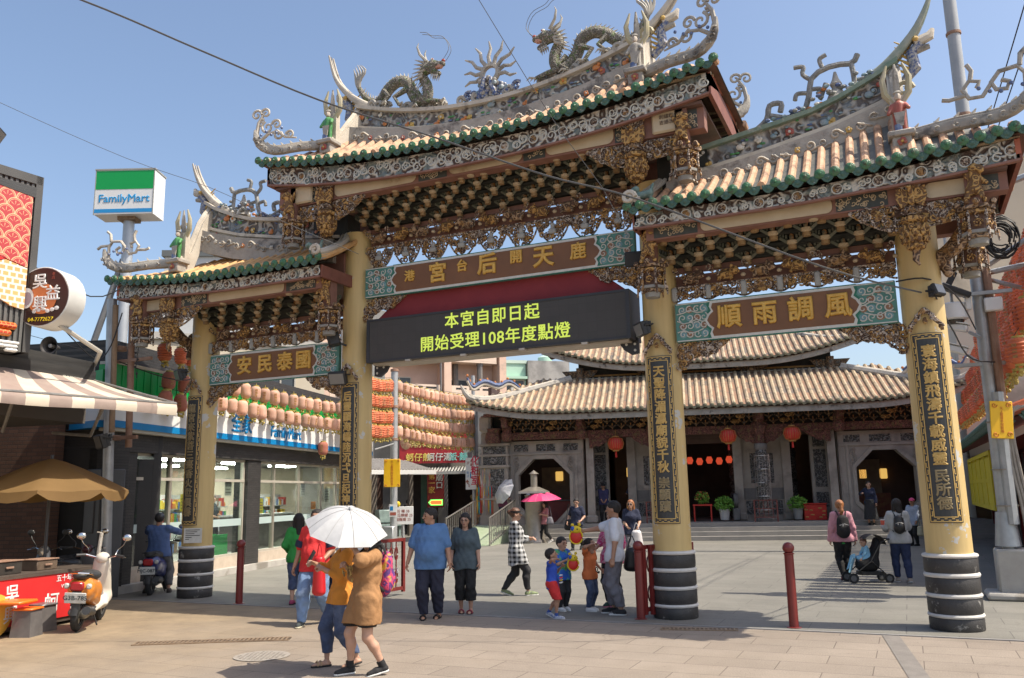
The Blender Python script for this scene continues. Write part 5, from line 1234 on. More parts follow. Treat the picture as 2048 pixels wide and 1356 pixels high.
# interior: shelves, counter, goods
rnd=random.Random(9);mb=MB();goods=[M('goods_'+n,c,rough=.5) for n,c in (('red',(.45,.06,.05)),('yellow',(.65,.45,.06)),('white',(.6,.6,.58)),('green',(.08,.3,.1)),('blue',(.06,.15,.4)),('brown',(.25,.14,.07)),('orange',(.6,.22,.05)))]
for x0_,x1_,y in ((-2.0,.9,1.6),(2.2,4.2,2.6),(4.6,6.0,3.2),(6.3,8.2,2.2),(-2.0,1.0,4.5),(2.4,6.0,5.4)):
	mb.mat(7).box(x0_,y+.25,.38,x1_,y+.3,2.0)
	for lv in range(4):
		z=.5+.38*lv;mb.mat(7).box(x0_,y,z-.03,x1_,y+.3,z);x=x0_+.03
		while x<x1_-.12:
			w_=rnd.uniform(.06,.16);mb.mat(rnd.randrange(7)).box(x,y+.02,z,x+w_*.9,y+.25,z+rnd.uniform(.12,.27));x+=w_
mb.build('shelving',goods+[M('shelf_grey',(.4,.4,.38))],FM,smooth=0)
mb=MB();mb.mat(0).box(3.0,1.2,.38,6.8,1.7,1.35);mb.mat(1).box(3.0,1.15,1.35,6.8,1.75,1.4);mb.mat(2).box(2.0,6.3,1.2,7,6.45,2.9)
mb.build('counter',[M('counter_dark',(.09,.08,.075)),M('counter_top',(.45,.44,.42)),M('lime_wall',(.3,.45,.05),rough=.6)],FM,smooth=0)
mb=MB()
for x in (-2.8,-.2,3.2,6.0):mb.box(x-.6,1.0,2.86,x+.6,1.5,2.9);mb.box(x-.6,3.6,2.86,x+.6,4.2,2.9)
mb.build('ceiling_light',M('shop_lamp',(.8,.8,.8),emit=((1,.97,.9),42.0)),FM,smooth=0)
# white roller blind and water machine behind the corner window
mb=MB();mb.box(-3.4,.25,1.3,-2.2,.27,2.3);mb.build('blind',M('blind',(.55,.6,.55),rough=.7),FM,smooth=0)
mb=MB();mb.bbox((-2.8,.55,1.35),(.7,.4,1.0),.15);mb.lathe([(.3,1.5),(.32,1.9),(.1,2.0)],(-2.8,.5,0),14);mb.build('water_machine',M('machine_grey',(.4,.42,.4),rough=.3,metal=.3),FM)
for x0_,z0_,w_,h_,c_ in ((.35,1.95,.34,.46,'white'),(2.15,1.45,.26,.42,'yellow'),(4.75,1.9,.3,.4,'white'),(5.5,1.5,.34,.24,'orange'),(-1.6,1.6,.3,.4,'yellow'),(6.5,1.7,.4,.5,'white')):
	mb=MB();mb.mat(0).box(x0_,.04,z0_,x0_+w_,.045,z0_+h_);mb.mat(1)
	for q in range(4):mb.box(x0_+.04,.036,z0_+h_*(.15+.18*q),x0_+w_*(.9-.12*(q%2)),.04,z0_+h_*(.2+.18*q))
	mb.build('poster',[M('poster_'+c_,{'white':(.5,.46,.4),'yellow':(.65,.5,.05),'orange':(.6,.2,.04)}[c_]),M('poster_ink',(.15,.12,.1))],FM,smooth=0)
# stacked crates
for col,spots,gl in (('blue',[(-3.15,.45),(-2.65,.55),(-2.15,.5)],'blue plastic crates stacked inside the corner window'),('green',[(.35,.45),(.85,.5),(.55,1.0)],'green plastic crates stacked behind the glass beside the brick pier')):
	k=0
	for x,y in spots:
		for lv in range(4 if col=='blue' else 3 if y<.9 else 2):
			p=FM_M@Vector((x+.02*math.sin(k),y,.385+.195*lv));o=empty('crate',p,FA+.06*math.sin(k*3),col+' plastic crate in the stack behind the shop window','crate',gl)
			mb=MB();mb.mat(0)
			mb.box(-.24,-.17,0,.24,.17,.02)
			for a in (-1,1):mb.box(-.24,a*.165-.008,0,.24,a*.165+.008,.17);mb.box(a*.235-.008,-.17,0,a*.235+.008,.17,.17)
			for a in (-1,1):mb.box(-.25,a*.165-.014,.16,.25,a*.165+.014,.19);mb.box(-.25,a*.165-.012,.07,.25,a*.165+.012,.09)
			mb.build('tray',M('crate_'+col,(.03,.16,.5) if col=='blue' else (.02,.38,.1),rough=.4),o,smooth=0);k+=1
# signboard along the front, returning round the corner
o=empty('signboard',(0,0,0));o.parent=FM
mb=MB();mb.box(-4.75,-.42,3.47,9.6,0,4.1);s0=mb.build('panel',m_fwhite,o,smooth=0)
mb=MB();mb.box(-4.755,-.425,3.33,9.6,0,3.47);mb.build('stripe',m_fblue,o,smooth=0)
mb=MB();mb.box(-4.75,-.36,4.1,9.6,0,4.62);
for i in range(60):mb.box(-4.75+i*.24,-.375,4.1,-4.72+i*.24,-.36,4.62)
mb.build('green_panel',m_fgreen,o,smooth=0)
mb=MB();mb.box(-4.76,-.4,4.62,9.6,-.02,4.68);mb.box(-4.7,-.35,3.27,9.6,-.05,3.33);mb.build('trim',M('trim_beige',(.5,.46,.38)),o,smooth=0)
text('全家',.52,m_fblue,o,frame((0.25,-.432,3.74),(1,0,0),(0,0,1)),.006,'lettering',bev=.012)
text('FamilyMart',.42,m_fblue,o,frame((2.75,-.432,3.68),(1,0,0),(0,0,1)),.006,'lettering',bev=.008)
# end wall facing the street: signboard return, black brick, dark recess
d=Vector((-2.76,.6,0)).normalized();cw=Vector((-8.45,-.62,0))
RT=frame((cw.x,cw.y,0),d,(0,0,1))  # x along the wall away from the corner, y up, z = outwards or inwards
rz_=math.atan2(d.y,d.x)
o2=empty('end_wall',(cw.x,cw.y,0),rz_);o2.parent=FM;o2.matrix_parent_inverse=FM_M.inverted()
# local: x away from the corner, +y faces the street (because the wall runs towards -x)
mb=MB();mb.box(-.1,-.3,3.47,2.9,.35,4.1);mb.build('panel',m_fwhite,o2,smooth=0)
mb=MB();mb.box(-.105,-.3,3.33,2.9,.355,3.47);mb.build('stripe',m_fblue,o2,smooth=0)
mb=MB();mb.box(-.1,-.3,4.1,2.6,.3,4.5);mb.build('green_panel',m_fgreen,o2,smooth=0)
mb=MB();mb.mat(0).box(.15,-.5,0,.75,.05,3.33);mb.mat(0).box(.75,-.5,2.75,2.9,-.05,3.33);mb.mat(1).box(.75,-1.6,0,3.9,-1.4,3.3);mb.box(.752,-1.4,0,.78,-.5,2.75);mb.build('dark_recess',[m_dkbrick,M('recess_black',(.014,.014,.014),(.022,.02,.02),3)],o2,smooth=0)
mb=MB();mb.bbox((.05,.02,1.25),(.62,.5,2.5),.02);mb.bbox((.1,.28,1.75),(.36,.03,1.0),.01);mb.build('cabinet',M('cabinet_grey',(.06,.062,.065),(.075,.075,.078),3,.5),o2)
# -- snack shop at the left edge (its facade runs along the side street)
LB=empty('snack_shop',(-7.22,-3.9,0),0,'low dark snack shop with a black parapet and striped awning at the street side','shop')
LA=math.atan2(2.07,-.37)  # facade direction
LB.rotation_euler=(0,0,LA)  # local x runs away along the facade, -y faces the street
LBM=Matrix.Translation((-7.22,-3.9,0))@Matrix.Rotation(LA,4,'Z')
m_black=M('parapet_black',(.022,.022,.023),(.05,.05,.05),2.5,.5,.1,20,stretch=(.3,3,3))
mb=MB();mb.mat(0).box(-9,.0,4.28,2.12,.5,4.46);mb.mat(0).box(-9,-.05,3.9,2.12,.5,4.275);mb.mat(1).box(-9,.1,3.3,2.1,6,3.9);mb.box(-9,.5,3.9,2.1,6,4.2)
mb.build('parapet',[m_black,M('shop_ceiling',(.1,.09,.08))],LB,smooth=0)
text('吳益興蚵仔煎\n04-7772627',.085,m_white,LB,frame((1.55,-.056,4.02),(1,0,0),(0,0,1)),.002,'lettering',line=1.1)
mb=MB();mb.box(-9,1.75,0,.9,1.95,3.3);mb.build('plaster_wall',M('plaster_beige',(.42,.36,.28),(.36,.3,.23),2,.85,.1),LB,smooth=0)
# pipes on the beige wall
mb=MB()
for q in (0,.09,.2):mb.tube([(.95+q*.3,1.6-q,1.2),(.95+q*.3,1.6-q,3.3)],.03,7)
for q in range(7):mb.tube(smooth_pts([(.9,1.55,2.7),(1.05+.05*q,1.45,2.4-.03*q),(.9+.04*q,1.5,1.9+.05*q),(1.0,1.6,2.1)],8),.012,4)
mb.build('pipes',M('pipe_grey',(.33,.31,.28),(.25,.23,.2),6,.5),LB)
# brick wall closing the yard behind
o=MB();o.mat(0).box(0,0,0,1.5,.25,4.2)
bw=o.build('brick_wall',blocks('red_brown_brick',(.12,.065,.045),(.09,.05,.035),(.06,.045,.038),.24,.08,.008,rough=.85,plane='xz',noise=.25),smooth=0)
bw.location=(-10.95,-1.4,0);bw.rotation_euler=(0,0,math.radians(13));tag(bw,'dark red brick yard wall behind the brown parasol','wall')
# awning
aw=empty('awning',(0,0,0),0,'beige and brown striped canvas awning sloping out over the stall','awning')
F0,F1=Vector((-6.23,-4.52,3.56)),Vector((-5.15,-2.1,3.5));B0,B1=Vector((-7.25,-3.9,4.12)),Vector((-7.6,-1.83,4.12))
dF=(F1-F0)/3.2*1.0;dB=(B1-B0)/3.2
mbs=MB();nS=20
for i in range(-16,4*2):
	a0,a1=i*.4,(i+1)*.4
	f0,f1,b0,b1=F0+dF*a0,F0+dF*a1,B0+dB*a0,B0+dB*a1
	if a1>3.21:break
	mbs.mat(i%2)
	vs=[];n=6
	for j in range(n+1):
		t=j/n;sag=-.05*math.sin(math.pi*t)
		vs+=[b0.lerp(f0,t)+Vector((0,0,sag)),b1.lerp(f1,t)+Vector((0,0,sag))]
	od=Vector((.05,-.02,0))
	vs+=[f0+od+Vector((0,0,-.09)),f1+od+Vector((0,0,-.09)),f0+od*.6+Vector((0,0,-.2-.012*math.sin(i))),f1+od*.6+Vector((0,0,-.2-.012*math.sin(i+1)))]
	mbs.add(vs,[(2*j,2*j+1,2*j+3,2*j+2) for j in range(n+2)])
mbs.build('canvas',[M('awning_brown',(.27,.2,.17),(.32,.25,.21),4,.8,.2,5),M('awning_cream',(.6,.53,.42),(.52,.45,.35),3,.8,.2,5)],aw,smooth=60,fix=False)
mb=MB();mb.tube([F0-dF*6,F1],.022,6);mb.tube([B1,F1],.02,6)
for k in (0,1.6):mb.tube([F0+dF*(k+.3)+Vector((-.1,0,-.03)),F0+dF*(k+.3)+Vector((-.9,.4,-.55)),B0+dB*(k+.3)+Vector((0,0,-1.05))],.028,6)
mb.build('arm',M('awning_arm',(.3,.29,.27),(.2,.19,.18),6,.5,metal=.4),aw)
# tall sign panel over the snack shop
ts=empty('sign_tower',(0,0,0),0,'tall black ribbed sign panel with red wave pattern at the left edge','sign')
tdir=Vector((.08,.71,0)).normalized();tang=math.atan2(tdir.y,tdir.x);ts.location=(-6.86,-3.72,0);ts.rotation_euler=(0,0,tang)
mb=MB();mb.mat(0).box(-4.2,.0,4.3,0,.35,7.22);mb.mat(0).box(-.1,-.06,4.3,.02,.36,7.35);mb.box(-4.2,-.06,7.2,0,.36,7.35)
for i in range(44):mb.mat(1).box(-.16-i*.09,-.035,4.3,-.115-i*.09,.0,7.2)
mb.build('panel',[M('tower_grey',(.075,.073,.07),(.06,.058,.056),3,.5),M('tower_rib',(.12,.118,.112),rough=.45)],ts,smooth=0)
def wave_mat():
	m,nt,b=_base('wave_red');L=nt.links.new;tc=N(nt,'TexCoord');sp=N(nt,'SeparateXYZ');L(tc.outputs['Object'],sp.inputs[0])
	def mth(op,a,bb=None,c=None):
		n=N(nt,'Math',operation=op)
		for i,q in enumerate((a,bb,c)):
			if q is None:continue
			if isinstance(q,(int,float)):n.inputs[i].default_value=q
			else:L(q,n.inputs[i])
		return n.outputs[0]
	rw=.14;row=mth('FLOOR',mth('DIVIDE',sp.outputs[2],rw));par=mth('MULTIPLY',mth('FLOORED_MODULO',row,2.0),.5)
	best=None
	u0=mth('DIVIDE',sp.outputs[0],.28)
	def ring(dr):
		r_=mth('SUBTRACT',row,float(dr));p_=mth('MULTIPLY',mth('FLOORED_MODULO',r_,2.0),.5)
		u=mth('SUBTRACT',mth('FRACT',mth('ADD',u0,p_)),.5);v=mth('DIVIDE',mth('SUBTRACT',sp.outputs[2],mth('MULTIPLY',r_,rw)),.28)
		return mth('SQRT',mth('ADD',mth('MULTIPLY',u,u),mth('MULTIPLY',v,v))),u,v
	d0,u,v=ring(0);d1,u1,v1=ring(1)
	ins=mth('LESS_THAN',d0,.5);d=mth('ADD',mth('MULTIPLY',ins,d0),mth('MULTIPLY',mth('SUBTRACT',1.0,ins),d1))
	l1=mth('LESS_THAN',mth('ABSOLUTE',mth('SUBTRACT',d,.475)),.028);l2=mth('LESS_THAN',mth('ABSOLUTE',mth('SUBTRACT',d,.39)),.014)
	an=mth('ARCTAN2',u,mth('ADD',v,.02));ray=mth('MULTIPLY',mth('LESS_THAN',mth('ABSOLUTE',mth('SINE',mth('MULTIPLY',an,3.5))),.22),mth('MULTIPLY',mth('LESS_THAN',d0,.3),mth('GREATER_THAN',d0,.08)))
	k=mth('MAXIMUM',mth('MAXIMUM',l1,l2),mth('MULTIPLY',ray,ins))
	mx=N(nt,'Mix',data_type='RGBA');mx.inputs[6].default_value=(.42,.045,.05,1);mx.inputs[7].default_value=(.85,.45,.25,1);L(k,mx.inputs[0]);L(mx.outputs[2],b.inputs['Base Color']);b.inputs['Roughness'].default_value=.5;return m
m_wave=wave_mat();m_net=blocks('net_orange',(.72,.38,.15),(.68,.34,.14),(.75,.68,.58),.12,.1,.02,rough=.5,bump=.0,plane='xz',noise=.05)
mb=MB();mb.mat(0).prism([(-.14,5.72),(-.14,7.12),(-4,7.12),(-4,6.9),(-1.6,6.5),(-1.1,6.1),(-.7,5.85)],-.07,-.03,'xz')
mb.mat(1).prism([(-.14,5.0),(-.14,5.7),(-.5,5.78),(-.9,5.6),(-2,5.7),(-2,5.35),(-1.0,5.4),(-.6,5.15),(-.35,5.03)],-.075,-.03,'xz')
mb.mat(2).prism([(-.5,5.79),(-.7,5.86),(-1.1,6.1),(-1.6,6.5),(-2.4,6.7),(-2.4,5.7),(-.92,5.62)],-.066,-.03,'xz')
mb.mat(4).prism([(-.1,6.95),(-.1,7.13),(-2,7.13),(-1.2,7.05)],-.078,-.07,'xz')
mb.build('wave_panel',[m_wave,m_net,M('sign_red',(.5,.02,.02),rough=.5),m_white,m_black],ts,smooth=0)
for z0,x0_ in ((4.98-.02,-1.2),(4.76,-.75)):
	pass
mb=MB()
for x0_,x1_,z in ((-2.0,-.8,4.98),(-2.0,-.55,4.84),(-2.0,-.22,4.7),(-2.0,-.3,4.58)):mb.mat(0).bbox(((x0_+x1_)/2,-.06,z),(x1_-x0_,.08,.115),.04);mb.mat(1).bbox(((x0_+x1_)/2,-.085,z),(x1_-x0_-.04,.06,.085),.03)
mb.build('cloud_strip',[M('sign_orange',(.75,.22,.02),rough=.45),blocks('cloud_net',(.55,.06,.03),(.5,.05,.03),(.75,.3,.12),.07,.05,.008,rough=.5,bump=0,plane='xz',noise=.05)],ts)
mb=MB()
for x0_,x1_,z in ((-.55,-.18,4.42),(-2,-.2,4.36),(-.4,-.2,4.3)):mb.bbox(((x0_+x1_)/2,-.08,z),(x1_-x0_,.1,.05),.02)
mb.build('white_strip',m_fwhite,ts)
# -- far houses and the food stall behind the lantern rows
def simple_house(name,label,x,y,rz,w,d,h,mats,wins,extra=None):
	o=empty(name,(x,y,0),rz,label,'building')
	mb=MB();mb.mat(0).box(-w/2,0,0,w/2,d,h);mb.mat(1).box(-w/2-.1,-.1,h,w/2+.1,d+.1,h+.25);mb.build('wall',mats,o,smooth=0)
	for (a,z0,b,z1) in wins:
		f=MB();f.box(a-.06,-.08,z0-.06,b+.06,.02,z0);f.box(a-.06,-.08,z1,b+.06,.02,z1+.06);f.box(a-.06,-.08,z0,a,.02,z1);f.box(b,-.08,z0,b+.06,.02,z1);f.box((a+b)/2-.03,-.06,z0,(a+b)/2+.03,.0,z1);wf=f.build('window',m_alu,o,smooth=0)
		f=MB();f.box(a,-.02,z0,b,-.005,z1);f.build('pane',M('far_glass',(.05,.06,.07),rough=.15),wf,smooth=0)
	if extra:extra(o)
	return o
m_pink=M('pink_render',(.66,.47,.36),(.58,.4,.31),.8,.85,.1,c3=(.45,.34,.27),s3=.5)
m_pinkd=M('pink_trim',(.7,.55,.44),(.62,.48,.38),1,.85)
m_greyw=M('bare_concrete',(.3,.29,.27),(.2,.195,.185),.9,.9,.3,12,c3=(.13,.125,.12),s3=.7)
m_mint=M('mint_render',(.42,.62,.5),(.36,.55,.44),.5,.85,.1)
def balconies(o):
	for lv in range(4):
		z=2.4+3.0*lv
		for k in range(3):
			mb=MB();x0_=-6.3+4.4*k;mb.mat(0).box(x0_,-1.2,z,x0_+3.6,-1.05,z+1.15);mb.box(x0_,-1.2,z-.12,x0_+3.6,0,z+.02);mb.box(x0_,-1.05,z,x0_+.12,0,z+1.15);mb.box(x0_+3.48,-1.05,z,x0_+3.6,0,z+1.15)
			mb.mat(1)
			for q in range(3):mb.box(x0_+.35+q*1.05,-1.215,z+.88,x0_+1.15+q*1.05,-1.19,z+1.0)
			mb.build('balcony',[m_pinkd,m_hole],o,smooth=0)
	mb=MB();mb.mat(0)
	for x in (-6.9,-2.5,1.9,6.3):mb.box(x,-1.3,0,x+.55,.0,14)
	mb.build('pier',m_pink,o,smooth=0)
	mb=MB();mb.box(-4.7,-1.6,0,-2.6,0,14.5);mb.build('stair_shaft',m_greyw,o,smooth=0)
	mb=MB()
	for x in (-5.6,-5.4,1.6):mb.tube([(x,-1.4,0),(x,-1.4,13)],.07,6)
	mb.build('drain_pipe',M('pipe_dark',(.16,.15,.15)),o)
simple_house('apartment_block','pink apartment block with balconies behind the lantern strings',-25.2,38.6,math.radians(52),14,9,12.4,[m_pink,m_pinkd],[(x,z,x+1.6,z+1.4) for x in (-6.0,-1.8,2.7,5.0) for z in (2.7,5.7,8.7)],balconies)
def mint_x(o):
	mb=MB();mb.box(1.9,-.4,0,5.4,6,12.4);mb.build('bare_wall',M('stained_concrete',(.4,.385,.36),(.3,.29,.27),.5,.9,.2,8,c3=(.16,.155,.15),s3=.45,t3=(.5,.7),stretch=(2,2,.25)),o,smooth=0)
	for x in (-1.2,.8):
		mb=MB();mb.bbox((x,-.3,9.9),(.8,.5,.55),.04);mb.build('air_conditioner',M('ac_white',(.45,.45,.42),rough=.5),o)
	mb=MB();mb.mat(0).box(-1.8,-.5,10.9,1.8,0,11.1);mb.lathe([(.6,0),(.6,.9),(.2,1.1),(0,1.15)],(4.4,3,12.3),14);mb.build('ledge',[m_mint],o,smooth=30)
simple_house('mint_building','mint green flat roofed house with air conditioners beyond the temple roof',-22.4,48.0,math.radians(40),3.6,6,12.2,[m_mint,M('mint_trim',(.5,.62,.53))],[(-1.6,9.6,-.8,10.7),(0,9.4,1.6,10.8)],mint_x)
for i,(x,y,lb) in enumerate(((-23.1,41.1,'thin dark chimney post left of the mint green house, nearer the LED board'),(-21.5,41.9,'thin dark chimney post touching the mint green house'))):
	mb=MB();mb.mat(0).lathe([(.22,0),(.22,11.3-.2*i),(.26,11.3-.2*i),(.26,11.6-.2*i)],(x,y,0),8);mb.mat(1).box(x-.1,y-.24,11.2,x+.1,y-.2,12)
	tag(mb.build('chimney_post',[M('post_dark',(.13,.12,.115),(.2,.18,.16),3),m_iron]),lb,'chimney','chimney posts on the far roofs')
# plain flat-roofed block behind the store and the left bay
simple_house('cream_building','cream rendered block behind the convenience store and left bay',-15.4,10.5,math.radians(52),6.3,4.5,7.4,[M('cream_render',(.55,.48,.37),(.47,.41,.31),.6,.85,.1),m_conc],[(-2.2,5.6,-1.4,6.6),(1,5.4,2.0,6.6)])
simple_house('white_shed','pale metal clad rooftop shed behind the left roof horn',-18.6,12.0,math.radians(28),3.4,3,11.5,[M('clad_white',(.52,.53,.52),(.45,.46,.46),2,.6),M('shed_roof',(.12,.13,.13))],[])
# food stall building with red signboard
ED=math.radians(24)
ea=empty('food_stall',(-16.0,24.3,0),ED,'grey food shop with a red and white lettered signboard and tin canopy','shop')
mb=MB();mb.mat(0).box(-2.4,.2,0,-.55,.4,6.5);mb.box(.9,-.3,0,1.35,.2,3.2);mb.box(-3,.2,3.2,3.3,.5,6.8);mb.box(2.9,.0,0,3.6,.3,6.8);mb.box(3.6,.0,0,6.0,.3,6.0);mb.mat(1).box(-2.4,3.8,0,3.3,4,3.3);mb.box(.75,.3,0,.9,4,3.3);mb.box(1.35,2.2,0,3.2,2.4,3.2);mb.mat(2).box(-2.4,.0,3.1,3.3,4,3.2);mb.mat(3).box(-.4,3.4,.3,.7,3.6,3.1)
mb.build('wall',[m_greyw,m_dark,m_hole,M('stall_green',(.2,.36,.22),(.3,.4,.26),4)],ea,smooth=0)
mb=MB();mb.mat(0).box(1.0,-.6,.0,3.3,2.2,.3);mb.build('doorstep',m_conc,ea,smooth=0)
mb=MB();mb.mat(0).box(-1.05,-.2,3.45,2.35,-.08,5.05)
sb=mb.build('signboard',M('menu_red',(.42,.03,.035),(.34,.02,.03),4,.45),ea,smooth=0)
text('蚵仔煎·',.42,M('menu_yellow',(.7,.55,.12)),sb,front(-.05,-.21,3.72),.01,'lettering',bev=.008)
text('蚵仔湯·',.42,m_white,sb,front(1.0,-.21,3.72),.01,'lettering',bev=.008)
text('飯·麵',.42,M('menu_teal',(.2,.55,.5)),sb,front(1.9,-.21,3.72),.01,'lettering',bev=.008)
text('廟口第一家',.55,M('menu_gold',(.55,.42,.15)),sb,front(.9,-.21,4.45),.01,'lettering',bev=.008)
mb=MB();mb.lathe([(.0,-.03),(.26,-.03),(.3,0)],(-.72,-.2,4.55),20,axis='y',sq=1.35);mb.build('round_emblem',M('emblem_cream',(.6,.45,.25),(.4,.12,.08),9),sb)
mb=MB()
for i in range(30):mb.tube([(-1.2+.15*i,.2,3.25),(-1.2+.15*i,-1.5,2.95)],.05,5)
mb.box(-1.3,-1.52,2.86,3.25,-1.48,3.0);mb.build('tin_canopy',M('tin_sheet',(.5,.5,.47),(.4,.4,.37),2,.5,metal=.3),ea)
mb=MB();mb.bbox((.85,-1.0,2.15),(.82,.16,1.75),.02);vb=mb.build('hanging_sign',M('sign_maroon',(.3,.025,.02),(.24,.02,.015),4,.5),ea)
text('廟\n口',.36,m_white,vb,front(1.04,-1.09,2.5),.01,'lettering',bev=.006);text('第\n一\n家',.33,m_goldl,vb,front(.66,-1.09,2.42),.01,'lettering',bev=.006)
mb=MB();mb.mat(0).prism([(.5,1.52),(.62,1.38),(1.2,1.38),(1.2,1.66),(.62,1.66)],-1.1,-1.08);mb.mat(1).prism([(.58,1.52),(.65,1.43),(1.15,1.43),(1.15,1.61),(.65,1.61)],-1.11,-1.09);mb.build('neon_arrow',[M('neon_green',(.1,.7,.1),emit=((.2,1,.15),1.2)),M('neon_red',(.8,.1,.02),emit=((1,.12,.03),1.4))],vb,smooth=0)
# older tin roofed stalls to its left
el=empty('tin_roof_stall',(-16.4,20.2,0),math.radians(60),'low corrugated roof stall beside the food shop, behind the lamp post','stall')
mb=MB();mb.mat(0).box(-2.5,.6,0,.8,.8,3.1);mb.box(2.3,.2,0,2.5,.4,3.0);mb.mat(1).box(-2.5,3,0,3,3.2,3.2);mb.build('wall',[M('stall_wall',(.12,.1,.085),(.17,.145,.12),3),m_dark],el,smooth=0)
mb=MB()
for i in range(36):mb.tube([(-2.6+.16*i,2.6,3.7),(-2.6+.16*i,-.7,3.05)],.05,5)
mb.build('tin_roof',M('tin_old',(.3,.28,.25),(.2,.18,.16),5,.7),el);mb=MB();mb.box(-2.7,-.78,2.85,3.2,-.7,3.05);mb.build('gutter',m_fwhite,el,smooth=0)
mb=MB();mb.box(.6,.0,.5,1.9,.7,.6);mb.box(.7,.1,0,.8,.6,.5);mb.box(1.7,.1,0,1.8,.6,.5);mb.bbox((1.2,.3,.95),(1.1,.5,.6),.04);mb.build('glass_cart',M('cart_grey',(.3,.4,.38),(.2,.26,.25),5,.3),el)
# sacks
for i,(x,y,z) in enumerate(((2.2,.3,.45),(2.75,.3,.45),(2.3,.25,.75),(2.85,.3,.78),(2.35,.3,1.08),(2.7,.3,1.35),(2.75,.35,1.7))):
	p=Matrix.Translation(ea.location)@Matrix.Rotation(ED,4,'Z')@Vector((x,y,z));mb=MB();rr=random.Random(i)
	mb.ball((0,0,0),.27,12,(1.15,.9,.72))
	for k in range(7):a=k*.9;mb.ball((.2*math.cos(a),.15*math.sin(a),.05),.12,7)
	pk=i in (2,4);o=mb.build('sack',M('sack_pink',(.4,.2,.2),(.32,.15,.15),9,.9,.4) if pk else M('sack_straw',(.42,.31,.16),(.3,.22,.11),12,.9,.5));o.location=p
	tag(o,'pink cloth sack in the heap by the dark doorway' if pk else 'straw coloured sack in the heap by the dark doorway','sack','sacks heaped in the food shop doorway')
# -- right side: red temple wing and tall beige block
rw_=empty('red_wing',(8.35,4.0,0),math.radians(90),'red timbered temple side wing with orange tiled eave on the right','building')
# local x runs back along the plaza (+y world), local y = -x world; so building body is at negative local y
m_rwood=M('wing_red',(.28,.03,.028),(.2,.022,.02),3,.55)
mb=MB();mb.mat(0).box(-.5,-6,.0,24,-.9,3.1);mb.mat(1)
for x in (0,3.0,6,9,12,15,18,21):mb.box(x-.12,-.9,0,x+.12,-.66,3.1)
mb.box(-.5,-.92,1.0,24,-.7,1.22);mb.box(-.5,-.92,2.75,24,-.6,3.1)
mb.mat(0)
mb.build('wall',[M('wing_wall',(.3,.22,.2),(.1,.03,.028),.6,.7),m_rwood],rw_,smooth=0)
mb=MB();mb.mat(0).grid(lambda u,v:(1.4+23.4*u,lerp(.55,-3.2,v),3.05+1.7*v**1.15),20,5);mb.mat(0).grid(lambda u,v:(1.4+23.4*u,lerp(.55,-3.2,v),2.97+1.7*v**1.15),20,5)
mb.mat(1)
for i in range(84):mb.tube([(1.4+.28*i,.58-3.75*v,3.07+1.7*v**1.15) for v in (0,.2,.5,1)],.085,7)
mb.mat(2)
for i in range(84):mb.prism([(1.4+.28*i+dx,3.05+dz) for dx,dz in ((-.13,.02),(-.1,-.12),(0,-.17),(.1,-.12),(.13,.02))],.59,.62);mb.lathe([(.0,.03),(.07,.025),(.09,0)],(1.4+.28*i,.6,3.08),8,axis='y')
mb.mat(2)
for k in range(12):v=(k+.5)/12;y_=lerp(.5,-3.1,v);z_=3.03+1.7*v**1.15;mb.lathe([(.0,-.03),(.08,-.02),(.095,.03)],(1.36,y_,z_),8,axis='x');mb.prism([(y_-.13,z_-.05),(y_,z_-.2),(y_+.13,z_-.05)],1.36,1.39,'yz')
mb.mat(1).tube([(1.45,.55-3.75*v,3.14+1.7*v**1.15) for v in (0,.2,.5,1)],.1,8)
mb.build('tiled_roof',[M('wing_pan',(.3,.09,.045),(.2,.06,.035),5),M('wing_tile',(.42,.12,.06),(.34,.09,.05),6,.45),m_greend],rw_)
# yellow scaffold screen on the wing
mb=MB();fr=M('screen_yellow',(.62,.5,.02),(.52,.42,.03),4,.5)
for x in (6.0,7.6,9.2,10.8,12.4,14.0):mb.box(x-.05,.3,1.25,x+.05,.38,2.6)
for z in (1.25,1.9,2.55):mb.box(6.0,.3,z,14.0,.38,z+.1)
for i in range(52):mb.box(6.0+.154*i,.32,1.3,6.03+.154*i,.335,2.55)
for i in range(9):mb.box(6.0,.32,1.4+.14*i,14,.335,1.42+.14*i)
mb.box(6.0,.36,1.27,14,.365,2.5)
o=mb.build('yellow_screen',fr,smooth=0);o.location=rw_.location;o.rotation_euler=rw_.rotation_euler;tag(o,'yellow grid screen panels fixed along the red side wing','screen')
tb=empty('beige_tower',(9.6,33.0,0),0,'tall plain beige building rising behind the right roof corner','building')
m_bei=M('beige_render',(.60,.52,.40),(.54,.46,.35),.35,.85,.08,c3=(.4,.34,.26),s3=.3)
mb=MB();mb.mat(0).box(-1.0,0,0,9,10,17.5);mb.mat(1).box(-1.1,-.1,17.5,9.1,10.1,17.8);mb.mat(0).box(-1.0,-6,0,9,0,9.4);mb.mat(2).box(-1.2,.3,0,-.98,1.0,12);mb.box(1.0,-6.04,8.1,1.5,-5.98,8.9)
mb.build('wall',[m_bei,m_conc,M('flash_blue',(.35,.42,.5))],tb,smooth=0)
mb=MB();mb.lathe([(.7,17.8),(.7,19.6),(.2,19.9),(0,19.95)],(4.8,2,0),16);mb.lathe([(.1,17.8),(.1,20.5)],(-.4,1,0),8);mb.build('water_tank',M('tank_steel',(.5,.55,.58),rough=.3,metal=.5),tb)
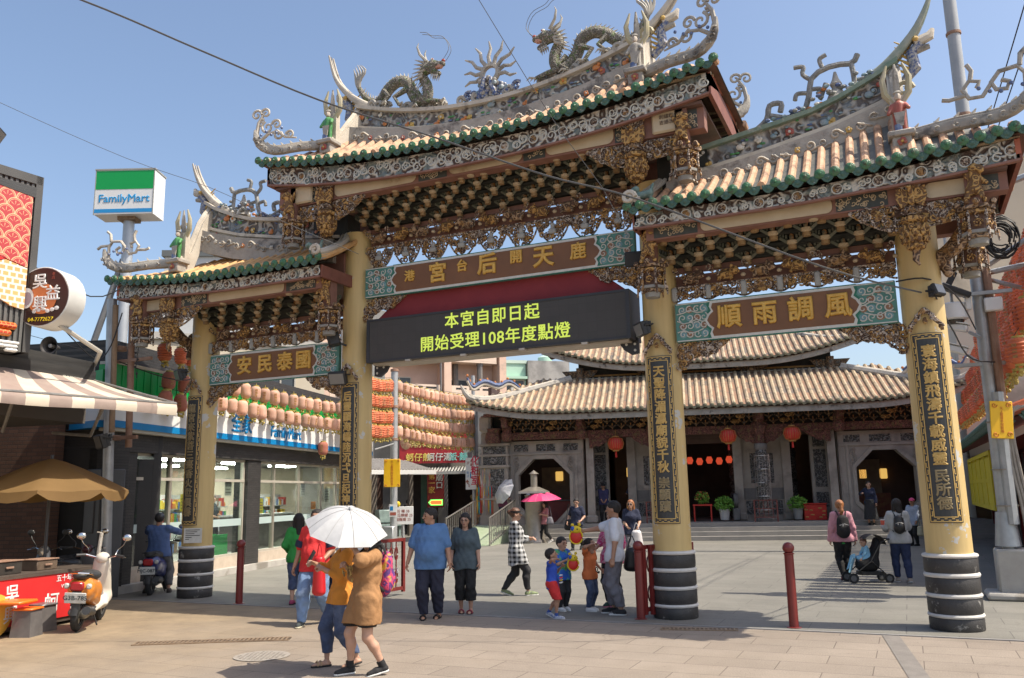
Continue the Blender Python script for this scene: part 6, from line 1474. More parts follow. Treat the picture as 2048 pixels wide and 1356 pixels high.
# -- LED board, banner, loudspeakers and lamps on the gate
led=empty('led_board',(0,0,4.22),0,'wide dark LED board with yellow green Chinese notice hung in the centre bay','LED screen')
m_cab=M('led_cabinet',(.025,.027,.03),(.035,.035,.04),4,.5)
mb=MB();mb.box(-2.47,-.29,0,2.47,.28,.79);mb.build('cabinet',m_cab,led,smooth=0)
m_led=blocks('led_face',(.062,.059,.055),(.068,.064,.06),(.056,.053,.05),.16,.16,.004,rough=.6,bump=0,plane='xz',noise=.06,off=0)
mb=MB();mb.box(-2.41,-.305,.04,2.41,-.289,.75);mb.build('display',m_led,led,smooth=0)
mb=MB()
for z in (.0,.75):mb.box(-2.47,-.315,z,2.47,-.29,z+.04)
for x in (-2.47,2.41):mb.box(x,-.315,.04,x+.06,-.29,.75)
mb.build('bezel',m_cab,led,smooth=0)
mb=MB()
for x in (-1.6,-.5,.6,1.7):mb.box(x-.05,-.32,-.035,x+.05,-.22,.0)
mb.box(-2.4,-.2,-.03,2.4,.2,.0);mb.build('underside',M('led_underside',(.5,.45,.38),(.42,.38,.32),3,.6),led,smooth=0)
m_ledt=M('led_text',(.7,.85,.12),emit=((.72,.9,.12),.3),rough=.6)
text('本宮自即日起',.285,m_ledt,led,front(.04,-.308,.585),.003,'lettering',bev=.0035,char=1.12)
text('開始受理108年度點燈',.285,m_ledt,led,front(.06,-.308,.215),.003,'lettering',bev=.0035,char=1.08)
for s in (-1,1):
	mb=MB();mb.mat(0).prism([(s*2.5,.15),(s*2.5,-.2),(s*2.38,-.22),(s*2.25,-.13),(s*2.2,-.04),(s*2.2,.0),(s*2.47,.0),(s*2.47,.15)],.0,.06)
	mb.mat(1)
	for a,b in ((2.44,-.05),(2.44,-.15),(2.3,-.05)):mb.lathe([(.0,-.006),(.022,-.004),(.022,.004)],(s*a,.0,b),10,axis='y')
	mb.build('bracket_plate',[m_cab,m_white],led,smooth=0)
mb=MB();mb.grid(lambda u,v:(lerp(-1,1,u)*lerp(2.42,1.82+.03*math.sin(v*3),v),-.10-.02*math.sin(u*20)*v*.5,lerp(5.01,5.46,v)),24,6)
tag(mb.build('maroon_banner',M('maroon_cloth',(.25,.028,.032),(.2,.02,.026),2,.75),smooth=60,fix=False),'plain maroon cloth banner stretched between name board and LED board','banner')
m_spk=M('speaker_black',(.02,.02,.021),(.03,.03,.031),6,.5)
def floodlight(loc,rz,label,tilt=.5,s=1.0):
	o=empty('floodlight',loc,rz,label,'floodlight','black floodlights on the gate and poles');R=Matrix.Rotation(tilt,4,'X')
	mb=MB();mb.T=R;mb.bbox((0,-.14*s,.0),(.3*s,.09*s,.22*s),.015)
	for i in range(7):mb.box((-.13+.042*i)*s,-.1*s,-.1*s,(-.12+.042*i)*s,-.05*s,.1*s)
	mb.build('housing',m_spk,o,smooth=0)
	mb=MB();mb.T=R;mb.box(-.125*s,-.19*s,-.085*s,.125*s,-.184*s,.085*s);mb.build('lens',M('lamp_lens',(.2,.2,.19),rough=.2),o,smooth=0)
	mb=MB();mb.tube([(-.16*s,-.14*s,0),(-.16*s,0,.02),(.16*s,0,.02),(.16*s,-.14*s,0)],.014,5);mb.box(-.04,-.02,-.05,.04,.02,.09);mb.build('bracket',m_spk,o,smooth=0)
def boxspk(loc,rz,label,s=1.0):
	o=empty('loudspeaker',loc,rz,label,'speaker','black box loudspeakers on the gate')
	mb=MB();mb.T=Matrix.Rotation(.25,4,'X');mb.bbox((0,-.12,0),(.3*s,.2*s,.24*s),.02);mb.build('cabinet',m_spk,o)
	mb=MB();mb.T=Matrix.Rotation(.25,4,'X');mb.box(-.13*s,-.12-.105*s,-.1*s,.13*s,-.12-.1*s,.1*s);mb.build('grille',M('grille',(.035,.035,.036),rough=.8),o,smooth=0)
	mb=MB();mb.tube([(0,0,-.1),(0,.12,-.14)],.02,6);mb.build('mount',m_spk,o)
boxspk((2.62,-.38,5.45),.2,'black box speaker at the right end of the centre name board',1.0)
boxspk((-3.0,-.38,4.72),-.9,'black box speaker beside the left bay, above the name board end')
floodlight((-2.98,-.36,4.02),.2,'black floodlight over the left bay name board corner',.4,1.1)
floodlight((2.78,-.36,4.35),-.9,'black floodlight on the inner right column under the LED board edge',.3)
floodlight((6.72,-.36,4.42),1.0,'black floodlight above the rightmost couplet plate',-.3,.75)
floodlight((-6.72,-.4,4.35),-.5,'floodlight on the leftmost column above its couplet plate',.3)
floodlight((-6.74,-4.76,7.78),2.2,'black floodlight on an arm above the sign tower top at the left edge',.5,1.0)
mb=MB();mb.tube([(-6.6,-4.5,7.86),(-6.75,-4.7,7.75),(-6.9,-4.75,7.3)],.025,6);mb.build('arm',m_spk,ts)
# -- lantern strings: each lantern a thing
m_lanp=M('lantern_peach',(.86,.58,.45),(.8,.46,.32),5,.7,spec=.2)
m_lanr=M('lantern_orange',(.8,.25,.12),(.74,.19,.085),5,.55,spec=.3)
m_lanf=M('lantern_faded',(.62,.27,.19),(.54,.2,.14),5,.7,spec=.2)
for _m in (m_lanp,m_lanr,m_lanf):  # thin paper lets some light through; each lantern has faded on its own
	_nt=_m.node_tree;_b=_nt.nodes['Principled BSDF'];_b.inputs['Subsurface Weight'].default_value=0
	_t=_nt.nodes.new('ShaderNodeBsdfTranslucent');_x=_nt.nodes.new('ShaderNodeMixShader');_x.inputs[0].default_value=.45
	_src=_b.inputs['Base Color'].links[0].from_socket;_oi=_nt.nodes.new('ShaderNodeObjectInfo');_h=_nt.nodes.new('ShaderNodeHueSaturation');_r=_nt.nodes.new('ShaderNodeMapRange');_r.inputs[3].default_value=.72;_r.inputs[4].default_value=1.1;_nt.links.new(_oi.outputs['Random'],_r.inputs[0]);_nt.links.new(_r.outputs[0],_h.inputs['Value']);_nt.links.new(_src,_h.inputs['Color']);_src=_h.outputs[0];_nt.links.new(_src,_b.inputs['Base Color']);_nt.links.new(_src,_t.inputs[0]);_x.inputs[0].default_value=.2 if _m is m_lanr else .35;_o=_nt.nodes['Material Output']
	_nt.links.new(_b.outputs[0],_x.inputs[1]);_nt.links.new(_t.outputs[0],_x.inputs[2]);_nt.links.new(_x.outputs[0],_o.inputs[0])
m_lang=M('lantern_gold',(.55,.42,.1),(.36,.28,.07),12,.5)
m_lant=M('lantern_print',(.3,.08,.05),(.42,.3,.1),30,.7)
def lantern_mesh(m,rib,seg):
	mb=MB();pr=[];k=14 if rib else 8
	for i in range(k+1):
		t=i/k;z=.2-.4*t;r=.155*(1-abs(2*t-1)**5*.38)
		if rib:r *= 1+(.07 if i%2 else-.07)
		pr.append((max(r,.02),z))
	mb.mat(0).lathe(pr,(0,0,0),seg);mb.mat(1).lathe([(.085,.2),(.085,.235)],(0,0,0),seg);mb.lathe([(.085,-.235),(.085,-.2)],(0,0,0),seg);mb.tube([(0,0,.23),(0,0,.3)],.008,4)
	for q in range(5):mb.mat(1).ball((.06*math.cos(q*1.3),.06*math.sin(q*1.3),-.265-.03*(q%3)),.034,5)
	mb.mat(2)
	for q in range(2):
		for j in range(3):
			a=-1.2+q*3.1;zz=.08-.08*j;r=.16
			mb.add([(r*math.cos(a+d),r*math.sin(a+d),zz+e) for d,e in ((-.22,-.03),(.22,-.03),(.22,.03),(-.22,.03))],[(0,1,2,3)])
	return mb.build('paper_lantern',[m,m_lang,m_lant],smooth=50,fix=False)
LPR={'peach':lantern_mesh(m_lanp,False,12),'orange':lantern_mesh(m_lanr,True,14),'faded':lantern_mesh(m_lanf,False,12)}
m_wire=M('wire_black',(.02,.02,.02))
def lantern_row(a,b,n,kind,label,group,sag=.12,sc=1.0,tilt=0.0,jit=.12):
	a=Vector(a);b=Vector(b);pts=[]
	for i in range(25):
		t=i/24;p=a.lerp(b,t);p.z+=-sag*4*t*(1-t)+.3*sc;pts.append(p)
	mb=MB();mb.tube(pts,.008,4);tag(mb.build('lantern_wire',m_wire),'black wire carrying the '+group,'wire')
	for i in range(n):
		t=(i+.5+random.uniform(-jit,jit))/n;p=a.lerp(b,t);p.z-=sag*4*t*(1-t)
		o=LPR[kind].copy();COL.objects.link(o);o.location=p;s=sc*random.uniform(.95,1.05);o.scale=(s,s,s*random.uniform(.97,1.05))
		o.rotation_euler=(random.uniform(-.1,.1),tilt+random.uniform(-.1,.1),random.uniform(0,6.28));tag(o,label,'lantern',group)
def fmp(x,y,z):return FM_M@Vector((x,y,z))
lantern_row(fmp(-1.6,-.75,4.58),fmp(7.6,-.75,4.76),17,'peach','peach paper lantern in the upper string before the store signboard','upper lanterns before the store sign',.1,.9)
lantern_row(fmp(-1.6,-.75,4.14),fmp(7.6,-.75,4.22),18,'peach','peach paper lantern in the lower string across the store signboard','lower lanterns across the store sign',.1,.9)
lantern_row(fmp(-4.0,-.75,5.0),fmp(-2.3,-.75,5.05),3,'orange','orange paper lantern in the top row left of the leftmost column','top lanterns left of the leftmost column',.02,.9)
lantern_row(fmp(-3.8,-.75,4.42),fmp(-2.1,-.75,4.42),3,'faded','faded red lantern in the middle row left of the leftmost column','middle lanterns left of the leftmost column',.02,.9)
lantern_row(fmp(-3.8,-.75,3.98),fmp(-2.1,-.75,3.98),3,'faded','faded red lantern in the lowest row left of the leftmost column','lowest lanterns left of the leftmost column',.02,.9)
o=LPR['faded'].copy();COL.objects.link(o);o.location=fmp(4.9,-.6,3.35);tag(o,'single faded lantern hanging below the store signboard','lantern')
P1,P2=(-10.75,13.6),(-10.75,19.95)
for k,(z0,za,zb,nm,n2) in enumerate(((5.42,5.88,5.88,'top',16),(4.92,5.28,5.25,'second',15),(4.42,4.72,4.68,'third',16),(3.95,4.22,4.06,'lowest',15))):
	lantern_row((-9.0,8.9,z0),(P1[0],P1[1]-.2,za-.02),8,'orange','orange lantern in the %s row between gate column and galvanised post'%nm,'%s row of lanterns before the galvanised post'%nm,.08)
	lantern_row((P1[0],P1[1]+.15,za),(P2[0],P2[1],zb),n2,'peach','peach lantern in the %s row behind the galvanised lamp post'%nm,'%s row of lanterns behind the galvanised post'%nm,.12)
for k,(x,z) in enumerate(((8.3,4.0),(8.5,4.65),(8.7,5.3),(8.9,5.95),(9.1,6.6))):
	lantern_row((x-.25,2.7+.045*k,z),(x-.25,19.7+.045*k,z+.1),33,'orange','red orange ribbed lantern in the %s string beside the utility pole'%('lowest','second','middle','fourth','topmost')[k],'%s string of lanterns on the right'%('lowest','second','middle','fourth','topmost')[k],.1,1.12,0,.03)
lantern_row((7.55,15.5,5.1),(7.75,23,5.3),14,'orange','red orange lantern in the short string between column and utility pole','short string of lanterns behind the right column',.1,1.1)
for o in LPR.values():bpy.data.objects.remove(o)
# -- posts, poles and signs
m_galv=M('galvanised',(.44,.45,.45),(.34,.35,.35),5,.45,.05,metal=.4,c3=(.27,.15,.08),s3=1.6,t3=(.64,.7))
m_rust=M('rusty_post',(.22,.12,.075),(.32,.2,.14),4,.75,.3,40)
m_sgny=M('notice_yellow',(.85,.50,.01),(.8,.45,.01),2,.5)
m_sgnt=M('notice_print',(.55,.16,.02),rough=.6)
def pole(name,label,cat,path,r,mat,rings=(),extra=None,group=None):
	o=empty(name,path[0],0,label,cat,group);b=Vector(path[0]);mb=MB();mb.tube([Vector(p)-b for p in path],r,12);mb.build('shaft',mat,o)
	for z in rings:mb=MB();mb.lathe([(r*1.02,-.05),(r*1.18,-.04),(r*1.18,.04),(r*1.02,.05)],(0,0,z),12);mb.build('collar',m_rust,o)
	if extra:extra(o)
	return o
def lamp_extra(o):
	mb=MB();mb.bbox((-.15,-.1,.4),(.55,.3,.8),.03);mb.build('base_box',m_galv,o)
	mb=MB()
	for z in (6.0,5.75,5.2,4.65,4.35,3.75):mb.tube([(0,0,z),(.9,-2.6,z-.35)],.025,6)
	mb.build('arm',m_galv,o)
	mb=MB();mb.bbox((-.2,-.15,5.0),(.4,.25,.3),.03);mb.mat(1).box(-.36,-.29,4.88,-.04,-.27,5.12);mb.build('lamp_head',[m_spk,M('lamp_lens',(.2,.2,.19))],o)
pole('lamp_post','tall galvanised post holding lantern strings and a yellow notice','post',[(-10.75,13.6,0),(-10.75,13.6,6.5)],.13,m_galv,(6.45,5.1,3.9),lamp_extra)
def notice(loc,rz,w,h,label,body,sz,bend=0,tilt=0):
	o=empty('yellow_notice',loc,rz,label,'sign');mb=MB();mb.T=Matrix.Rotation(tilt,4,'Y');mb.bbox((0,0,0),(w,.02,h),.03)
	mb.build('panel',m_sgny,o);mb=MB();mb.T=Matrix.Rotation(tilt,4,'Y')
	for sx in (-1,1):
		for sz_ in (-1,1):mb.scroll((sx*(w/2-.07),-.014,sz_*(h/2-.07)),(1,0,0),(0,0,1),.045,1.2,0,sx,.008,4)
	mb.build('corner_mark',m_sgnt,o)
	text('\n'.join(body),sz,m_sgnt,o,Matrix.Rotation(tilt,4,'Y')@front(0,-.013,0),.002,'lettering')
notice((-10.72,13.42,2.68),math.radians(20),.6,1.0,'yellow notice board fixed to the galvanised lamp post','天上聖母臨本廟進香',.1)
o=empty('small_sticker',(-10.68,13.45,1.35),math.radians(20),'small white notice with red band taped on the lamp post','sign')
mb=MB();mb.box(-.14,-.01,-.22,.14,.01,.22);mb.build('panel',m_fwhite,o,smooth=0);mb=MB();mb.mat(0).box(-.11,-.016,-.17,.11,-.008,-.06);mb.mat(1).box(-.11,-.016,0,.0,-.008,.15);mb.build('print',[FLC[0],m_fblue],o,smooth=0)
o=empty('menu_board',(-11.6,15.6,0),math.radians(30),'small white menu board with red writing on a grey stand','sign')
mb=MB();mb.bbox((0,0,1.12),(.78,.04,.68),.01);p=mb.build('panel',m_fwhite,o);text('粉 粿 35\n冬瓜檸檬 25\n龍鬚糖 25',.14,FLC[0],p,front(0,-.024,1.12),.002,'lettering',line=1.1)
mb=MB();mb.tube([(0,.05,0),(0,.05,.9)],.06,8);mb.mat(1).ball((-.2,0,1.55),.09,8,(1,.7,1.3));mb.build('stand',[m_galv,M('toy_yellow',(.7,.5,.02))],o)
def toilet(o):
	mb=MB();mb.bbox((-.02,-.15,2.75),(.62,.03,1.35),.01);p=mb.build('panel',m_fwhite,o)
	text('化\n粧\n室',.42,M('sign_crimson',(.62,.03,.08)),p,front(.14,-.17,2.85),.002,'lettering',bev=.008);text('2F',.16,FLC[0],p,front(-.2,-.17,3.2),.002,'lettering');text('男\n1F',.14,m_fblue,p,front(-.22,-.17,2.7),.002,'lettering')
	mb=MB();mb.mat(0).tube([(-.16,-.17,2.18),(-.16,-.17,2.3),(-.24,-.17,2.34),(-.24,-.17,2.4)],.02,4);mb.prism([(-.34,2.38),(-.14,2.38),(-.24,2.5)],-.175,-.168);mb.mat(1).ball((-.05,-.17,3.28),.04,6);mb.prism([(-.05,3.24),(-.1,3.08),(.0,3.08)],-.175,-.168);mb.mat(2).ball((-.08,-.17,2.78),.035,6);mb.prism([(-.11,2.74),(-.05,2.74),(-.06,2.55),(-.1,2.55)],-.175,-.168)
	mb.build('pictogram',[FLC[0],FLC[0],m_fblue],p,smooth=0)
	mb=MB();mb.bbox((-.2,-.2,3.75),(.3,.3,.2),.05);mb.build('camera_dome',m_fwhite,o)
pole('sign_post','slim post with a white restroom sign at the end of the lantern rows','post',[(-10.75,19.95,0),(-10.75,19.95,7.0)],.08,m_galv,(),toilet)
# small rusty posts left of the gate, cable arm and braces
pole('utility_pole','galvanised utility pole rising through the striped awning end','pole',[(-8.05,-.85,0),(-8.15,-1.05,5.9)],.1,m_galv,(3.1,4.9),lambda o:(MB().at(Matrix.Identity(4)).box(-.12,-.06,4.6,.9,.0,4.66).build('crossarm',m_rust,o,smooth=0),MB().box(.1,-.12,3.05,.7,-.06,3.12).build('crossarm',m_rust,o,smooth=0)))
pole('rusty_pole','thin rusty brown pole between utility pole and gate roof','pole',[(-7.72,-.8,2.9),(-7.74,-.9,5.75)],.065,m_rust)
pole('timber_post','weathered square post strapped to the utility pole','pole',[(-8.0,-.98,3.2),(-7.98,-1.1,5.75)],.055,M('wood_post',(.3,.2,.12),(.22,.15,.09),5,.8))
floodlight((-7.72,-1.25,3.05),-.4,'tilted floodlight on the utility pole below the awning end',.35,1.25)
o=empty('junction_box',(-8.35,-1.45,4.45),.2,'small grey floodlight box on the pole above the awning','box');mb=MB();mb.bbox((0,0,0),(.42,.2,.16),.02)
for i in range(6):mb.box(-.17+i*.06,-.11,-.07,-.16+i*.06,-.1,.07)
mb.build('housing',M('box_grey',(.3,.3,.29),rough=.5),o,smooth=0)
# big sign on the roof behind
sg=empty('pylon_sign',(-13.3,3.55,0),math.radians(24),'tall illuminated pylon sign with green, white and blue bands on a grey pole','sign')
mb=MB();mb.box(-.84,-.3,9.82,.84,.42,11.12);bx=mb.build('sign_box',m_fwhite,sg,smooth=0)
mb=MB();mb.box(-.82,-.306,10.55,.82,-.298,11.1);mb.build('green_band',m_fgreen,sg,smooth=0)
mb=MB();mb.box(-.82,-.306,9.86,.82,-.298,9.97);mb.build('blue_band',M('band_blue',(.02,.25,.55),rough=.4),sg,smooth=0)
mb=MB();mb.box(-.86,-.32,11.12,.86,.44,11.16);mb.box(-.845,-.31,9.8,-.82,-.29,11.12);mb.box(.82,-.31,9.8,.845,-.29,11.12);mb.build('edge_trim',M('trim_grey',(.3,.3,.28)),sg,smooth=0)
text('FamilyMart',.325,M('sky_blue',(.02,.27,.55),rough=.4),sg,front(0,-.302,10.27),.004,'lettering',bev=.006)
mb=MB();mb.tube([(0,.1,0),(0,.1,9.75)],.15,12);mb.mat(1).box(-.25,-.1,9.72,.25,.3,9.82);mb.build('pole',[M('pylon_grey',(.42,.44,.46),(.36,.38,.4),3,.4,metal=.3),m_iron],sg)
mb=MB();mb.tube([(-1.3,.2,4.6),(-.1,.1,8.6)],.09,8);mb.tube([(.25,.3,4.0),(.25,.3,8.2)],.08,8);mb.tube([(-.45,.3,4),(-.45,.3,6.5)],.06,8);mb.build('brace',M('brace_grey',(.2,.2,.2),(.15,.15,.15),4,.5),sg)
# round shop sign
rs=empty('round_sign',(-6.62,-3.55,5.22),math.radians(16),'round double faced shop sign in brown and white on an angled arm','sign')
mb=MB();mb.lathe([(.50,-.2),(.51,-.19),(.51,.22),(.50,.23)],(0,0,0),40,axis='y');mb.build('rim',M('drum_white',(.62,.62,.6),(.55,.55,.53),3,.4),rs)
mb=MB();mb.lathe([(.0,-.01),(.485,-.01),(.49,0)],(0,-.2,0),40,axis='y');mb.build('face',M('face_brown',(.04,.016,.012),(.05,.02,.015),3,.35),rs)
mb=MB();mb.mat(0).lathe([(.0,-.006),(.26,-.006)],(.03,-.212,-.04),26,axis='y',cap=False);mb.mat(1).lathe([(.0,-.006),(.13,-.006)],(-.26,-.216,-.02),18,axis='y',sq=1.35,cap=False);mb.mat(2).lathe([(.0,-.006),(.085,-.006)],(-.25,-.222,-.03),16,axis='y',sq=1.35,cap=False)
for k in range(6):mb.mat(1).ball((-.1+.08*k,-.215,-.25+.02*(k%3)),.045,7,(1,.2,.8))
mb.build('emblem',[M('emblem_orange',(.65,.2,.06)),m_fwhite,M('shell_mauve',(.3,.23,.26))],rs,smooth=0,fix=False)
for ch,x,z in (('吳',-.03,.24),('益',.22,.03),('興',.0,-.14)):text(ch,.27,m_fwhite,rs,front(x,-.225,z),.004,'lettering',bev=.005)
text('04-7772627',.095,M('digit_yellow',(.8,.6,.02)),rs,front(.02,-.214,-.39),.003,'lettering');text('老\n店',.06,FLC[0],rs,front(.2,-.214,.34),.002,'lettering')
mb=MB();mb.tube([(.2,.02,-.45),(.3,1.0,-.75),(-.75,2.35,-.75)],.04,8);mb.build('arm',M('arm_cream',(.42,.4,.36)),rs)
# horn loudspeaker
hs=empty('horn_loudspeaker',(-7.55,-2.75,4.62),math.radians(20),'dark horn loudspeaker on the snack shop parapet','loudspeaker')
mb=MB();mb.lathe([(.03,.2),(.05,.1),(.09,.0),(.15,-.08),(.165,-.1),(.15,-.095),(.085,0),(.04,.09)],(0,0,0),20,axis='y',cap=False);mb.mat(1).lathe([(.0,-.07),(.035,-.06),(.04,.05)],(0,0,0),12,axis='y');mb.build('horn',[M('horn_dark',(.05,.045,.045),rough=.5),M('horn_core',(.4,.38,.36))],hs)
mb=MB();mb.tube([(0,.1,0),(0,.12,-.18)],.02,6);mb.build('mount',m_spk,hs)
# the right-hand utility pole with cameras
up_=empty('utility_pole',(7.62,3.7,0),0,'tall grey utility pole with cameras and cables in front of the red lanterns','pole')
mb=MB();mb.tube([(0,0,.8),(0,0,7.0)],.105,12);mb.mat(1).tube([(.16,-.05,2.6),(.16,-.05,7.1)],.07,8);mb.mat(0).tube([(.1,-.12,1.2),(.1,-.12,3.4)],.09,8);mb.build('shaft',[m_galv,m_rust],up_)
mb=MB();mb.bbox((.05,0,.4),(.54,.54,.8),.03);mb.mat(1).lathe([(.2,.84),(.14,1.4)],(0,0,0),10);mb.mat(0).bbox((0,-.1,.06),(.85,.85,.12),.04);mb.build('footing',[m_conc,m_galv],up_)
mb=MB()
for q in range(3):mb.tube(smooth_pts([(.28+.07*q,-.1,.85),(.26+.05*q,-.1,1.5),(.18+.05*q,-.12,2.2),(.22+.02*q,-.1,3.0),(.3+.1*q,-.05,3.15)],10),.028,6)
for z in (1.5,2.1,2.9):mb.lathe([(.17,-.01),(.175,.01)],(.05,-.04,z),12)
mb.build('conduit',M('conduit',(.32,.29,.25),(.24,.21,.18),5,.6),up_)
mb=MB();mb.box(-.5,-.06,3.88,1.4,.02,3.94);mb.build('crossarm',m_galv,up_,smooth=0);mb=MB();mb.box(-.35,-.2,5.1,.5,-.12,5.16);mb.build('crossarm',m_galv,up_,smooth=0)
for a_,b_,r_ in (((.05,0,5.55),(1.4,-.2,6.35),.045),((.05,0,5.5),(1.4,.2,5.7),.05),((.05,0,5.45),(1.4,.3,4.95),.04),((.0,0,6.9),(1.5,-.1,7.3),.06)):mb=MB();mb.tube([a_,b_],r_,6);mb.build('brace',m_galv,up_,smooth=30)
for k,(z,a,x) in enumerate(((4.55,.3,-.3),(4.15,.4,-.35))):
	mb=MB();mb.T=Matrix.Translation((x,-.1,z))@Matrix.Rotation(a,4,'Y')@Matrix.Rotation(-.3,4,'Z');mb.mat(0).bbox((-.15,0,0),(.44,.13,.12),.02);mb.bbox((-.17,0,.08),(.5,.17,.02),.005);mb.mat(1).box(-.375,-.05,-.05,-.368,.05,.05);mb.mat(2).tube([(.1,0,-.05),(.3,0,-.12)],.03,6);mb.build('security_camera',[m_fwhite,m_hole,m_galv],up_)
mb=MB();mb.mat(0).lathe([(.2,.22),(.23,.2),(.24,-.06),(.2,-.08)],(-.42,0,4.8),14);mb.mat(1).ball((-.42,0,4.72),.17,12,(1,1,.8));mb.mat(2).tube([(-.42,0,5.05),(-.42,0,6.3),(-.1,0,6.3)],.025,6);mb.build('dome_camera',[m_fwhite,M('dome_dark',(.05,.045,.04),rough=.15),m_galv],up_)
mb=MB();mb.T=Matrix.Translation((-.35,-.15,5.22))@Matrix.Rotation(.5,4,'Y');mb.bbox((0,0,0),(.5,.24,.1),.02);mb.box(-.2,-.05,.05,-.1,.05,.3);mb.build('lamp_head',m_spk,up_)
mb=MB();mb.bbox((.2,-.12,4.92),(.28,.16,.24),.02);mb.build('junction_box',m_fwhite,up_);mb=MB();mb.bbox((-.18,-.12,4.98),(.1,.1,.24),.02);mb.build('junction_box',m_fwhite,up_)
mb=MB();mb.mat(0).bbox((.55,-.25,4.02),(.3,.22,.22),.01);mb.mat(1).box(.44,-.37,3.94,.66,-.358,4.1);mb.build('box_horn',[M('horn_grey',(.3,.32,.36),rough=.5),m_hole],up_)
mb=MB()
rq=random.Random(4)
for q in range(16):rr=rq.uniform(.15,.27);e_=rq.uniform(1.1,1.45);ph_=rq.uniform(-.6,.6);mb.tube([(.42+rr*math.cos(a*.4+ph_)+rq.uniform(-.012,.012)+.04*math.sin(q),-.3+.012*q,6.05+rr*e_*math.sin(a*.4+ph_)+.05*math.cos(q*2)) for a in range(14+q%3)],.013,4)
mb.build('cable_coil',m_wire,up_)
notice((7.72,3.45,2.92),math.radians(18),.36,.63,'yellow notice sheet fixed to the right utility pole, crossed by a shadow','天上聖母平安祈福',.055,tilt=.06)
pole('concrete_pole','tall concrete power pole rising above the right gate roof','pole',[(8.75,14.8,0),(8.75,14.8,18.5)],.185,M('pole_concrete',(.36,.38,.4),(.3,.32,.34),2,.6),(12.2,12.9,15.6))
# -- overhead cables
def cable(pts,r,label,sag=0.0,mat=None):
	if len(pts)==2:
		a,b=Vector(pts[0]),Vector(pts[1]);pts=[a.lerp(b,i/16)-Vector((0,0,sag*4*(i/16)*(1-i/16))) for i in range(17)]
	mb=MB();mb.tube(pts,r,5);tag(mb.build('cable',mat or m_wire),label,'cable')
cable(smooth_pts([(-4.4,-8.2,8.6),(-2.61,-6.48,8.0),(-1.62,-5.38,7.59),(-.45,-4.41,7.06),(.95,-3.77,6.5),(2.29,-3.26,5.91),(3.4,-2.79,5.54),(5.5,-1.97,4.56),(6.6,-.35,4.45)],40),.013,'thick grey cable sweeping across the gate from the top left',mat=M('cable_grey',(.09,.09,.09)))
cable([(1.2,-4.4,9.3),(1.71,-3.98,8.19),(2.2,-3.55,7.13),(2.52,-3.27,6.48),(2.95,-2.92,5.74),(3.2,-2.7,5.1)],.005,'thin straight wire crossing the centre roof',mat=M('cable_grey',(.09,.09,.09)))
cable(smooth_pts([(-11,-4.6,10.6),(-8.7,-3.37,9.3),(-6.65,-2.22,8.23),(-4.96,-1.75,7.5),(-2.82,-2.33,6.37),(-1.9,-1.4,5.9)],20),.005,'thin wire running from the far left to the left roof',mat=M('cable_grey',(.09,.09,.09)))
cable([(9.2,0,10.9),(8.6,8.6,9.9),(8.5,12,9.7)],.013,'black cable at the top right, nearer the concrete pole',0)
cable([(9.3,0,10.4),(8.8,8.9,9.9),(8.7,14.6,9.8)],.013,'black cable at the top right frame edge',0)
cable(smooth_pts([(6.3,-.3,4.65),(6.7,-.3,4.64),(7.1,.9,4.6),(7.5,3.5,4.5)],14),.012,'slack cable from the right column to the utility pole, upper one')
cable(smooth_pts([(6.75,-.4,4.42),(7.0,.9,4.1),(7.4,3.0,3.9),(8.3,4.3,4.0)],14),.012,'slack cable from the right column to the utility pole, lower one')
cable(smooth_pts([(-7.85,-2.4,5.1),(-7.9,-1.6,4.6),(-7.85,-1.3,4.8),(-7.9,-1.0,5.6)],14),.012,'slack cable loop between round sign arm and utility pole')
cable(smooth_pts([(-8.1,-1.5,4.75),(-9.5,-2.2,5.2),(-11.5,-3.2,5.9)],10),.006,'thin wire running left from the utility pole behind the round sign')
cable(smooth_pts([(-7.9,-1.0,4.6),(-7.6,.2,4.35),(-8.2,1.9,4.7)],10),.012,'slack cable from the utility pole towards the store signboard')
cable(smooth_pts([(-7.2,-1.5,6.0),(-7.6,-2.0,5.7),(-8.0,-3.2,6.2),(-8.6,-4.4,6.6)],12),.012,'black cable behind the round sign to the gate roof')
for x,z in ((-7.55,5.2),(-7.5,4.6)):
	mb=MB();mb.tube(smooth_pts([(x,-.9,z+.5),(x+.05,-.95,z+.2),(x-.04,-.9,z-.1),(x+.02,-.92,z-.35)],8),.01,4)
	for k in range(5):mb.ball((x+.03*(-1)**k,-.93,z+.3-.14*k),.025,5)
	tag(mb.build('loose_wiring',m_wire),'loose dangling black wiring beside the rusty pole, %s bunch'%('upper' if z>5 else 'lower'),'wiring')
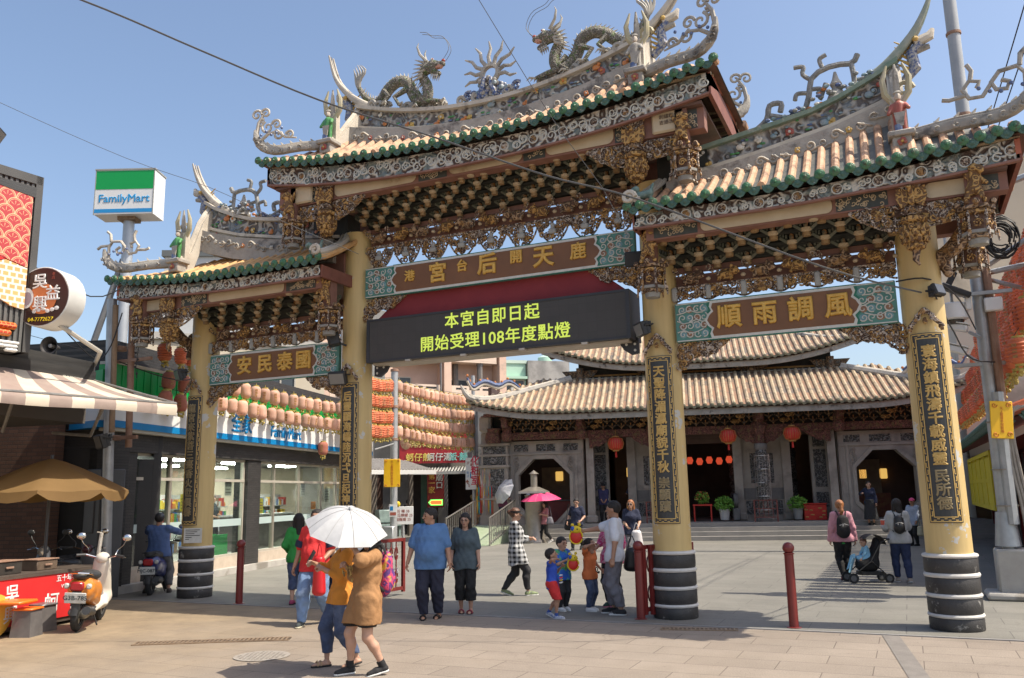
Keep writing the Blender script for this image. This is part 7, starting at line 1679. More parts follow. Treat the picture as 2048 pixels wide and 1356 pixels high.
# -- bollards and folding gate leaves
m_boll=M('bollard_red',(.19,.026,.022),(.15,.02,.018),4,.35,.05,c3=(.3,.1,.08),s3=6,t3=(.68,.74))
def bollard(loc,label):
	o=empty('bollard',loc,0,label,'bollard','red ball topped bollards');mb=MB();mb.lathe([(.1,0),(.1,.012),(.064,.02),(.062,.96),(.072,.97),(.072,.985),(.04,.99)],(0,0,0),18);mb.build('shaft',m_boll,o)
	mb=MB();mb.ball((0,0,1.05),.08,18);mb.build('ball',m_boll,o)
bollard((-4.95,-.6,0),'red ball topped bollard before the store, left of the umbrella');bollard((4.62,-.5,0),'red ball topped bollard standing alone in the right bay')
def leaf(loc,rz,label,L=1.45):
	o=empty('folding_gate',loc,rz,label,'gate','folded red metal gate leaves');mb=MB()
	for x in (0,L):mb.cbox((x,0,.56),(.07,.05,1.0))
	for z in (.13,1.03):mb.cbox((L/2,0,z),(L,.05,.06))
	mb.build('frame',m_boll,o,smooth=0);mb=MB()
	n=int(L/.18)
	for i in range(n):
		x=.13+i*(L-.2)/n
		mb.tube([(x,0,.16),(x,0,1.0)],.013,5)
		for z in (.35,.78):mb.tube([(x+.05*math.cos(a),0,z+.12*math.sin(a)) for a in [k*.6 for k in range(11)]],.012,5)
	mb.build('scroll_bar',m_boll,o)
leaf((-2.82,.42,0),math.radians(86),'folded red scroll-work gate leaf at the inner left column',1.0);leaf((2.5,-.28,0),math.radians(68),'folded red gate leaf stored against the inner right column',.9)
leaf((2.6,-.22,0),math.radians(62),'second red gate leaf stored nearest the banded column foot',.9)
bollard((2.44,-.33,0),'red ball topped bollard beside the inner right column')
o=empty('paper_notice',(-6.42,-.305,1.18),.5,'white printed paper notice pasted on the leftmost column','notice');mb=MB();mb.box(-.17,-.006,-.14,.17,.0,.14);mb.build('sheet',m_white,o,smooth=0)
mb=MB()
for k in range(6):mb.box(-.14,-.009,.1-.035*k,.13-.05*(k%3)-(.1 if k>3 else 0),-.005,.112-.035*k)
mb.build('print',m_wire,o,smooth=0)
# -- people
def ik(a,t,l1,l2,hint):
	a=Vector(a);t=Vector(t);d=t-a;L=min(d.length,(l1+l2)*.995);d=d.normalized();t=a+d*L
	x=(l1*l1-l2*l2+L*L)/(2*L);y=math.sqrt(max(l1*l1-x*x,0));h=Vector(hint);h=h-d*h.dot(d)
	return a+d*x+(h.normalized() if h.length>1e-6 else Vector((0,0,1)))*y,t
SKIN=M('skin_light',(.50,.29,.20),(.44,.25,.165),9,.5);SKIN2=M('skin_tan',(.40,.22,.14),(.34,.18,.11),9,.5)
HAIRB=M('hair_black',(.012,.009,.008),(.02,.016,.014),30,.7,.4,90,stretch=(1,1,.2));HAIRBR=M('hair_brown',(.08,.035,.018),(.14,.06,.028),30,.45,.4,90,stretch=(1,1,.2));HAIRO=M('hair_auburn',(.24,.09,.03),(.34,.14,.05),30,.5,.4,90,stretch=(1,1,.2))
M_EYE=M('eye_dark',(.015,.012,.01),rough=.3);M_LIP=M('lips',(.35,.1,.09),rough=.5)
def cloth(n,c,d=.8,**k):return M('cloth_'+n,c,tuple(q*d for q in c),9,.85,.75,11,**k)
DENIM=cloth('denim',(.06,.085,.16),.65,c3=(.16,.2,.3),s3=4,t3=(.5,.75));DENIML=cloth('denim_light',(.17,.26,.42),.8,c3=(.3,.4,.55),s3=4);BLACKC=cloth('black',(.014,.014,.015));NAVY=cloth('navy',(.014,.02,.05));WHITEC=cloth('white',(.62,.64,.68),.92);GREYC=cloth('grey',(.17,.165,.185))
SOLE=M('sole_white',(.6,.6,.57),rough=.7);SOLEB=M('sole_black',(.02,.02,.02),rough=.7)
def plaid_mat():
	m,nt,b=_base('plaid');L=nt.links.new;tc=N(nt,'TexCoord');sp=N(nt,'SeparateXYZ');L(tc.outputs['Object'],sp.inputs[0])
	outs=[]
	for src in ('h',2):
		if src=='h':
			a=N(nt,'Math',operation='ARCTAN2');L(sp.outputs[1],a.inputs[0]);L(sp.outputs[0],a.inputs[1]);v=N(nt,'Math',operation='MULTIPLY');v.inputs[1].default_value=.16;L(a.outputs[0],v.inputs[0]);v=v.outputs[0]
		else:v=sp.outputs[2]
		d=N(nt,'Math',operation='DIVIDE');d.inputs[1].default_value=.085;L(v,d.inputs[0]);f=N(nt,'Math',operation='FRACT');L(d.outputs[0],f.inputs[0]);g=N(nt,'Math',operation='LESS_THAN');g.inputs[1].default_value=.5;L(f.outputs[0],g.inputs[0]);outs.append(g.outputs[0])
	s=N(nt,'Math',operation='ADD');L(outs[0],s.inputs[0]);L(outs[1],s.inputs[1]);r=N(nt,'MapRange');r.inputs[2].default_value=2.0;L(s.outputs[0],r.inputs[0])
	mx=N(nt,'Mix',data_type='RGBA');mx.inputs[6].default_value=(.55,.55,.54,1);mx.inputs[7].default_value=(.012,.012,.013,1);L(r.outputs[0],mx.inputs[0]);L(mx.outputs[2],b.inputs['Base Color']);b.inputs['Roughness'].default_value=.85;return m
def person(label,loc,rz,h=1.65,w=1.0,feet=((-.06,0,0,0),(.06,0,0,0)),hands=(None,None),lean=0.0,head=(0,0),top=None,bottom=None,hair=('short',None),skin=None,shoes=(None,None),vox=.014,hip=None,curl=(.5,.5),female=False,group=None,belly=0.0,sock=None,headk=1.0,hat=None,glasses=False,elbow=((-.5,.9,-.3),(.5,.9,-.3)),tail=None,twist=0.0):
	"""feet: (x, y, lift, pitch); hands: targets; everything in body heights. Faces local -y."""
	skin=skin or SKIN;o=empty('person',loc,rz,label,'person',group);S=h
	hipz=hip[2] if hip else .505-.35*max(0,max(abs(f[1]) for f in feet)-.05)**1.4
	hx,hy=(hip[0],hip[1]) if hip else (sum(f[0] for f in feet)/2*.5,sum(f[1] for f in feet)/2)
	R=Matrix.Rotation(-lean,4,'X');R.translation=Vector((hx,hy,hipz));Rt=R@Matrix.Rotation(twist,4,'Z')
	U=lambda x,y,z:Rt@Vector((x,y,z))  # upper body, z above hip joint
	pel=R@Vector((0,0,.03));wst=U(0,.0,.115);che=U(0,.0,.215);nkb=U(0,.008,.325)
	sh=[U(s*.098*(.45+.55*w)*(.9 if female else 1),.008,.298) for s in (-1,1)]
	legs=[]
	for i,s in enumerate((-1,1)):
		f=feet[i];hj=Vector((hx+s*.05*(w*.5+.5),hy,hipz));an=Vector((f[0],f[1]+.012,.04+f[2]));kn,an=ik(hj,an,.245,.235,(s*.08,-1,.1));legs.append((hj,kn,an))
	arms=[]
	for i,s in enumerate((-1,1)):
		tgt=hands[i];tgt=Rt@Vector((tgt[0],tgt[1],tgt[2])) if tgt else U(s*(.06+.08*w),-.03,-.03)
		el,wr=ik(sh[i],tgt,.172,.148,Rt.to_3x3()@Vector(elbow[i]));arms.append((sh[i],el,wr))
	c3=lambda p:(p.x*S,p.y*S,p.z*S)
	def C(a,b,ra,rb,sc=(1,1,1)):return cone(c3(a),c3(b),ra*S,rb*S,sc)
	wl=.65+.35*w;ty=1.45 if w<1.15 else 1.25
	def torso(off):
		q=[C(pel,wst,(.083 if female else .08)*w+off,(.068 if female else .076)*w+off,(1,ty,1)),C(wst,che,(.07 if female else .078)*w+off,.088*w+off,(1,ty,1)),C(che,nkb-Vector((0,0,.035)),.088*w+off,.045*w+off,(1,1.3,1))]
		q.append(C(sh[0].lerp(sh[1],.12)-Vector((0,0,.008)),sh[0].lerp(sh[1],.88)-Vector((0,0,.008)),.03*wl+off*.5,.03*wl+off*.5));q[2]=C(che,nkb-Vector((0,0,.04)),.086*w+off,.036*w+off*.6,(1,1.3,1))
		if belly:b=wst+Vector((0,-.03,-.025));q.append(elip(c3(b),tuple(S*k for k in (.085*w+off,.06+belly+off,.09+off))))
		if female:b=U(0,-.042,.2);q.append(elip(c3(b),tuple(S*k for k in (.072+off,.034+off,.036+off))))
		return q
	def leg(i,off,flare=0.0,upto=1.0):
		hj,kn,an=legs[i];cf=kn.lerp(an,.3)+Vector((0,.012,0))
		return [C(hj,kn,.062*wl+off,.038*wl+off),C(kn,cf,.037*wl+off,.038*wl+off+flare*.3),C(cf,an,.037*wl+off+flare*.3,.021*wl+off+flare)]
	def arm(i,off,part=2.0):
		a,e,q=arms[i];off=off*.6;r=[C(a,a.lerp(e,min(1,part)),.029*wl+off,(.025*wl+off*(1.35 if part<1.01 else 1)))]
		if part>1:r.append(C(e,e.lerp(q,part-1),.026*wl+off,.018*wl+off*1.15))
		return r
	pts=[p for l in legs+arms for p in l]+[nkb,che,pel]
	def bounds(ps,m):return tuple(min(p[k] for p in ps)*S-m for k in range(3)),tuple(max(p[k] for p in ps)*S+m for k in range(3))
# ---- body: one continuous surface, with head and hands grown on at finer grain
	mb=MB();hd=U(0,-.012,.41);nk=[C(nkb-Vector((0,0,.02)),hd-Vector((0,-.01,.03)),.032*wl,.029*wl)]
	fb=blend(torso(-.008)+leg(0,-.004)+leg(1,-.004)+arm(0,-.003)+arm(1,-.003)+nk,.02*S)
	lo,hi=bounds(pts+[hd],.15*S);add_sdf(mb.mat(0),fb,lo,hi,max(vox,.014))
	hs=S*headk;HM=Matrix.Translation(hd*S)@Rt.to_3x3().to_4x4()@Matrix.Rotation(math.radians(head[0]),4,'Z')@Matrix.Rotation(math.radians(head[1]),4,'X')
	k=hs
	hf=blend([elip((0,.004*k,.012*k),(.047*k,.058*k,.054*k)),cone((0,-.012*k,-.012*k),(0,-.03*k,-.047*k),.04*k,.02*k),cone((0,.01*k,-.03*k),(0,.012*k,-.09*k),.031*k*wl,.031*k*wl)],.018*k)
	nose=cone((0,-.054*k,.004*k),(0,-.066*k,-.014*k),.005*k,.009*k);brow=cone((-.024*k,-.049*k,.013*k),(.024*k,-.049*k,.013*k),.006*k,.006*k)
	lips=cone((-.009*k,-.053*k,-.033*k),(.009*k,-.053*k,-.033*k),.0055*k,.0055*k)
	ears=[elip((s*.048*k,.004*k,-.004*k),(.008*k,.013*k,.02*k)) for s in (-1,1)]
	def hfn(x,y,z):
		d=smin(smin(smin(hf(x,y,z),nose(x,y,z),.01*k),brow(x,y,z),.012*k),lips(x,y,z),.007*k)
		for e in ears:d=smin(d,e(x,y,z),.006*k)
		for s in (-1,1):
			e=np.sqrt((x-s*.02*k)**2+(y+.058*k)**2+(z-.003*k)**2)-.0095*k;d=-smin(-d,e,.008*k)
		return d
	mb.T=HM;add_sdf(mb.mat(0),hfn,(-.07*k,-.085*k,-.1*k),(.07*k,.075*k,.08*k),max(vox*.5,.0065))
	for s in (-1,1):
		mb.mat(1).ball((s*.02*k,-.0495*k,.0025*k),.0085*k,8,(1.25,.5,.62));mb.tube([(s*.01*k,-.0565*k,.017*k),(s*.022*k,-.056*k,.0205*k),(s*.033*k,-.049*k,.017*k)],[.0026*k,.003*k,.0018*k],4)
	mb.mat(2).ball((0,-.0565*k,-.033*k),.0075*k,8,(1.9,.5,.55))
	mb.T=Matrix.Identity(4)
	for i,s in enumerate((-1,1)):  # hands: palm, four fingers, thumb
		a,e,q=arms[i];z=(q-e).normalized();fwd=Rt.to_3x3()@Vector((0,-1,0));x=(fwd-z*fwd.dot(z));x=x.normalized() if x.length>.05 else Vector((1,0,0));y=z.cross(x)
		if y.dot(Rt.to_3x3()@Vector((-s,0,0)))<0:y=-y
		HMt=Matrix(((x.x,y.x,z.x,q.x*S),(x.y,y.y,z.y,q.y*S),(x.z,y.z,z.z,q.z*S),(0,0,0,1)))
		g=S/1.68*(1.12 if headk>1 else 1);cu=curl[i];fs=[cone((0,0,-.03*g),(0,.0,.01*g),.022*g,.026*g,(1,1.3,1)),cone((.002*g,0,.02*g),(0,.002*g,.062*g),.032*g,.036*g,(1,2.1,1))];fing=[]
		for j,(fx,fl) in enumerate(((.028,.068),(.010,.076),(-.009,.07),(-.027,.055))):
			c1=cu*.9+.06*j;c2=c1+cu*1.3;b=Vector((fx*g,.004*g,.074*g));m_=b+Vector((0,math.sin(c1),math.cos(c1)))*fl*.5*g;t_=m_+Vector((-fx*.15*g,math.sin(c2)*fl*.5*g,math.cos(c2)*fl*.5*g))
			fing+=[cone(b,m_,.0095*g,.0088*g),cone(m_,t_,.0088*g,.0068*g)]
		tb=Vector((.03*g,.004*g,.018*g));tm=tb+Vector((.022,.012+.012*cu,.028))*g;tt=tm+Vector((.004-.02*cu,.012+.01*cu,.026))*g;fs.append(cone(tb,tm,.013*g,.011*g));fing.append(cone(tm,tt,.011*g,.008*g))
		pf=blend(fs,.012*g);ff=[blend(fing[2*j:2*j+2],.004*g) for j in range(4)]+[fing[8]]
		def hand_f(x,y,z,pf=pf,ff=ff,g=g):
			d=pf(x,y,z);t=ff[0](x,y,z)
			for fq in ff[1:]:t=np.minimum(t,fq(x,y,z))
			return smin(d,t,.006*g)
		mb.T=HMt;add_sdf(mb.mat(0),hand_f,(-.055*g,-.04*g,-.04*g),(.075*g,.1*g,.17*g),max(.0062 if vox<.016 else .009,vox*.45))
	mb.T=Matrix.Identity(4)
	mb.build('body',[skin,M_EYE,M_LIP],o,smooth=180,fix=False)
	rnd=random.Random(label);ph=rnd.random()*6
	def folds(amp):
		def f(x,y,z):return amp*S*(np.sin(z/S*40+x/S*62+ph)*np.sin(x/S*43-y/S*50+z/S*23+ph*2)+.7*np.sin(z/S*34-x/S*95+y/S*70+np.sin(z/S*19+ph)*2))
		return f
# ---- garments
	if top:
		off=top.get('off',.012);hem=top.get('hem',.47);sl=top.get('sleeve',.8);q=torso(off)+(leg(0,off+.006)[:1]+leg(1,off+.006)[:1] if hem<.5 else [])
		if hem<.46 or top.get('flare'):q.append(C(wst,Vector((hx,hy,hem-.03)),.07*w+off,.078*w+off+top.get('flare',.01),(1,1.25,1)))
		base=blend(q,.032*S);fl=folds(top.get('fold',.0035)*.55);sm=[blend(arm(i,off+.004,sl),.012*S) for i in (0,1)] if sl>0 else []
		nkp=nkb+Vector((0,-.012,.012));nr=top.get('neck',.043)
		def tf(x,y,z):
			d=base(x,y,z)
			for g_ in sm:d=smin(d,g_(x,y,z),.022*S)
			d=d+fl(x,y,z);nd=np.sqrt((x-nkp.x*S)**2+(y-nkp.y*S)**2+((z-nkp.z*S)*.8)**2)-nr*S
			hz_=hem*S+top.get('dip',0)*S*np.sin(x/S*20+1)-top.get('tail',0)*np.clip(y-hy*S,0,1)
			return np.maximum(np.maximum(d,-nd),hz_-z)
		lo,hi=bounds([p for a in arms for p in a]+[che,nkb,Vector((hx,hy,hem))]+sh,.14*S*max(1,w));ob=MB();add_sdf(ob,tf,lo,hi,vox);ob.build(top.get('name','shirt'),top['mat'],o,smooth=180,fix=False)
		if top.get('cuff') and sl:
			for i in (0,1):
				a,e,q_=arms[i];p=a.lerp(e,min(1,sl)) if sl<=1 else e.lerp(q_,sl-1);d_=((e-a) if sl<=1 else (q_-e)).normalized()
				ob=MB();ob.tube([(p-d_*.045)*S,(p+d_*.012)*S],[(.033*wl+off+.006)*S,(.030*wl+off+.006)*S],14);ob.build('sleeve',top['cuff'],o,smooth=60)
	if bottom:
		off=bottom.get('off',.009);cuff=bottom.get('cuff',.05);fl=folds(bottom.get('fold',.003));wz=bottom.get('waist',hipz+.075)
		if bottom.get('skirt'):bs=blend([C(pel+Vector((0,0,.06)),Vector((hx,hy,cuff)),.122*w,bottom['skirt']+.04,(1,1.1,1))],.01)
		else:
			l0,l1=blend(leg(0,off,bottom.get('flare',0)),.012*S),blend(leg(1,off,bottom.get('flare',0)),.012*S);tq=blend([C(pel-Vector((0,0,.02)),wst,.08*w+off,.07*w+off,(1,ty,1))],.01)
			bs=lambda x,y,z:smin(smin(l0(x,y,z),l1(x,y,z),.006*S),tq(x,y,z),.02*S)
		hp=[legs[i][2] for i in (0,1)];kn_=[legs[i][1] for i in (0,1)]
		def pf_(x,y,z):
			d=bs(x,y,z)+fl(x,y,z);d=np.maximum(d,z-wz*S)
			if hip is None and (max(f[2] for f in feet)<.03 or cuff>.25):return np.maximum(d,cuff*S-z)
			for i in (0,1):  # cut square to each shin
				dv=(hp[i]-kn_[i]).normalized();t=(x/S-kn_[i].x)*dv.x+(y/S-kn_[i].y)*dv.y+(z/S-kn_[i].z)*dv.z;L_=(hp[i]-kn_[i]).length;near=(np.abs(x/S-hp[i].x)<.06) & (np.sqrt((y/S-hp[i].y)**2+(z/S-hp[i].z)**2)<.3)
				d=np.where(near,np.maximum(d,(t-L_+(cuff-.04))*S),d)
			return d
		lo,hi=bounds([p for l in legs for p in l]+[wst],.12*S*max(1,w));hi=(hi[0],hi[1],max(wz*S+.04,0));ob=MB();add_sdf(ob,pf_,lo,hi,vox);ob.build(bottom.get('name','trousers'),bottom['mat'],o,smooth=180,fix=False)
	if shoes[0]:
		for i in (0,1):
			hj,kn,an=legs[i];f=feet[i];ob=MB();yaw=(f[4] if len(f)>4 else (-.12 if i==0 else .12));g=S/1.68*(1.1 if headk>1 else 1)
			ob.T=Matrix.Translation((an.x*S,(an.y-.012)*S,(an.z-.04)*S))@Matrix.Rotation(-yaw,4,'Z')@Matrix.Rotation(f[3],4,'X')
			up_f=blend([cone((0,.045*g,.042*g),(0,-.06*g,.042*g),.041*g,.04*g),cone((0,-.06*g,.04*g),(.004*g,-.145*g,.03*g),.042*g,.033*g),cone((0,.035*g,.05*g),(0,.02*g,.085*g),.042*g,.037*g)] if shoes[0]!='bare' else [cone((0,.045*g,.03*g),(0,-.06*g,.03*g),.033*g,.036*g),cone((0,-.06*g,.028*g),(.004*g,-.15*g,.022*g),.038*g,.024*g),cone((0,.02*g,.04*g),(0,.015*g,.1*g),.034*g,.03*g)],.02*g)
			def sf(x,y,z):return np.maximum(np.maximum(up_f(x,y,z),.018*g-z),z-.09*g)
			def so(x,y,z):return np.maximum(np.maximum(up_f(x,y,.5*z+.016*g)-.006*g,-z),z-.024*g)
			lo,hi=(-.07*g,-.2*g,-.02*g),(.07*g,.11*g,.14*g);vv=max(.0085,vox*.6)
			add_sdf(ob.mat(0),sf,lo,hi,vv);add_sdf(ob.mat(1),so,lo,hi,vv)
			m0=skin if shoes[0]=='bare' else shoes[0]
			if len(shoes)>2:
				ob.mat(2)
				for yy in (-.1,-.06):ob.tube([(-.045*g,yy*g,.02*g),(-.035*g,yy*g,.055*g),(0,yy*g,.072*g),(.035*g,yy*g,.055*g),(.045*g,yy*g,.02*g)],.011*g,6)
			ob.build('shoe',[m0,shoes[1]]+([shoes[2]] if len(shoes)>2 else []),o,smooth=60,fix=False)
			if sock:sb_=MB();sb_.tube([an.lerp(kn,.02)*S,an.lerp(kn,.22)*S],[.027*S,.028*S],12);sb_.build('sock',sock,o)
# ---- hair
	st,hm=hair;hm=hm or HAIRB
	if st:
		ob=MB();ob.T=HM;out=elip((0,.009*k,.017*k),(.0545*k,.066*k,.063*k));ex=[]
		if st in ('bob','long','wavy'):
			zb={'bob':-.075,'long':-.17,'wavy':-.15}[st]
			ex=[cone((s*.042*k,.008*k,.01*k),(s*.05*k,.012*k,zb*k),.022*k,.02*k) for s in (-1,1)]+[cone((0,.04*k,.01*k),(0,.05*k,zb*k),.04*k,.034*k,(1,1.2,1))]
		if st in ('pony','bun'):ex=[elip((0,.075*k,.03*k),(.026*k,.026*k,.026*k))]
		if st=='pony':ex+=[cone((0,.08*k,.03*k),(0,.095*k,-.06*k),.022*k,.026*k),cone((0,.095*k,-.06*k),(.006*k,.085*k,-.14*k),.026*k,.01*k)]
		exb=blend(ex,.015*k) if ex else None
		def hrf(x,y,z):
			d=out(x,y,z)+.0012*k*np.sin(x/k*260)*np.sin(y/k*120+z/k*90)
			line=(.03 if st=='short' else .026)*k+np.clip(-y-.02*k,0,1)*.3;side=np.where(y>.006*k,-(y-.006*k)*3.2-.008*k,0)
			line=line+.005*k*np.sin(x/k*210+ph)*np.sin(x/k*77+1);d=np.maximum(d,line+side-.0-z-np.where(np.abs(x)>.03*k,(np.abs(x)-.03*k)*1.6,0)*(1 if st!='short' else .8))
			if exb is not None:d=smin(d,exb(x,y,z),.012*k)
			return d
		add_sdf(ob,hrf,(-.1*k,-.1*k,-.26*k),(.1*k,.15*k,.1*k),max(vox*.6,.0085));ob.build('hair',hm,o,smooth=180,fix=False)
	if hat:
		ob=MB();ob.T=HM
		if hat[0]=='visor':ob.lathe([(.055*k,.016*k),(.058*k,.04*k)],(0,.006*k,0),24,cap=False,sq=1.12)
		else:add_sdf(ob,(lambda x,y,z:np.maximum(elip((0,.006*k,.018*k),(.058*k,.068*k,.064*k))(x,y,z),.02*k-z)),(-.09*k,-.09*k,-.02*k),(.09*k,.1*k,.11*k),.009)
		if hat[0]!='helmet':ob.grid(lambda u,v:((u-.5)*.1*k,-.045*k-(.055*k)*v*(1-(2*u-1)**2*.45),(.026-.012*v-.012*(2*u-1)**2)*k),10,4)
		ob.build('cap',hat[1],o,smooth=60)
	if glasses:
		ob=MB();ob.T=HM
		for s in (-1,1):ob.lathe([(.013*k,-.001),(.014*k,.0015)] if glasses==1 else [(.0,-.001),(.015*k,-.001),(.016*k,.001)],(s*.02*k,-.0635*k,.002*k),14,axis='y',cap=False);ob.tube([(s*.034*k,-.06*k,.005*k),(s*.05*k,.0,.006*k)],.0016*k,4)
		ob.tube([(-.007*k,-.066*k,.005*k),(.007*k,-.066*k,.005*k)],.0016*k,4);ob.build('glasses',M_EYE,o)
	o['_wr']=0
	return o,{'hand':[Matrix.Translation(loc)@Matrix.Rotation(rz,4,'Z')@(a[2]*S+(a[2]-a[1]).normalized()*.06*S/1.68) for a in arms],'back':Matrix.Translation(loc)@Matrix.Rotation(rz,4,'Z')@Matrix.Translation(che*S)@Rt.to_3x3().to_4x4(),'neck':nkb*S,'head':Matrix.Translation(loc)@Matrix.Rotation(rz,4,'Z')@HM,'S':S}
D=math.radians
def umbrella(label,apex,axis,R,depth,mt,handle_to,shaft_mat=None,n=8,under=None):
	a=Vector(axis).normalized();ex=a.cross(Vector((.3,.9,.1))).normalized();ey=a.cross(ex);o=empty('umbrella',apex,0,label,'umbrella');mb=MB()
	vs=[];fs=[];nr=7;m=n*4;rib_shade={j:[] for j in range(m)}
	for i in range(nr+1):
		t=i/nr
		for j in range(m):
			an=2*math.pi*j/m;dd=(an*n/(2*math.pi))%1-.5;sc=2*abs(dd);rr=R*t*math.cos(math.pi/n)/math.cos(dd*2*math.pi/n)*(1-.035*t*t*(1-sc));dz=-depth*(1-math.cos(t*1.25))/(1-math.cos(1.25))-.02*R*t*(1-sc)
			vs.append(ex*rr*math.cos(an)+ey*rr*math.sin(an)+a*dz)
			if j%4==2:rib_shade[j].append(vs[-1]+a*.002)
	for i in range(nr):
		for j in range(m):fs.append((i*m+j,i*m+(j+1)%m,(i+1)*m+(j+1)%m,(i+1)*m+j))
	mb.add(vs,fs);mb.mat(1)
	for j in range(2,m,4):mb.tube(rib_shade[j],.0035,4)  # grey lines added along the ribs in place of their shading
	mb.mat(0).build('canopy',[mt,M('rib_shade_grey',(.3,.3,.3),rough=.7)],o,smooth=28,fix=False)
	mb=MB();
	for j in range(n):
		an=2*math.pi*j/n;d=ex*math.cos(an)+ey*math.sin(an);mb.tube([d*R*t-a*(depth*(1-math.cos(t*1.25))/(1-math.cos(1.25))+.008) for t in (0,.25,.5,.75,1)],.004,4);mb.tube([d*R*.5-a*(depth*.28),-a*(depth+.12)],.003,4)
	mb.build('rib',M('rib_steel',(.25,.25,.25),rough=.3,metal=.8),o);h_=Vector(handle_to)-Vector(apex)
	mb=MB();mb.tube([a*.03,h_],.007,6);mb.mat(1).tube([h_+(-h_).normalized()*.1,h_-(-h_).normalized()*.06],.014,8);mb.build('shaft',[M('rib_steel',(.25,.25,.25)),SOLEB],o);return o
def backpack(label,T,mt,m2=None,s=1.0,z=-.02):
	o=empty('backpack',(0,0,0),0,label,'backpack');o.matrix_world=T@Matrix.Translation((0,.155*s+.03,z))
	mb=MB();add_sdf(mb.mat(0),blend([cone((0,0,-.13*s),(0,-.01,.08*s),.135*s,.12*s,(1,1.7,1)),elip((0,.06*s,-.09*s),(.1*s,.05*s,.1*s))],.03),(-.2*s,-.15*s,-.35*s),(.2*s,.2*s,.28*s),.014);mb.build('bag',mt,o,smooth=180,fix=False)
	mb=MB()
	for q in (-1,1):mb.tube(smooth_pts([(q*.07*s,-.04,.17*s),(q*.1,-.12,.22*s+.06),(q*.115,-.26,.18),(q*.12,-.28,.04),(q*.13,-.18,-.1),(q*.11,-.03,-.2*s)],12),.018,6,flat=.4)
	mb.build('strap',m2 or SOLEB,o);mb=MB();mb.tube([(-.09*s,.1*s,.0),(0,.125*s,.03*s),(.09*s,.1*s,.0)],.005,4);mb.lathe([(.012,0),(.012,-.05)],(.03,.12*s,.03*s),5);mb.build('zip',M('zip_grey',(.3,.3,.3),rough=.4),o)
def bag(name,label,loc,mt,size,rz=0,sag=.25,cat='bag',handle=.18,mat2=None):
	o=empty(name,loc,rz,label,cat);w,d,h=size;mb=MB();r_=min(w,h)*.24;add_sdf(mb,blend([cone((q*(w*.5-r_),0,-h+r_),(q*(w*.42-r_),0,-r_),r_,r_*.8,(1,r_/(d*.5),1)) for q in (-1,-.3,.3,1)],.05),(-w*.8,-d,-h*1.1),(w*.8,d,.08),.013);mb.build('bag',mt,o,smooth=180,fix=False)
	mb=MB();mb.tube(smooth_pts([(-w*.25,0,-h*.1),(-w*.12,0,handle*.6),(0,0,handle),(w*.12,0,handle*.6),(w*.25,0,-h*.1)],10),.009,5);mb.build('strap',mat2 or mt,o);return o
# --- foreground pair under the white umbrella
BROWN=cloth('tan_brown',(.34,.175,.07),.85);SHORT=cloth('shorts_black',(.015,.013,.013))
p1,i1=person('woman in oversized brown T-shirt and black shorts walking under a white umbrella',(.78,-5.02,0),D(-38),1.53,1.02,((-.07,-.09,0,.0),(.085,.1,.012,.2)),((-.06,-.15,.22),(.09,-.16,.37)),.09,(-25,14),dict(mat=BROWN,sleeve=.98,hem=.345,off=.03,flare=.03,fold=.006,dip=.004),dict(mat=SHORT,cuff=.325,off=.02,name='shorts'),('bob',HAIRB),SKIN,(cloth('sneaker',(.02,.02,.021)),SOLE),.0115,curl=(.8,1.0),female=True,elbow=((-.6,.5,-.6),(.8,.2,-.7)),sock=BLACKC)
ap=Vector((.69,-5.2,1.72));umbrella('open white folding umbrella shading the woman in brown',ap,(.36,-.27,.89),.455,.22,M('umbrella_white',(.47,.47,.465),(.41,.41,.41),14,.6,.05),i1['hand'][1],n=8)
T=i1['back'];backpack('red and purple patterned backpack on the woman in brown',T,carved('pack_print',(.5,.05,.12),(.09,.03,.16),(.55,.35,.04),12,.8,.2),SOLEB,1.05)
mb=MB();T=Matrix.Translation((.78,-5.05,0))@Matrix.Rotation(D(-38),4,'Z');rnd=random.Random(2)
for q in range(15):mb.scroll((rnd.uniform(-.1,.12),-.215+.04*abs(rnd.random()),1.06+rnd.uniform(-.09,.1)),(1,0,0),(0,0,1),.03,1,rnd.random()*6,1,.007,4)
q=mb.build('shirt_print',M('print_dark',(.09,.05,.02),(.5,.33,.1),20,.7),p1)
p2,i2=person('woman in orange top and rolled jeans looking at her phone',(.25,-4.76,0),D(-42),1.54,.95,((-.05,-.08,0,.0),(.06,.12,.012,.25)),((-.10,-.2,.22),(.02,-.15,.19)),.05,(-5,16),dict(mat=cloth('orange',(.62,.24,.03),.88),sleeve=1.5,hem=.44,off=.014,fold=.005),dict(mat=DENIM,cuff=.095,off=.012),('long',HAIRBR),SKIN,('bare',SOLEB,M('sandal_tan',(.42,.27,.14),rough=.6)),.0115,curl=(1.0,1.0),female=True,glasses=2)
mb=MB()
for i in (0,1):
	pass
o=empty('smartphone',i2['hand'][0],D(-42),'black smartphone held up by the woman in orange','phone');mb=MB();mb.T=Matrix.Rotation(-.5,4,'X');mb.bbox((-.03,-.02,.06),(.075,.01,.15),.006);mb.build('body',SOLEB,o);mb=MB();mb.T=Matrix.Rotation(-.5,4,'X');mb.box(-.063,-.0145,-.005,.003,-.0135,.125) if False else mb.box(-.063,-.0135,-.005,.003,-.0125+.018,.125);mb.build('screen',M('phone_glass',(.03,.035,.04),rough=.1),o,smooth=0)
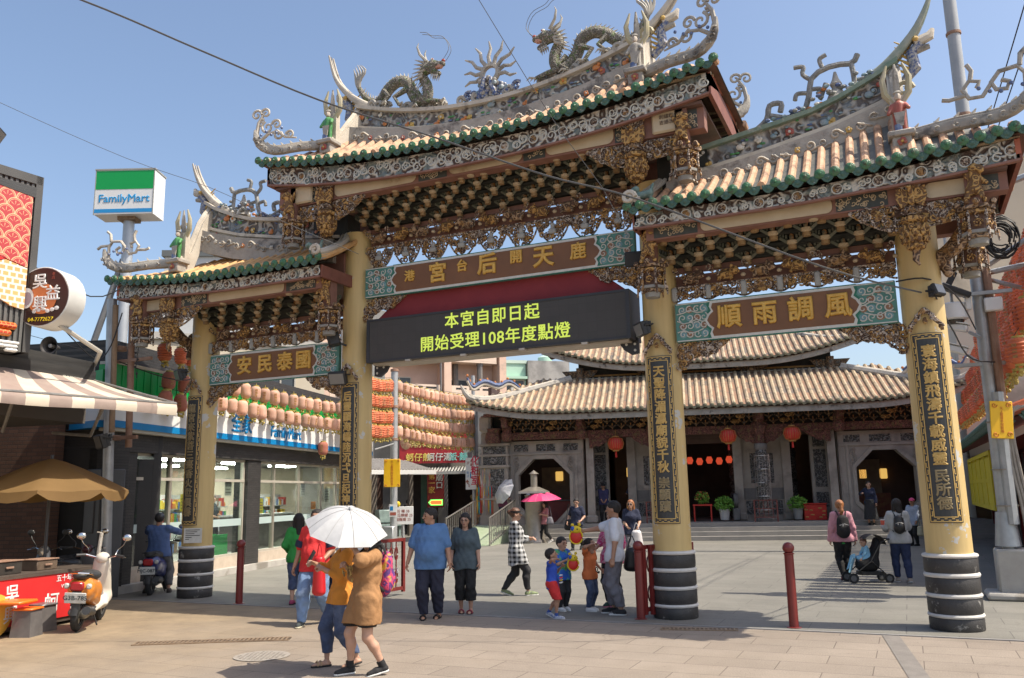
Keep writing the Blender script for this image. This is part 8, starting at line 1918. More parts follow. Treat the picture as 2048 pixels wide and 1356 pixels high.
# --- man in red behind them, with a red bag
p3,i3=person('man in red shirt with navy sleeves and light jeans walking forward',(-2.0,-2.25,0),D(12),1.72,1.12,((-.06,-.14,.0,.0),(.07,.12,.03,.4)),((-.19,-.04,-.035),(.12,-.12,.05)),.03,(10,-6),dict(mat=cloth('red',(.62,.03,.03),.85),sleeve=.8,hem=.45,off=.018,fold=.005,cuff=NAVY),dict(mat=DENIML,cuff=.035,off=.016,fold=.005),('short',HAIRB),SKIN2,(cloth('runner',(.05,.06,.06)),M('sole_cream',(.55,.5,.36))),.013,belly=.02)
bag('shoulder_bag','black shoulder bag at the hip of the man in red',Vector(i3['hand'][0])+Vector((.16,.12,.12)),BLACKC,(.3,.14,.3),.3)
bag('red_bag','long glossy red carrier bag hanging from the arm of the man in red',Vector(i3['hand'][1])+Vector((.0,-.02,.1)),M('bag_red_gloss',(.5,.015,.02),rough=.35),(.2,.13,.55),.2,mat2=M('bag_red_gloss',(.5,.015,.02)))
p4,i4=person('woman in green sweater and cropped jeans seen from behind',(-3.85,-.35,0),D(212),1.6,.92,((-.04,.0,0,0),(.05,.04,0,0)),((-.11,-.1,.08),(.11,-.1,.06)),.02,(15,0),dict(mat=cloth('green',(.03,.27,.05),.8),sleeve=1.9,hem=.455,off=.014),dict(mat=DENIM,cuff=.16,off=.011),('long',HAIRB),SKIN,(cloth('shoe_pink',(.35,.05,.12)),SOLEB),.014,female=True)
p5,i5=person('person in pale grey shirt standing behind the woman in green',(-4.05,.75,0),D(150),1.66,1.0,((-.05,0,0,0),(.05,.03,0,0)),(None,None),0,(20,0),dict(mat=cloth('paleblue',(.42,.46,.55)),sleeve=.8,hem=.46,off=.015),dict(mat=NAVY,cuff=.05),('bob',HAIRB),SKIN,(BLACKC,SOLEB),.016,female=True)
# --- couple facing the camera
p6,i6=person('stout man in blue T-shirt and dark trousers strolling towards the street',(-.62,-1.25,0),D(18),1.68,1.3,((-.05,-.02,0,.0),(.07,.07,.0,.15)),((-.205,-.06,-.02),(.2,-.05,-.06)),-.02,(-58,0),dict(mat=cloth('blue',(.085,.185,.37),.88),sleeve=.85,hem=.44,off=.02,fold=.004),dict(mat=cloth('darknavy',(.018,.02,.04)),cuff=.045,off=.016,fold=.005),('short',HAIRB),SKIN2,('bare',SOLEB,BLACKC),.013,belly=.05,curl=(.45,.45))
p7,i7=person('woman with glasses in slate grey blouse and black cropped trousers',(-.36,-.55,0),D(22),1.58,.95,((-.05,.03,0,.0),(.05,-.02,0,.0)),((-.14,-.03,-.0),(.15,-.06,-.05)),.0,(-6,4),dict(mat=cloth('slate',(.075,.105,.12),.85),sleeve=.9,hem=.43,off=.02,flare=.012,dip=.012,fold=.005),dict(mat=BLACKC,cuff=.13,off=.012,flare=.022),('bob',HAIRB),SKIN,('bare',M('platform',(.02,.015,.015)),M('strap_maroon',(.2,.02,.04))),.013,female=True,glasses=1)
bag('shoulder_bag','small black shoulder bag on the woman in slate grey',(-.58,-.52,1.02),BLACKC,(.16,.1,.3),.4,handle=.32)
# --- plaid shirt woman
p8,i8=person('woman in black and white plaid shirt dress and visor walking right',(-.55,1.85,0),D(122),1.63,.95,((-.04,-.13,0,-.0),(.05,.14,.02,.35)),((.02,-.15,.12),(-.02,-.16,.14)),.02,(-8,0),dict(mat=plaid_mat(),sleeve=1.75,hem=.36,off=.018,flare=.03,fold=.006,dip=.01,tail=.35),dict(mat=cloth('charcoal',(.025,.025,.027)),cuff=.07,off=.008),('bun',HAIRBR),SKIN,(M('sneaker_lime',(.25,.33,.12),(.1,.1,.1),30,.7),SOLE),.013,female=True,hat=('visor',BLACKC))
# --- father, mother and the three boys
p13,i13=person('man in white polo shirt and grey trousers holding out a toy bag',(1.93,.05,0),D(-78),1.73,1.08,((-.06,-.03,0,0),(.07,.05,0,0)),((-.1,-.32,.2),(.17,.0,-.03)),.03,(-8,4),dict(mat=WHITEC,sleeve=.8,hem=.46,off=.018,fold=.004),dict(mat=GREYC,cuff=.075,off=.015,fold=.005),('short',HAIRB),SKIN2,(cloth('black_runner',(.03,.03,.03),.3,c3=(.5,.5,.5),s3=9),SOLE),.013,elbow=((-.3,.9,-.6),(.5,.9,-.3)))
hp=Vector(i13['hand'][0])
def toy(label,loc,rz,s=1.0):
	o=empty('toy_bag',loc,rz,label,'toy');mb=MB();add_sdf(mb.mat(0),elip((0,0,-.12*s),(.13*s,.07*s,.14*s)),(-.2*s,-.12*s,-.3*s),(.2*s,.12*s,.06*s),.014)
	mb.mat(1).tube([(.13*s*math.cos(a*.5),-.03,-.12*s+.14*s*math.sin(a*.5)) for a in range(13)],.012,5);mb.build('pouch',[M('toy_red',(.62,.03,.02),rough=.5),M('toy_yellow',(.75,.5,.02),rough=.5)],o)
	mb=MB();mb.mat(0).ball((0,-.02,.02*s),.1*s,10,(1.15,.8,.8));mb.mat(0).ball((-.07*s,0,.11*s),.035*s,7);mb.ball((.07*s,0,.12*s),.035*s,7);mb.mat(1).ball((-.06*s,-.06*s,.04*s),.05*s,7);mb.mat(2).ball((.03*s,-.09*s,.03*s),.018*s,6);mb.build('head',[M('toy_yellow',(.75,.5,.02)),M('toy_blue',(.03,.08,.4),rough=.5),M_EYE],o)
toy('red and yellow cloth toy bag held out by the man in white',hp+Vector((-.05,-.03,.02)),.3,.8)
p14,i14=person('woman in pink flowered blouse and black trousers beside the man in white',(1.62,.85,0),D(-20),1.58,.98,((-.05,0,0,0),(.06,.04,0,0,.5)),((-.13,-.14,.06),(.14,-.02,-.03)),.08,(-10,18),dict(mat=M('cloth_pink_floral',(.5,.05,.17),(.62,.3,.4),22,.85,thr=(.48,.56)),sleeve=1.2,hem=.44,off=.02,fold=.005),dict(mat=BLACKC,cuff=.05,off=.01),('wavy',HAIRBR),SKIN,(cloth('runner_teal',(.03,.09,.08),.3),M('sole_pink',(.6,.2,.3))),.014,female=True)
bag('handbag','black leather handbag hanging beside the man in grey trousers',(2.12,.42,.98),M('leather_black',(.018,.018,.019),rough=.35),(.3,.13,.36),D(20))
p15,i15=person('small boy in blue tank top and red shorts with one arm raised',(1.2,-.66,0),D(100),1.02,.95,((-.06,-.05,0,0),(.07,.1,.03,.45)),((-.09,-.1,.36),(.09,-.14,.24)),.02,(10,-14),dict(mat=M('cloth_tank',(.02,.06,.38),(.03,.09,.45),4,.8),sleeve=0.05,hem=.42,off=.02),dict(mat=cloth('redshorts',(.6,.03,.03)),cuff=.28,off=.028,name='shorts'),('short',HAIRB),SKIN2,(M('shoe_white',(.5,.52,.55),(.06,.1,.25),25,.6),SOLE),.012,headk=1.34,elbow=((-.9,-.2,.2),(.4,.9,-.3)),sock=M('sock_blue',(.03,.08,.3)))
p16,i16=person('boy in blue and green T-shirt holding a striped toy bag',(1.02,.18,0),D(55),1.14,.95,((-.06,0,0,0),(.06,.03,0,0)),((-.03,-.17,.2),(.1,-.15,.2)),.0,(12,2),dict(mat=M('cloth_bluegreen',(.02,.12,.5),(.1,.4,.1),5,.8,thr=(.5,.6)),sleeve=.7,hem=.42,off=.02),dict(mat=cloth('charcoal',(.025,.025,.027)),cuff=.05,off=.014),('short',HAIRB),SKIN,(M('shoe_plain_white',(.62,.62,.62),rough=.6),SOLE),.012,headk=1.3,curl=(.9,.9))
toy('red and blue tiger faced toy bag in the hands of the boy in blue',Vector(i16['hand'][0]).lerp(Vector(i16['hand'][1]),.5)+Vector((.04,-.04,.0)),.5,.7)
p17,i17=person('boy in orange T-shirt and jeans reaching up and laughing',(1.46,.26,0),D(72),1.12,.93,((-.05,0,0,0),(.06,.03,0,0)),((-.06,-.1,.43),(.15,-.1,.06)),-.03,(18,-22),dict(mat=cloth('bright_orange',(.62,.16,.045),.9),sleeve=.55,hem=.44,off=.018),dict(mat=DENIM,cuff=.06,off=.013),('short',HAIRB),SKIN2,(M('shoe_plain_white',(.62,.62,.62)),SOLE),.012,headk=1.3,elbow=((-.9,-.2,.2),(.5,.9,-.3)))
mb=MB();mb.T=Matrix.Translation((0,-.128,0));mb.tube([(.02,0,.62),(.03,0,.66),(0,0,.685),(-.03,0,.66),(-.01,0,.62),(.02,0,.6),(.06,0,.6)],.008,5);mb.ball((.05,0,.6),.03,8,(1.2,.3,.7));mb.build('shirt_print',SOLEB,p17)
mb=MB();mb.T=Matrix.Translation((0,-.118,0))
for q in range(4):mb.mat(q%3).box(-.06+.02*(q%2),-.012,.52+.035*q,.06,.02,.535+.035*q)
mb.build('shirt_print',[M('print_white',(.6,.6,.6)),M('print_yellow',(.7,.5,.03)),M('print_red',(.6,.05,.05))],p15,smooth=0)
# --- walkers in the plaza
p12,i12=person('balding man in navy polo and black trousers striding across the plaza',(-3.88,13.9,0),D(-2),1.72,1.0,((-.03,-.12,0,0),(.05,.17,.05,.6)),((-.16,-.08,.03),(.12,-.1,.05)),.05,(14,16),dict(mat=NAVY,sleeve=.7,hem=.46,off=.014),dict(mat=BLACKC,cuff=.05),('short',HAIRB),SKIN,(BLACKC,SOLEB),.018,glasses=1)
bag('messenger_bag','black messenger bag at the side of the man in navy',(-4.12,13.9,1.0),BLACKC,(.34,.16,.36),.2,handle=.5)
p18,i18=person('woman with auburn hair in navy T-shirt and grey leggings, walking forward',(-.62,9.4,0),D(14),1.66,1.05,((-.05,-.03,0,0),(.06,.07,0,.1)),((-.06,-.15,.06),(.11,-.15,.05)),.0,(-10,0),dict(mat=NAVY,sleeve=.75,hem=.44,off=.02),dict(mat=GREYC,cuff=.12,off=.008),('wavy',HAIRO),SKIN,('bare',SOLEB,M('sandal_tan',(.42,.27,.14))),.016,female=True,glasses=2)
bag('carrier_bag','white plastic carrier bag held by the auburn haired woman',Vector(i18['hand'][1])+Vector((-.02,-.05,-.02)),M('bag_white',(.62,.6,.6),(.5,.48,.48),9,.5),(.34,.22,.5),.2,mat2=M('bag_white',(.6,.6,.6)))
p21,i21=person('woman in pink jacket and black leggings walking to the temple',(4.85,6.1,0),D(196),1.62,1.0,((-.045,-.03,0,0),(.03,.06,.02,.3)),((-.16,-.02,-.04),(.15,-.02,-.06)),.02,(0,0),dict(mat=cloth('pink',(.55,.26,.31),.85),sleeve=1.95,hem=.47,off=.024,fold=.005),dict(mat=BLACKC,cuff=.055,off=.006),('pony',HAIRO),SKIN,(cloth('shoe_plum',(.12,.04,.08)),M('sole_rose',(.4,.12,.15))),.015,female=True)
mb=MB();ob=MB();backpack('black rucksack on the woman in the pink jacket',i21['back'],BLACKC,None,1.0,-.06)
mb.T=Matrix.Identity(4);mb.lathe([(.145,.72),(.15,.8)],(0,0,0),20,sq=.75);mb.build('green_hem',cloth('green',(.03,.27,.05)),p21)
p22,i22=person('woman in light grey hoodie and jeans pushing a stroller',(5.93,5.85,0),D(188),1.63,.97,((-.07,.05,0,.2),(.05,-.06,0,0)),((-.08,-.2,.1),(.12,-.18,.1)),.02,(22,0),dict(mat=cloth('hoodie',(.43,.44,.44),.88),sleeve=1.9,hem=.46,off=.022,fold=.005),dict(mat=cloth('indigo',(.025,.04,.1)),cuff=.06,off=.009),('bob',HAIRB),SKIN,(cloth('shoe_beige',(.42,.36,.3)),SOLE),.015,female=True)
backpack('small black rucksack on the woman in the grey hoodie',i22['back'],M('leather_black',(.018,.018,.019)),None,.78,-.03)
o=empty('paper_cup',(5.67,5.45,1.12),0,'small red and white paper cup held up by the woman in the hoodie','cup');mb=MB();mb.mat(0).lathe([(.03,0),(.04,.09)],(0,0,0),12);mb.mat(1).lathe([(.042,.09),(.042,.1),(.0,.105)],(0,0,0),12);mb.build('cup',[M('cup_red',(.5,.08,.05)),M('sole_white',(.6,.6,.57))],o)
# stroller with a child
st=empty('stroller',(5.3,5.75,0),D(-68),'black baby stroller with a blue blanket beside the woman in the hoodie','stroller')
mb=MB();add_sdf(mb,blend([cone((0,.1,.45),(0,-.1,.42),.2,.17),cone((0,.16,.5),(0,.26,.9),.19,.16,(1,2,1))],.05),(-.3,-.4,.2),(.3,.5,1.15),.018);mb.build('seat',BLACKC,st,smooth=180,fix=False)
mb=MB();mb.lathe([(.27,-.22),(.28,0),(.27,.22)],(0,.16,.86),20,a0=.1,a1=2.5,axis='x',cap=False);mb.build('hood',BLACKC,st)
mb=MB()
for s in (-1,1):mb.tube([(s*.24,-.42,.18),(s*.24,.02,.5),(s*.24,.3,.95),(s*.22,.5,1.02)],.014,6);mb.tube([(s*.24,.42,.14),(s*.24,.05,.5)],.014,6)
mb.tube([(-.22,.5,1.02),(.22,.5,1.02)],.018,8);mb.box(-.2,-.2,.18,.2,.3,.26);mb.build('frame',SOLEB,st)
for s in (-1,1):
	for y,r in ((-.42,.12),(.42,.11)):
		mb=MB();mb.lathe([(r*.6,-.02),(r,-.02),(r,.02),(r*.6,.02),(r*.6,-.02)],(s*.25,y,r),18,axis='x',cap=False);w_=mb.build('wheel',M('tyre',(.02,.02,.02),rough=.8),st);mb=MB();mb.lathe([(.0,-.012),(r*.6,-.012),(r*.6,.012),(.0,.012)],(s*.25,y,r),10,axis='x',cap=False);mb.build('rim',M('rim_grey',(.12,.12,.12)),w_)
mb=MB();mb.grid(lambda u,v:(lerp(-.22,.2,u),-.3+.08*math.sin(u*5)-.12*v,.62-.34*v+.05*math.sin(u*7)),8,6);mb.build('blanket',cloth('blanket_blue',(.25,.52,.72)),st,smooth=60,fix=False);st.scale=(.82,)*3
person('small child riding in the black stroller, head just showing',Vector(st.location)+Vector((.0,.0,.05)),D(-68),.8,1.0,((-.06,-.22,.25,0),(.06,-.22,.25,0)),((-.12,-.2,.05),(.12,-.2,.05)),-.2,(20,0),dict(mat=cloth('blanket_blue',(.25,.52,.72)),sleeve=1.5,hem=.4),dict(mat=GREYC,cuff=.06),('short',HAIRBR),SKIN,(None,None),.018,hip=(0,.05,.5),headk=1.4)
# --- by the temple
person('woman in navy jumper and long dark skirt standing on the temple steps',tw(6.25,.95,.465),D(-5),1.62,.92,((-.05,0,0,0),(.05,.02,0,0)),((-.15,-.06,.22),(.14,-.05,-.02)),0,(20,0),dict(mat=NAVY,sleeve=1.9,hem=.49,off=.018),dict(mat=cloth('skirt_dark',(.02,.022,.026)),cuff=.13,skirt=.115,name='skirt'),('short',HAIRB),SKIN,(BLACKC,SOLEB),.02,female=True)
person('person in pink cap and grey waistcoat bending forward by the steps',(6.2,17.3,0),D(-30),1.5,1.0,((-.05,0,0,0),(.05,.03,0,0)),((-.12,-.12,-.02),(.14,-.1,-.05)),.12,(10,0),dict(mat=cloth('greyblue',(.3,.34,.42)),sleeve=1.8,hem=.42,off=.02),dict(mat=BLACKC,cuff=.05),('short',HAIRB),SKIN2,(BLACKC,SOLEB),.02,hat=('cap',cloth('cap_pink',(.6,.07,.2))))
bag('tote_bag','small pale tote bag carried by the person in the pink cap',(6.4,17.15,.62),cloth('tote',(.45,.42,.3)),(.2,.1,.3),0)
pu,iu=person('woman in pink top and black trousers under the pink umbrella',(-6.5,17.55,0),D(-45),1.58,.93,((-.04,-.13,0,0),(.04,.14,.03,.4)),((-.04,-.13,.22),(.1,-.14,.18)),.03,(0,0),dict(mat=cloth('rose',(.5,.2,.22)),sleeve=.7,hem=.44,off=.015),dict(mat=BLACKC,cuff=.07,off=.008),('bob',HAIRB),SKIN,(cloth('shoe_pale',(.45,.43,.4)),SOLE),.018,female=True)
umbrella('bright pink open umbrella in front of the incense burner',(-6.62,17.45,1.92),(-.03,-.05,1),.78,.32,M('umbrella_pink',(.62,.05,.16),rough=.5),iu['hand'][0])
bag('shoulder_bag','grey shoulder bag on the woman under the pink umbrella',(-6.22,17.35,.98),GREYC,(.28,.14,.28),.4,handle=.4)
pg,ig=person('person in purple top holding a tilted grey and white umbrella',tw(-7.75,1.3,.62),D(40),1.6,1.0,((-.05,0,0,0),(.05,0,0,0)),((-.13,-.12,.12),(.1,-.15,.16)),0,(0,0),dict(mat=cloth('plum',(.12,.03,.07)),sleeve=.8,hem=.45),dict(mat=NAVY,cuff=.05),('bob',HAIRB),SKIN,(BLACKC,SOLEB),.02,female=True)
umbrella('tilted silver grey umbrella beside the octagonal doorway',Vector(pg.location)+Vector((.1,-.5,1.45)),(-.45,-.75,.42),.58,.24,M('umbrella_silver',(.6,.6,.58),(.35,.36,.4),3,.5),ig['hand'][1])
person('man in white cap and pale shirt seated inside the octagonal doorway',tw(-6.95,2.9,.6),D(100),1.62,1.0,((-.06,-.22,0,0),(.06,-.22,0,0)),((-.12,-.2,.06),(.12,-.2,.06)),.1,(10,5),dict(mat=cloth('paleshirt',(.42,.5,.52)),sleeve=.8,hem=.26,off=.015),dict(mat=BLACKC,cuff=.05),('short',HAIRB),SKIN2,(BLACKC,SOLEB),.02,hip=(0,.0,.29),hat=('cap',WHITEC))
o=empty('stool',tw(-6.95,2.9,.62),0,'low dark stool under the seated man in the white cap','stool');mb=MB();mb.lathe([(.16,.36),(.17,.4),(.0,.41)],(0,.0,0),12);mb.build('seat',m_rust,o);mb=MB();mb.lathe([(.13,0),(.1,.36)],(0,0,0),8);mb.build('leg',m_rust,o)
person('guard in dark waistcoat standing at the left temple door',tw(-3.75,2.35,.62),D(20),1.62,1.05,((-.06,0,0,0),(.06,0,0,0)),((-.04,-.12,.03),(.04,-.12,.03)),0,(0,8),dict(mat=cloth('indigo2',(.03,.03,.09)),sleeve=1.4,hem=.45),dict(mat=BLACKC,cuff=.05),('short',HAIRB),SKIN2,(BLACKC,SOLEB),.02,hat=('cap',BLACKC))
person('worshipper in slate blue shirt with back turned in the doorway',tw(-2.55,3.4,.62),D(200),1.72,1.1,((-.06,0,0,0),(.06,0,0,0)),((-.1,-.18,.24),(.1,-.18,.24)),0,(0,5),dict(mat=cloth('slateblue',(.06,.07,.12)),sleeve=.8,hem=.45),dict(mat=BLACKC,cuff=.05),('short',HAIRB),SKIN,(BLACKC,SOLEB),.02)
pb,ib=person('visitor with a pale backpack walking into the right temple doorway',tw(3.05+.62,4.2,.62),D(200),1.62,1.0,((-.05,0,0,0),(.05,.05,0,0)),(None,None),0,(0,0),dict(mat=cloth('beige',(.4,.33,.26)),sleeve=.8,hem=.44),dict(mat=cloth('tan',(.3,.22,.16)),cuff=.05),('short',HAIRB),SKIN,(BLACKC,SOLEB),.022)
# --- in the alley and inside the store
person('man with a shoulder strap and grey shirt, back turned in the alley',(-15.9,21.6,0),D(205),1.66,1.05,((-.05,0,0,0),(.05,.04,0,0)),(None,None),0,(0,0),dict(mat=cloth('greyshirt',(.26,.25,.28)),sleeve=1.2,hem=.46),dict(mat=BLACKC,cuff=.05),('short',HAIRB),SKIN2,(BLACKC,SOLEB),.022)
person('person in black standing in the alley by the green wall',(-16.2,23.4,0),D(200),1.7,1.0,((-.05,0,0,0),(.05,0,0,0)),(None,None),0,(0,0),dict(mat=BLACKC,sleeve=.8,hem=.46),dict(mat=BLACKC,cuff=.05),('short',HAIRB),SKIN2,(BLACKC,SOLEB),.022)
person('shop clerk in dark uniform behind the store counter',FM_M@Vector((3.6,2.3,.38)),FA,1.62,1.0,((-.05,0,0,0),(.05,0,0,0)),((-.12,-.16,.08),(.12,-.16,.08)),.05,(0,12),dict(mat=cloth('uniform',(.04,.045,.05)),sleeve=.8,hem=.45),dict(mat=BLACKC,cuff=.05),('short',HAIRB),SKIN,(BLACKC,SOLEB),.02)
# --- rider on the blue scooter
RID,IR=person('man in blue shirt and dark helmet riding the blue scooter, seen from behind',(-8.0,.4,0),D(212),1.68,1.15,((-.14,.05,.0,0),(.14,.02,.0,0)),((-.2,-.3,.2),(.2,-.3,.2)),.1,(0,0),dict(mat=cloth('royal',(.07,.12,.27),.85),sleeve=1.9,hem=.43,off=.018,fold=.004),dict(mat=cloth('greytr',(.1,.1,.105)),cuff=.09,off=.014),('short',HAIRB),SKIN2,(cloth('boot',(.05,.04,.035)),SOLEB),.014,hip=(0,.07,.475),hat=('helmet',M('helmet',(.03,.032,.035),rough=.3)),belly=.02)
# -- scooters
def scooter(label,loc,rz,body,panel,plate,lean=0.0,retro=False,group='scooters'):
	"""front at +y; wheel base 1.2 m"""
	o=empty('scooter',loc,rz,label,'scooter',group);R=Matrix.Rotation(lean,4,'Y')
	m_ty=M('tyre',(.02,.02,.02),rough=.8);m_dk=M('scooter_black',(.025,.025,.026),(.04,.04,.04),8,.5);m_me=M('engine_metal',(.3,.3,.29),(.2,.2,.19),12,.4,.2,50,metal=.7);m_ch=M('chrome',(.6,.6,.6),rough=.15,metal=1.0)
	def mk():b=MB();b.T=R;return b
	for y in (-.58,.62):
		b=mk();b.lathe([(.15,-.045),(.2,-.05),(.232,-.03),(.24,0),(.232,.03),(.2,.05),(.15,.045),(.15,-.045)],(0,y,.24),26,axis='x',cap=False);w_=b.build('wheel',m_ty,o)
		b=mk();b.lathe([(.0,-.03),(.05,-.045),(.05,.045),(.0,.03)],(0,y,.24),12,axis='x',cap=False);b.lathe([(.14,-.03),(.155,-.035),(.155,.035),(.14,.03)],(0,y,.24),20,axis='x',cap=False)
		for k in range(5):a=k*1.257;b.tube([(0,y,.24),(0,y+.15*math.cos(a),.24+.15*math.sin(a))],.022,6)
		b.build('rim',m_me,w_)
	b=mk();add_sdf(b,blend([cone((0,-.62,.6),(0,-.2,.54),.18,.19,(1,1,.95)),cone((0,-.77,.66),(0,-.6,.62),.08,.16),cone((0,-.25,.48),(0,-.1,.34),.15,.1),cone((-.1,-.4,.48),(-.1,-.15,.4),.08,.07),cone((.1,-.4,.48),(.1,-.15,.4),.08,.07)],.05),(-.3,-.95,.15),(.3,.15,.9),.018);b.build('rear_body',body,o,smooth=180,fix=False)
	b=mk();add_sdf(b,blend([cone((0,.5,.42),(0,.36,.92),.17,.13,(1,2.6,1)),cone((0,.3,.3),(0,-.15,.26),.15,.15,(1,1,3.2)),cone((0,.46,.38),(0,.34,.28),.16,.14,(1,2,1.6))],.05),(-.3,-.4,.1),(.3,.75,1.15),.018);b.build('front_shield',panel,o,smooth=180,fix=False)
	b=mk();add_sdf(b,lambda x,y,z:np.maximum(elip((0,.62,.3),(.095,.27,.22))(x,y,z),.3-z+(y-.62)*-.1),(-.15,.3,.1),(.15,.95,.6),.016);b.build('front_fender',body,o,smooth=180,fix=False)
	b=mk();add_sdf(b,blend([cone((0,-.72,.8),(0,-.15,.77),.11,.125,(1,1,1.8)),cone((0,-.3,.76),(0,-.1,.76),.13,.1,(1,1,1.6))],.05),(-.2,-.95,.62),(.2,.1,.95),.016);b.build('seat',m_dk,o,smooth=180,fix=False)
	b=mk();b.mat(0).ball((0,.36,.98),.11,14,(1,.9,.85));b.mat(1).lathe([(.0,.02),(.075,.01),(.09,-.03)],(0,.45,.97),18,axis='y',cap=False);b.build('headlamp',[panel if retro else body,m_ch],o)
	b=mk();b.mat(0).tube([(-.34,.2,1.02),(-.22,.26,1.03),(-.08,.32,.99),(.08,.32,.99),(.22,.26,1.03),(.34,.2,1.02)],.016,8);b.mat(1).tube([(-.35,.19,1.02),(-.23,.255,1.03)],.023,8);b.tube([(.35,.19,1.02),(.23,.255,1.03)],.023,8);b.mat(0)
	for s in (-1,1):b.tube([(s*.22,.3,1.02),(s*.34,.36,1.0)],.007,5)
	b.build('handlebar',[m_ch,m_dk],o)
	for s in (-1,1):
		b=mk();b.mat(0).tube(smooth_pts([(s*.2,.28,1.03),(s*.22,.33,1.12),(s*.3,.3,1.2),(s*.33,.28,1.27)],8),.008,6);b.mat(1).ball((s*.34,.27,1.31),.062,12,(1.1,.28,.85));b.mat(0).ball((s*.34,.285,1.31),.064,12,(1.1,.28,.85));b.build('mirror',[m_dk if not retro else m_ch,m_ch],o)
	b=mk();add_sdf(b,blend([cone((.06,-.55,.26),(.05,-.15,.27),.09,.08),cone((-.08,-.6,.27),(-.08,-.2,.3),.06,.05)],.03),(-.2,-.75,.1),(.22,.05,.45),.018);b.build('engine',m_me,o,smooth=180,fix=False)
	b=mk();b.tube([(.14,-.3,.26),(.17,-.5,.27),(.17,-.85,.33)],[.03,.05,.06],10);b.build('exhaust',m_dk,o)
	b=mk();b.mat(0).bbox((0,-.84,.66),(.19,.06,.13),.025);b.mat(1).bbox((-.15,-.8,.66),(.08,.05,.08),.02);b.bbox((.15,-.8,.66),(.08,.05,.08),.02);b.build('tail_lamp',[M('tail_red',(.3,.015,.02),rough=.2),M('indicator',(.5,.2,.05) if not retro else (.45,.45,.42),rough=.2)],o)
	b=mk();b.box(-.06,-.82,.38,.06,-.79,.62);b.tube([(0,-.8,.45),(0,-.82,.25)],.05,6,flat=.3);b.build('mudguard',m_dk,o)
	b=mk();b.T=R@Matrix.Translation((0,-.855,.5))@Matrix.Rotation(.25,4,'X');b.bbox((0,0,0),(.29,.012,.155),.006);p=b.build('number_plate',M('plate_white',(.6,.62,.6),(.5,.5,.47),9,.5),o)
	text(plate,.092,M('plate_ink',(.03,.05,.06)),p,R@Matrix.Translation((0,-.855,.5))@Matrix.Rotation(.25,4,'X')@front(0,-.008,0),.002,'lettering',bev=.001)
	b=mk();b.tube([(-.11,-.5,.8),(-.12,-.8,.84),(0,-.88,.85),(.12,-.8,.84),(.11,-.5,.8)],.014,7);b.build('grab_rail',m_ch if retro else m_dk,o)
	b=mk();b.tube([(-.1,-.15,.2),(-.16,-.1,.03)],.012,5);b.tube([(.1,-.15,.2),(.16,-.1,.03)],.012,5);b.build('stand',m_dk,o)
	return o
m_or=M('scooter_orange',(.66,.24,.03),(.6,.2,.03),3,.3,coat=.4,c3=(.4,.2,.1),s3=5,t3=(.66,.74));m_iv=M('scooter_ivory',(.62,.58,.5),(.55,.5,.42),3,.4,coat=.2,c3=(.3,.26,.2),s3=5,t3=(.64,.74))
sc1=scooter('parked orange and white retro scooter beside the red stall counter',(-5.36,-3.42,0),D(36),m_or,m_iv,'G3B-785',.07,True,'scooters by the gate')
sc2=scooter('dark blue scooter carrying the helmeted rider in the blue shirt',(-8.02,.42,0),D(32),M('scooter_blue',(.02,.03,.12),(.03,.04,.15),3,.3,coat=.4),M('scooter_black',(.025,.025,.026)),'MJC-0879',0,False,'scooters by the gate')
for (x,y,r,pl,lb) in ((-8.6,-1.55,200,'','black parked scooter in the shade behind the counter, nearer the brick wall'),(-7.75,-1.75,25,'ML-4423','dark maroon scooter parked in the shade behind the red counter')):
	scooter(lb,(x,y,0),D(r),M('scooter_maroon',(.06,.015,.02),rough=.3) if pl else M('scooter_black',(.025,.025,.026)),M('scooter_grey',(.1,.1,.11),rough=.4),pl or 'NKB-316',0,False,'scooters by the gate')
o=empty('stick_pole',Vector(sc1.location)+Vector((-.75,.62,0)),0,'peeling blue and white metal stick standing in a rusty bucket','pole');mb=MB();mb.mat(0).tube([(0,0,.1),(.06,.02,.6)],.03,8);mb.mat(1).tube([(.06,.02,.6),(.13,.05,1.35)],.03,8);mb.tube([(.13,.05,1.35),(.05,.03,1.36)],.012,5);mb.build('shaft',[M('stick_blue',(.1,.3,.4),(.4,.42,.4),9,.6),M('stick_white',(.5,.48,.43),(.3,.25,.2),14,.6)],o)
o=empty('bucket',Vector(sc1.location)+Vector((-.74,.64,0)),0,'old rusty metal bucket behind the orange scooter','bucket');mb=MB();mb.lathe([(.14,0),(.17,.38),(.185,.39),(.185,.41),(.16,.4),(.13,.02)],(0,0,0),16);mb.build('body',M('bucket_rust',(.3,.17,.1),(.35,.33,.28),5,.7),o);mb=MB();mb.tube([(.18*math.cos(a*.3),.18*math.sin(a*.3),.3) for a in range(22)],.006,4);mb.build('rim',m_rust,o)
# -- the snack stall
ct=empty('stall_counter',(-5.5,-5.25,0),D(101),'red bannered snack counter with white brush lettering at the left edge','counter')
mb=MB();mb.mat(0).box(0,-.005,.12,2.66,.02,.78);bn=mb.build('banner',M('banner_red',(.6,.025,.025),(.54,.02,.022),2,.5),ct,smooth=0)
mb=MB();mb.mat(0).box(0,.02,.05,2.66,.75,.74);mb.mat(0).box(0,-.02,.78,2.68,.8,.83);mb.build('cabinet',[M('counter_wood',(.06,.045,.035),(.09,.07,.055),5,.6)],ct,smooth=0)
for ch,x,z,s in (('吳',.78,.56,.27),('興',.78,.27,.26),('蚵',1.55,.34,.3),('仔',2.05,.34,.3),('煎',2.38,.34,.3)):text(ch,s,m_fwhite,bn,front(x,-.008,z),.002,'lettering',bev=.004)
text('五十年老店王家',.11,m_fwhite,bn,front(2.0,-.008,.7),.002,'lettering',bev=.001);text('WU YI XING',.08,m_fwhite,bn,front(1.95,-.008,.58),.002,'lettering')
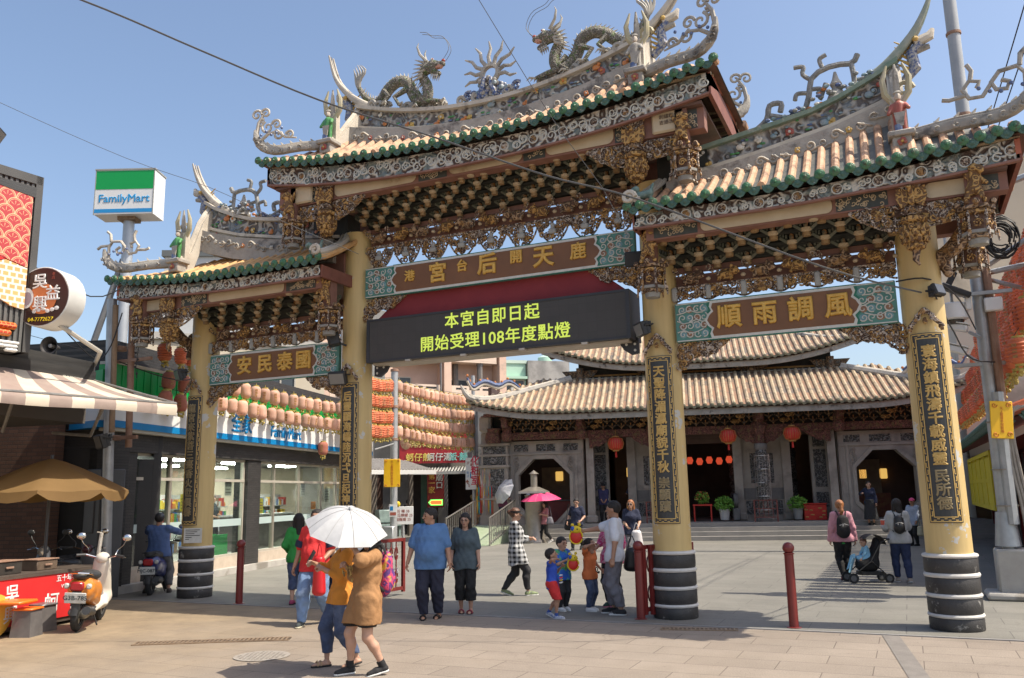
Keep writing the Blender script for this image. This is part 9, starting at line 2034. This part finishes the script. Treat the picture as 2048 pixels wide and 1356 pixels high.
mb=MB();mb.mat(0).lathe([(.0,-.006),(.3,-.006)],(.5,-.006,.3),24,axis='y',cap=False);mb.mat(1).lathe([(.0,-.01),(.16,-.01)],(.34,-.006,.36),18,axis='y',cap=False,sq=1.3);mb.build('emblem',[M('emblem_gold',(.75,.4,.05)),M('emblem_ivory',(.6,.52,.38))],bn,smooth=0,fix=False)
T=Matrix.Translation(ct.location)@Matrix.Rotation(D(101),4,'Z')
for x,y,w,h,lb,mt in ((.9,.35,.5,.18,'dark steel food box standing on the counter, nearer the frame edge',M('steel_dark',(.05,.045,.04),(.08,.07,.06),5,.4,metal=.4)),(1.7,.4,.42,.15,'dark wooden food box on the counter beside the parasol pole',M('box_wood',(.09,.06,.04),(.13,.09,.06),6,.7))):
	o=empty('food_box',T@Vector((x,y,.83)),D(101),lb,'box');mb=MB();mb.bbox((0,0,h/2),(w,.3,h),.01);mb.build('body',mt,o);mb=MB();mb.bbox((0,0,h+.012),(w+.03,.33,.02),.005);mb.bbox((0,-.17,h*.55),(.14,.02,.03),.005);mb.build('lid',m_rust,o)
# stools: clear grey sided, one with orange top
def stool(label,loc,rz,topm,s=1.0,tilt=0):
	o=empty('stool',loc,rz,label,'stool','plastic stools by the counter');mw=M('stool_grey',(.09,.085,.085),(.15,.14,.135),3,.25,coat=.3);h=.36*s
	for a in range(4):
		mb=MB();mb.T=Matrix.Rotation(a*math.pi/2,4,'Z');mb.add([(-.15,-.15,0),(.15,-.15,0),(.125,-.125,h),(-.125,-.125,h),(-.14,-.135,0),(.14,-.135,0),(.115,-.11,h),(-.115,-.11,h)],[(0,1,2,3),(4,7,6,5),(0,4,5,1),(1,5,6,2),(2,6,7,3),(3,7,4,0)]);mb.build('side',mw,o,smooth=0)
	mb=MB();mb.bbox((0,0,h+.015),(.3,.3,.03),.012);mb.build('seat',topm,o);return o
stool('grey plastic stool with an orange top, beside the counter front',(-5.36,-4.42,0),D(20),M('stool_orange',(.8,.16,.015),rough=.4))
s2=stool('grey plastic stool standing behind the orange topped one',(-5.62,-4.0,0),D(5),M('stool_seat',(.12,.11,.11),rough=.3))
mb=MB();mb.T=Matrix.Rotation(D(20),4,'Z');mb.bbox((-.3,-.05,.475),(.75,.42,.045),.015);o=mb.build('tray',M('stool_orange',(.8,.16,.015)));o.location=(-5.3,-4.5,.01);tag(o,'wide orange plastic tray resting on the grey stool','tray')
# parasol
ps=empty('parasol',(-7.05,-2.95,0),0,'large brown canvas market parasol shading the snack counter','parasol');n=8
mb=MB();vs=[];fs=[];m=n*6;nr=6
def pf(t,a):
	d=(a*n/(2*math.pi))%1-.5;q=math.cos(math.pi/n)/math.cos(d*2*math.pi/n);r=1.22*t*q;return (r*math.cos(a),r*math.sin(a),2.6-.55*t**1.25-.03*t*(1-abs(2*d)) )
for i in range(nr+1):
	for j in range(m):vs.append(pf(i/nr,2*math.pi*j/m))
for i in range(nr):
	for j in range(m):fs.append((i*m+j,i*m+(j+1)%m,(i+1)*m+(j+1)%m,(i+1)*m+j))
b0=len(vs)
for j in range(m):
	x,y,z=pf(1,2*math.pi*j/m);ph=(j%6)/6;vs.append((x*1.01,y*1.01,z-.12-.045*math.sin(math.pi*ph)+(.07 if j%6==0 else 0)))
for j in range(m):fs.append((nr*m+j,nr*m+(j+1)%m,b0+(j+1)%m,b0+j))
mb.add(vs,fs);m_can=M('canvas_brown',(.25,.15,.055),(.2,.12,.042),2,.8,.2,8)
_nt=m_can.node_tree;_b=_nt.nodes['Principled BSDF'];_t=_nt.nodes.new('ShaderNodeBsdfTranslucent');_t.inputs[0].default_value=(.42,.22,.05,1);_x=_nt.nodes.new('ShaderNodeMixShader');_x.inputs[0].default_value=.3;_nt.links.new(_b.outputs[0],_x.inputs[1]);_nt.links.new(_t.outputs[0],_x.inputs[2]);_nt.links.new(_x.outputs[0],_nt.nodes['Material Output'].inputs[0])
mb.build('canopy',m_can,ps,smooth=35,fix=False)
mb=MB();mb.tube([(0,0,0),(0,0,2.66)],.026,8);mb.build('pole',M('parasol_pole',(.05,.05,.055),rough=.4),ps)
mb=MB()
for j in range(n):a=2*math.pi*(j+.0)/n;mb.tube([(0,0,2.57),tuple(Vector(pf(.5,a))-Vector((0,0,.02))),tuple(Vector(pf(1,a))-Vector((0,0,.015)))],.008,4);mb.tube([(0,0,2.1),tuple(Vector(pf(.55,a))-Vector((0,0,.02)))],.007,4)
mb.build('rib',M('rib_steel',(.25,.25,.25)),ps);mb=MB();mb.lathe([(.3,0),(.3,.08),(.06,.12),(.05,.3)],(0,0,0),16);mb.build('base',m_conc,ps)
# items hanging at the left edge
mb=MB();mb.tube(smooth_pts([(0,0,0),(-.02,0,-.2),(.02,0,-.45),(0,.02,-.6)],8),.018,5);o=mb.build('hanging_strap',M('strap_pink',(.55,.16,.1),rough=.6));o.location=T@Vector((.62,.2,1.75));tag(o,'pinkish strap hanging by the stall post at the far left','strap')
mb=MB();mb.tube([(0,0,0),(0,0,2.0)],.018,6);o=mb.build('stall_post',M('post_steel',(.3,.29,.28),rough=.4));o.location=T@Vector((.62,.3,0));tag(o,'thin steel post of the stall at the far left','post')
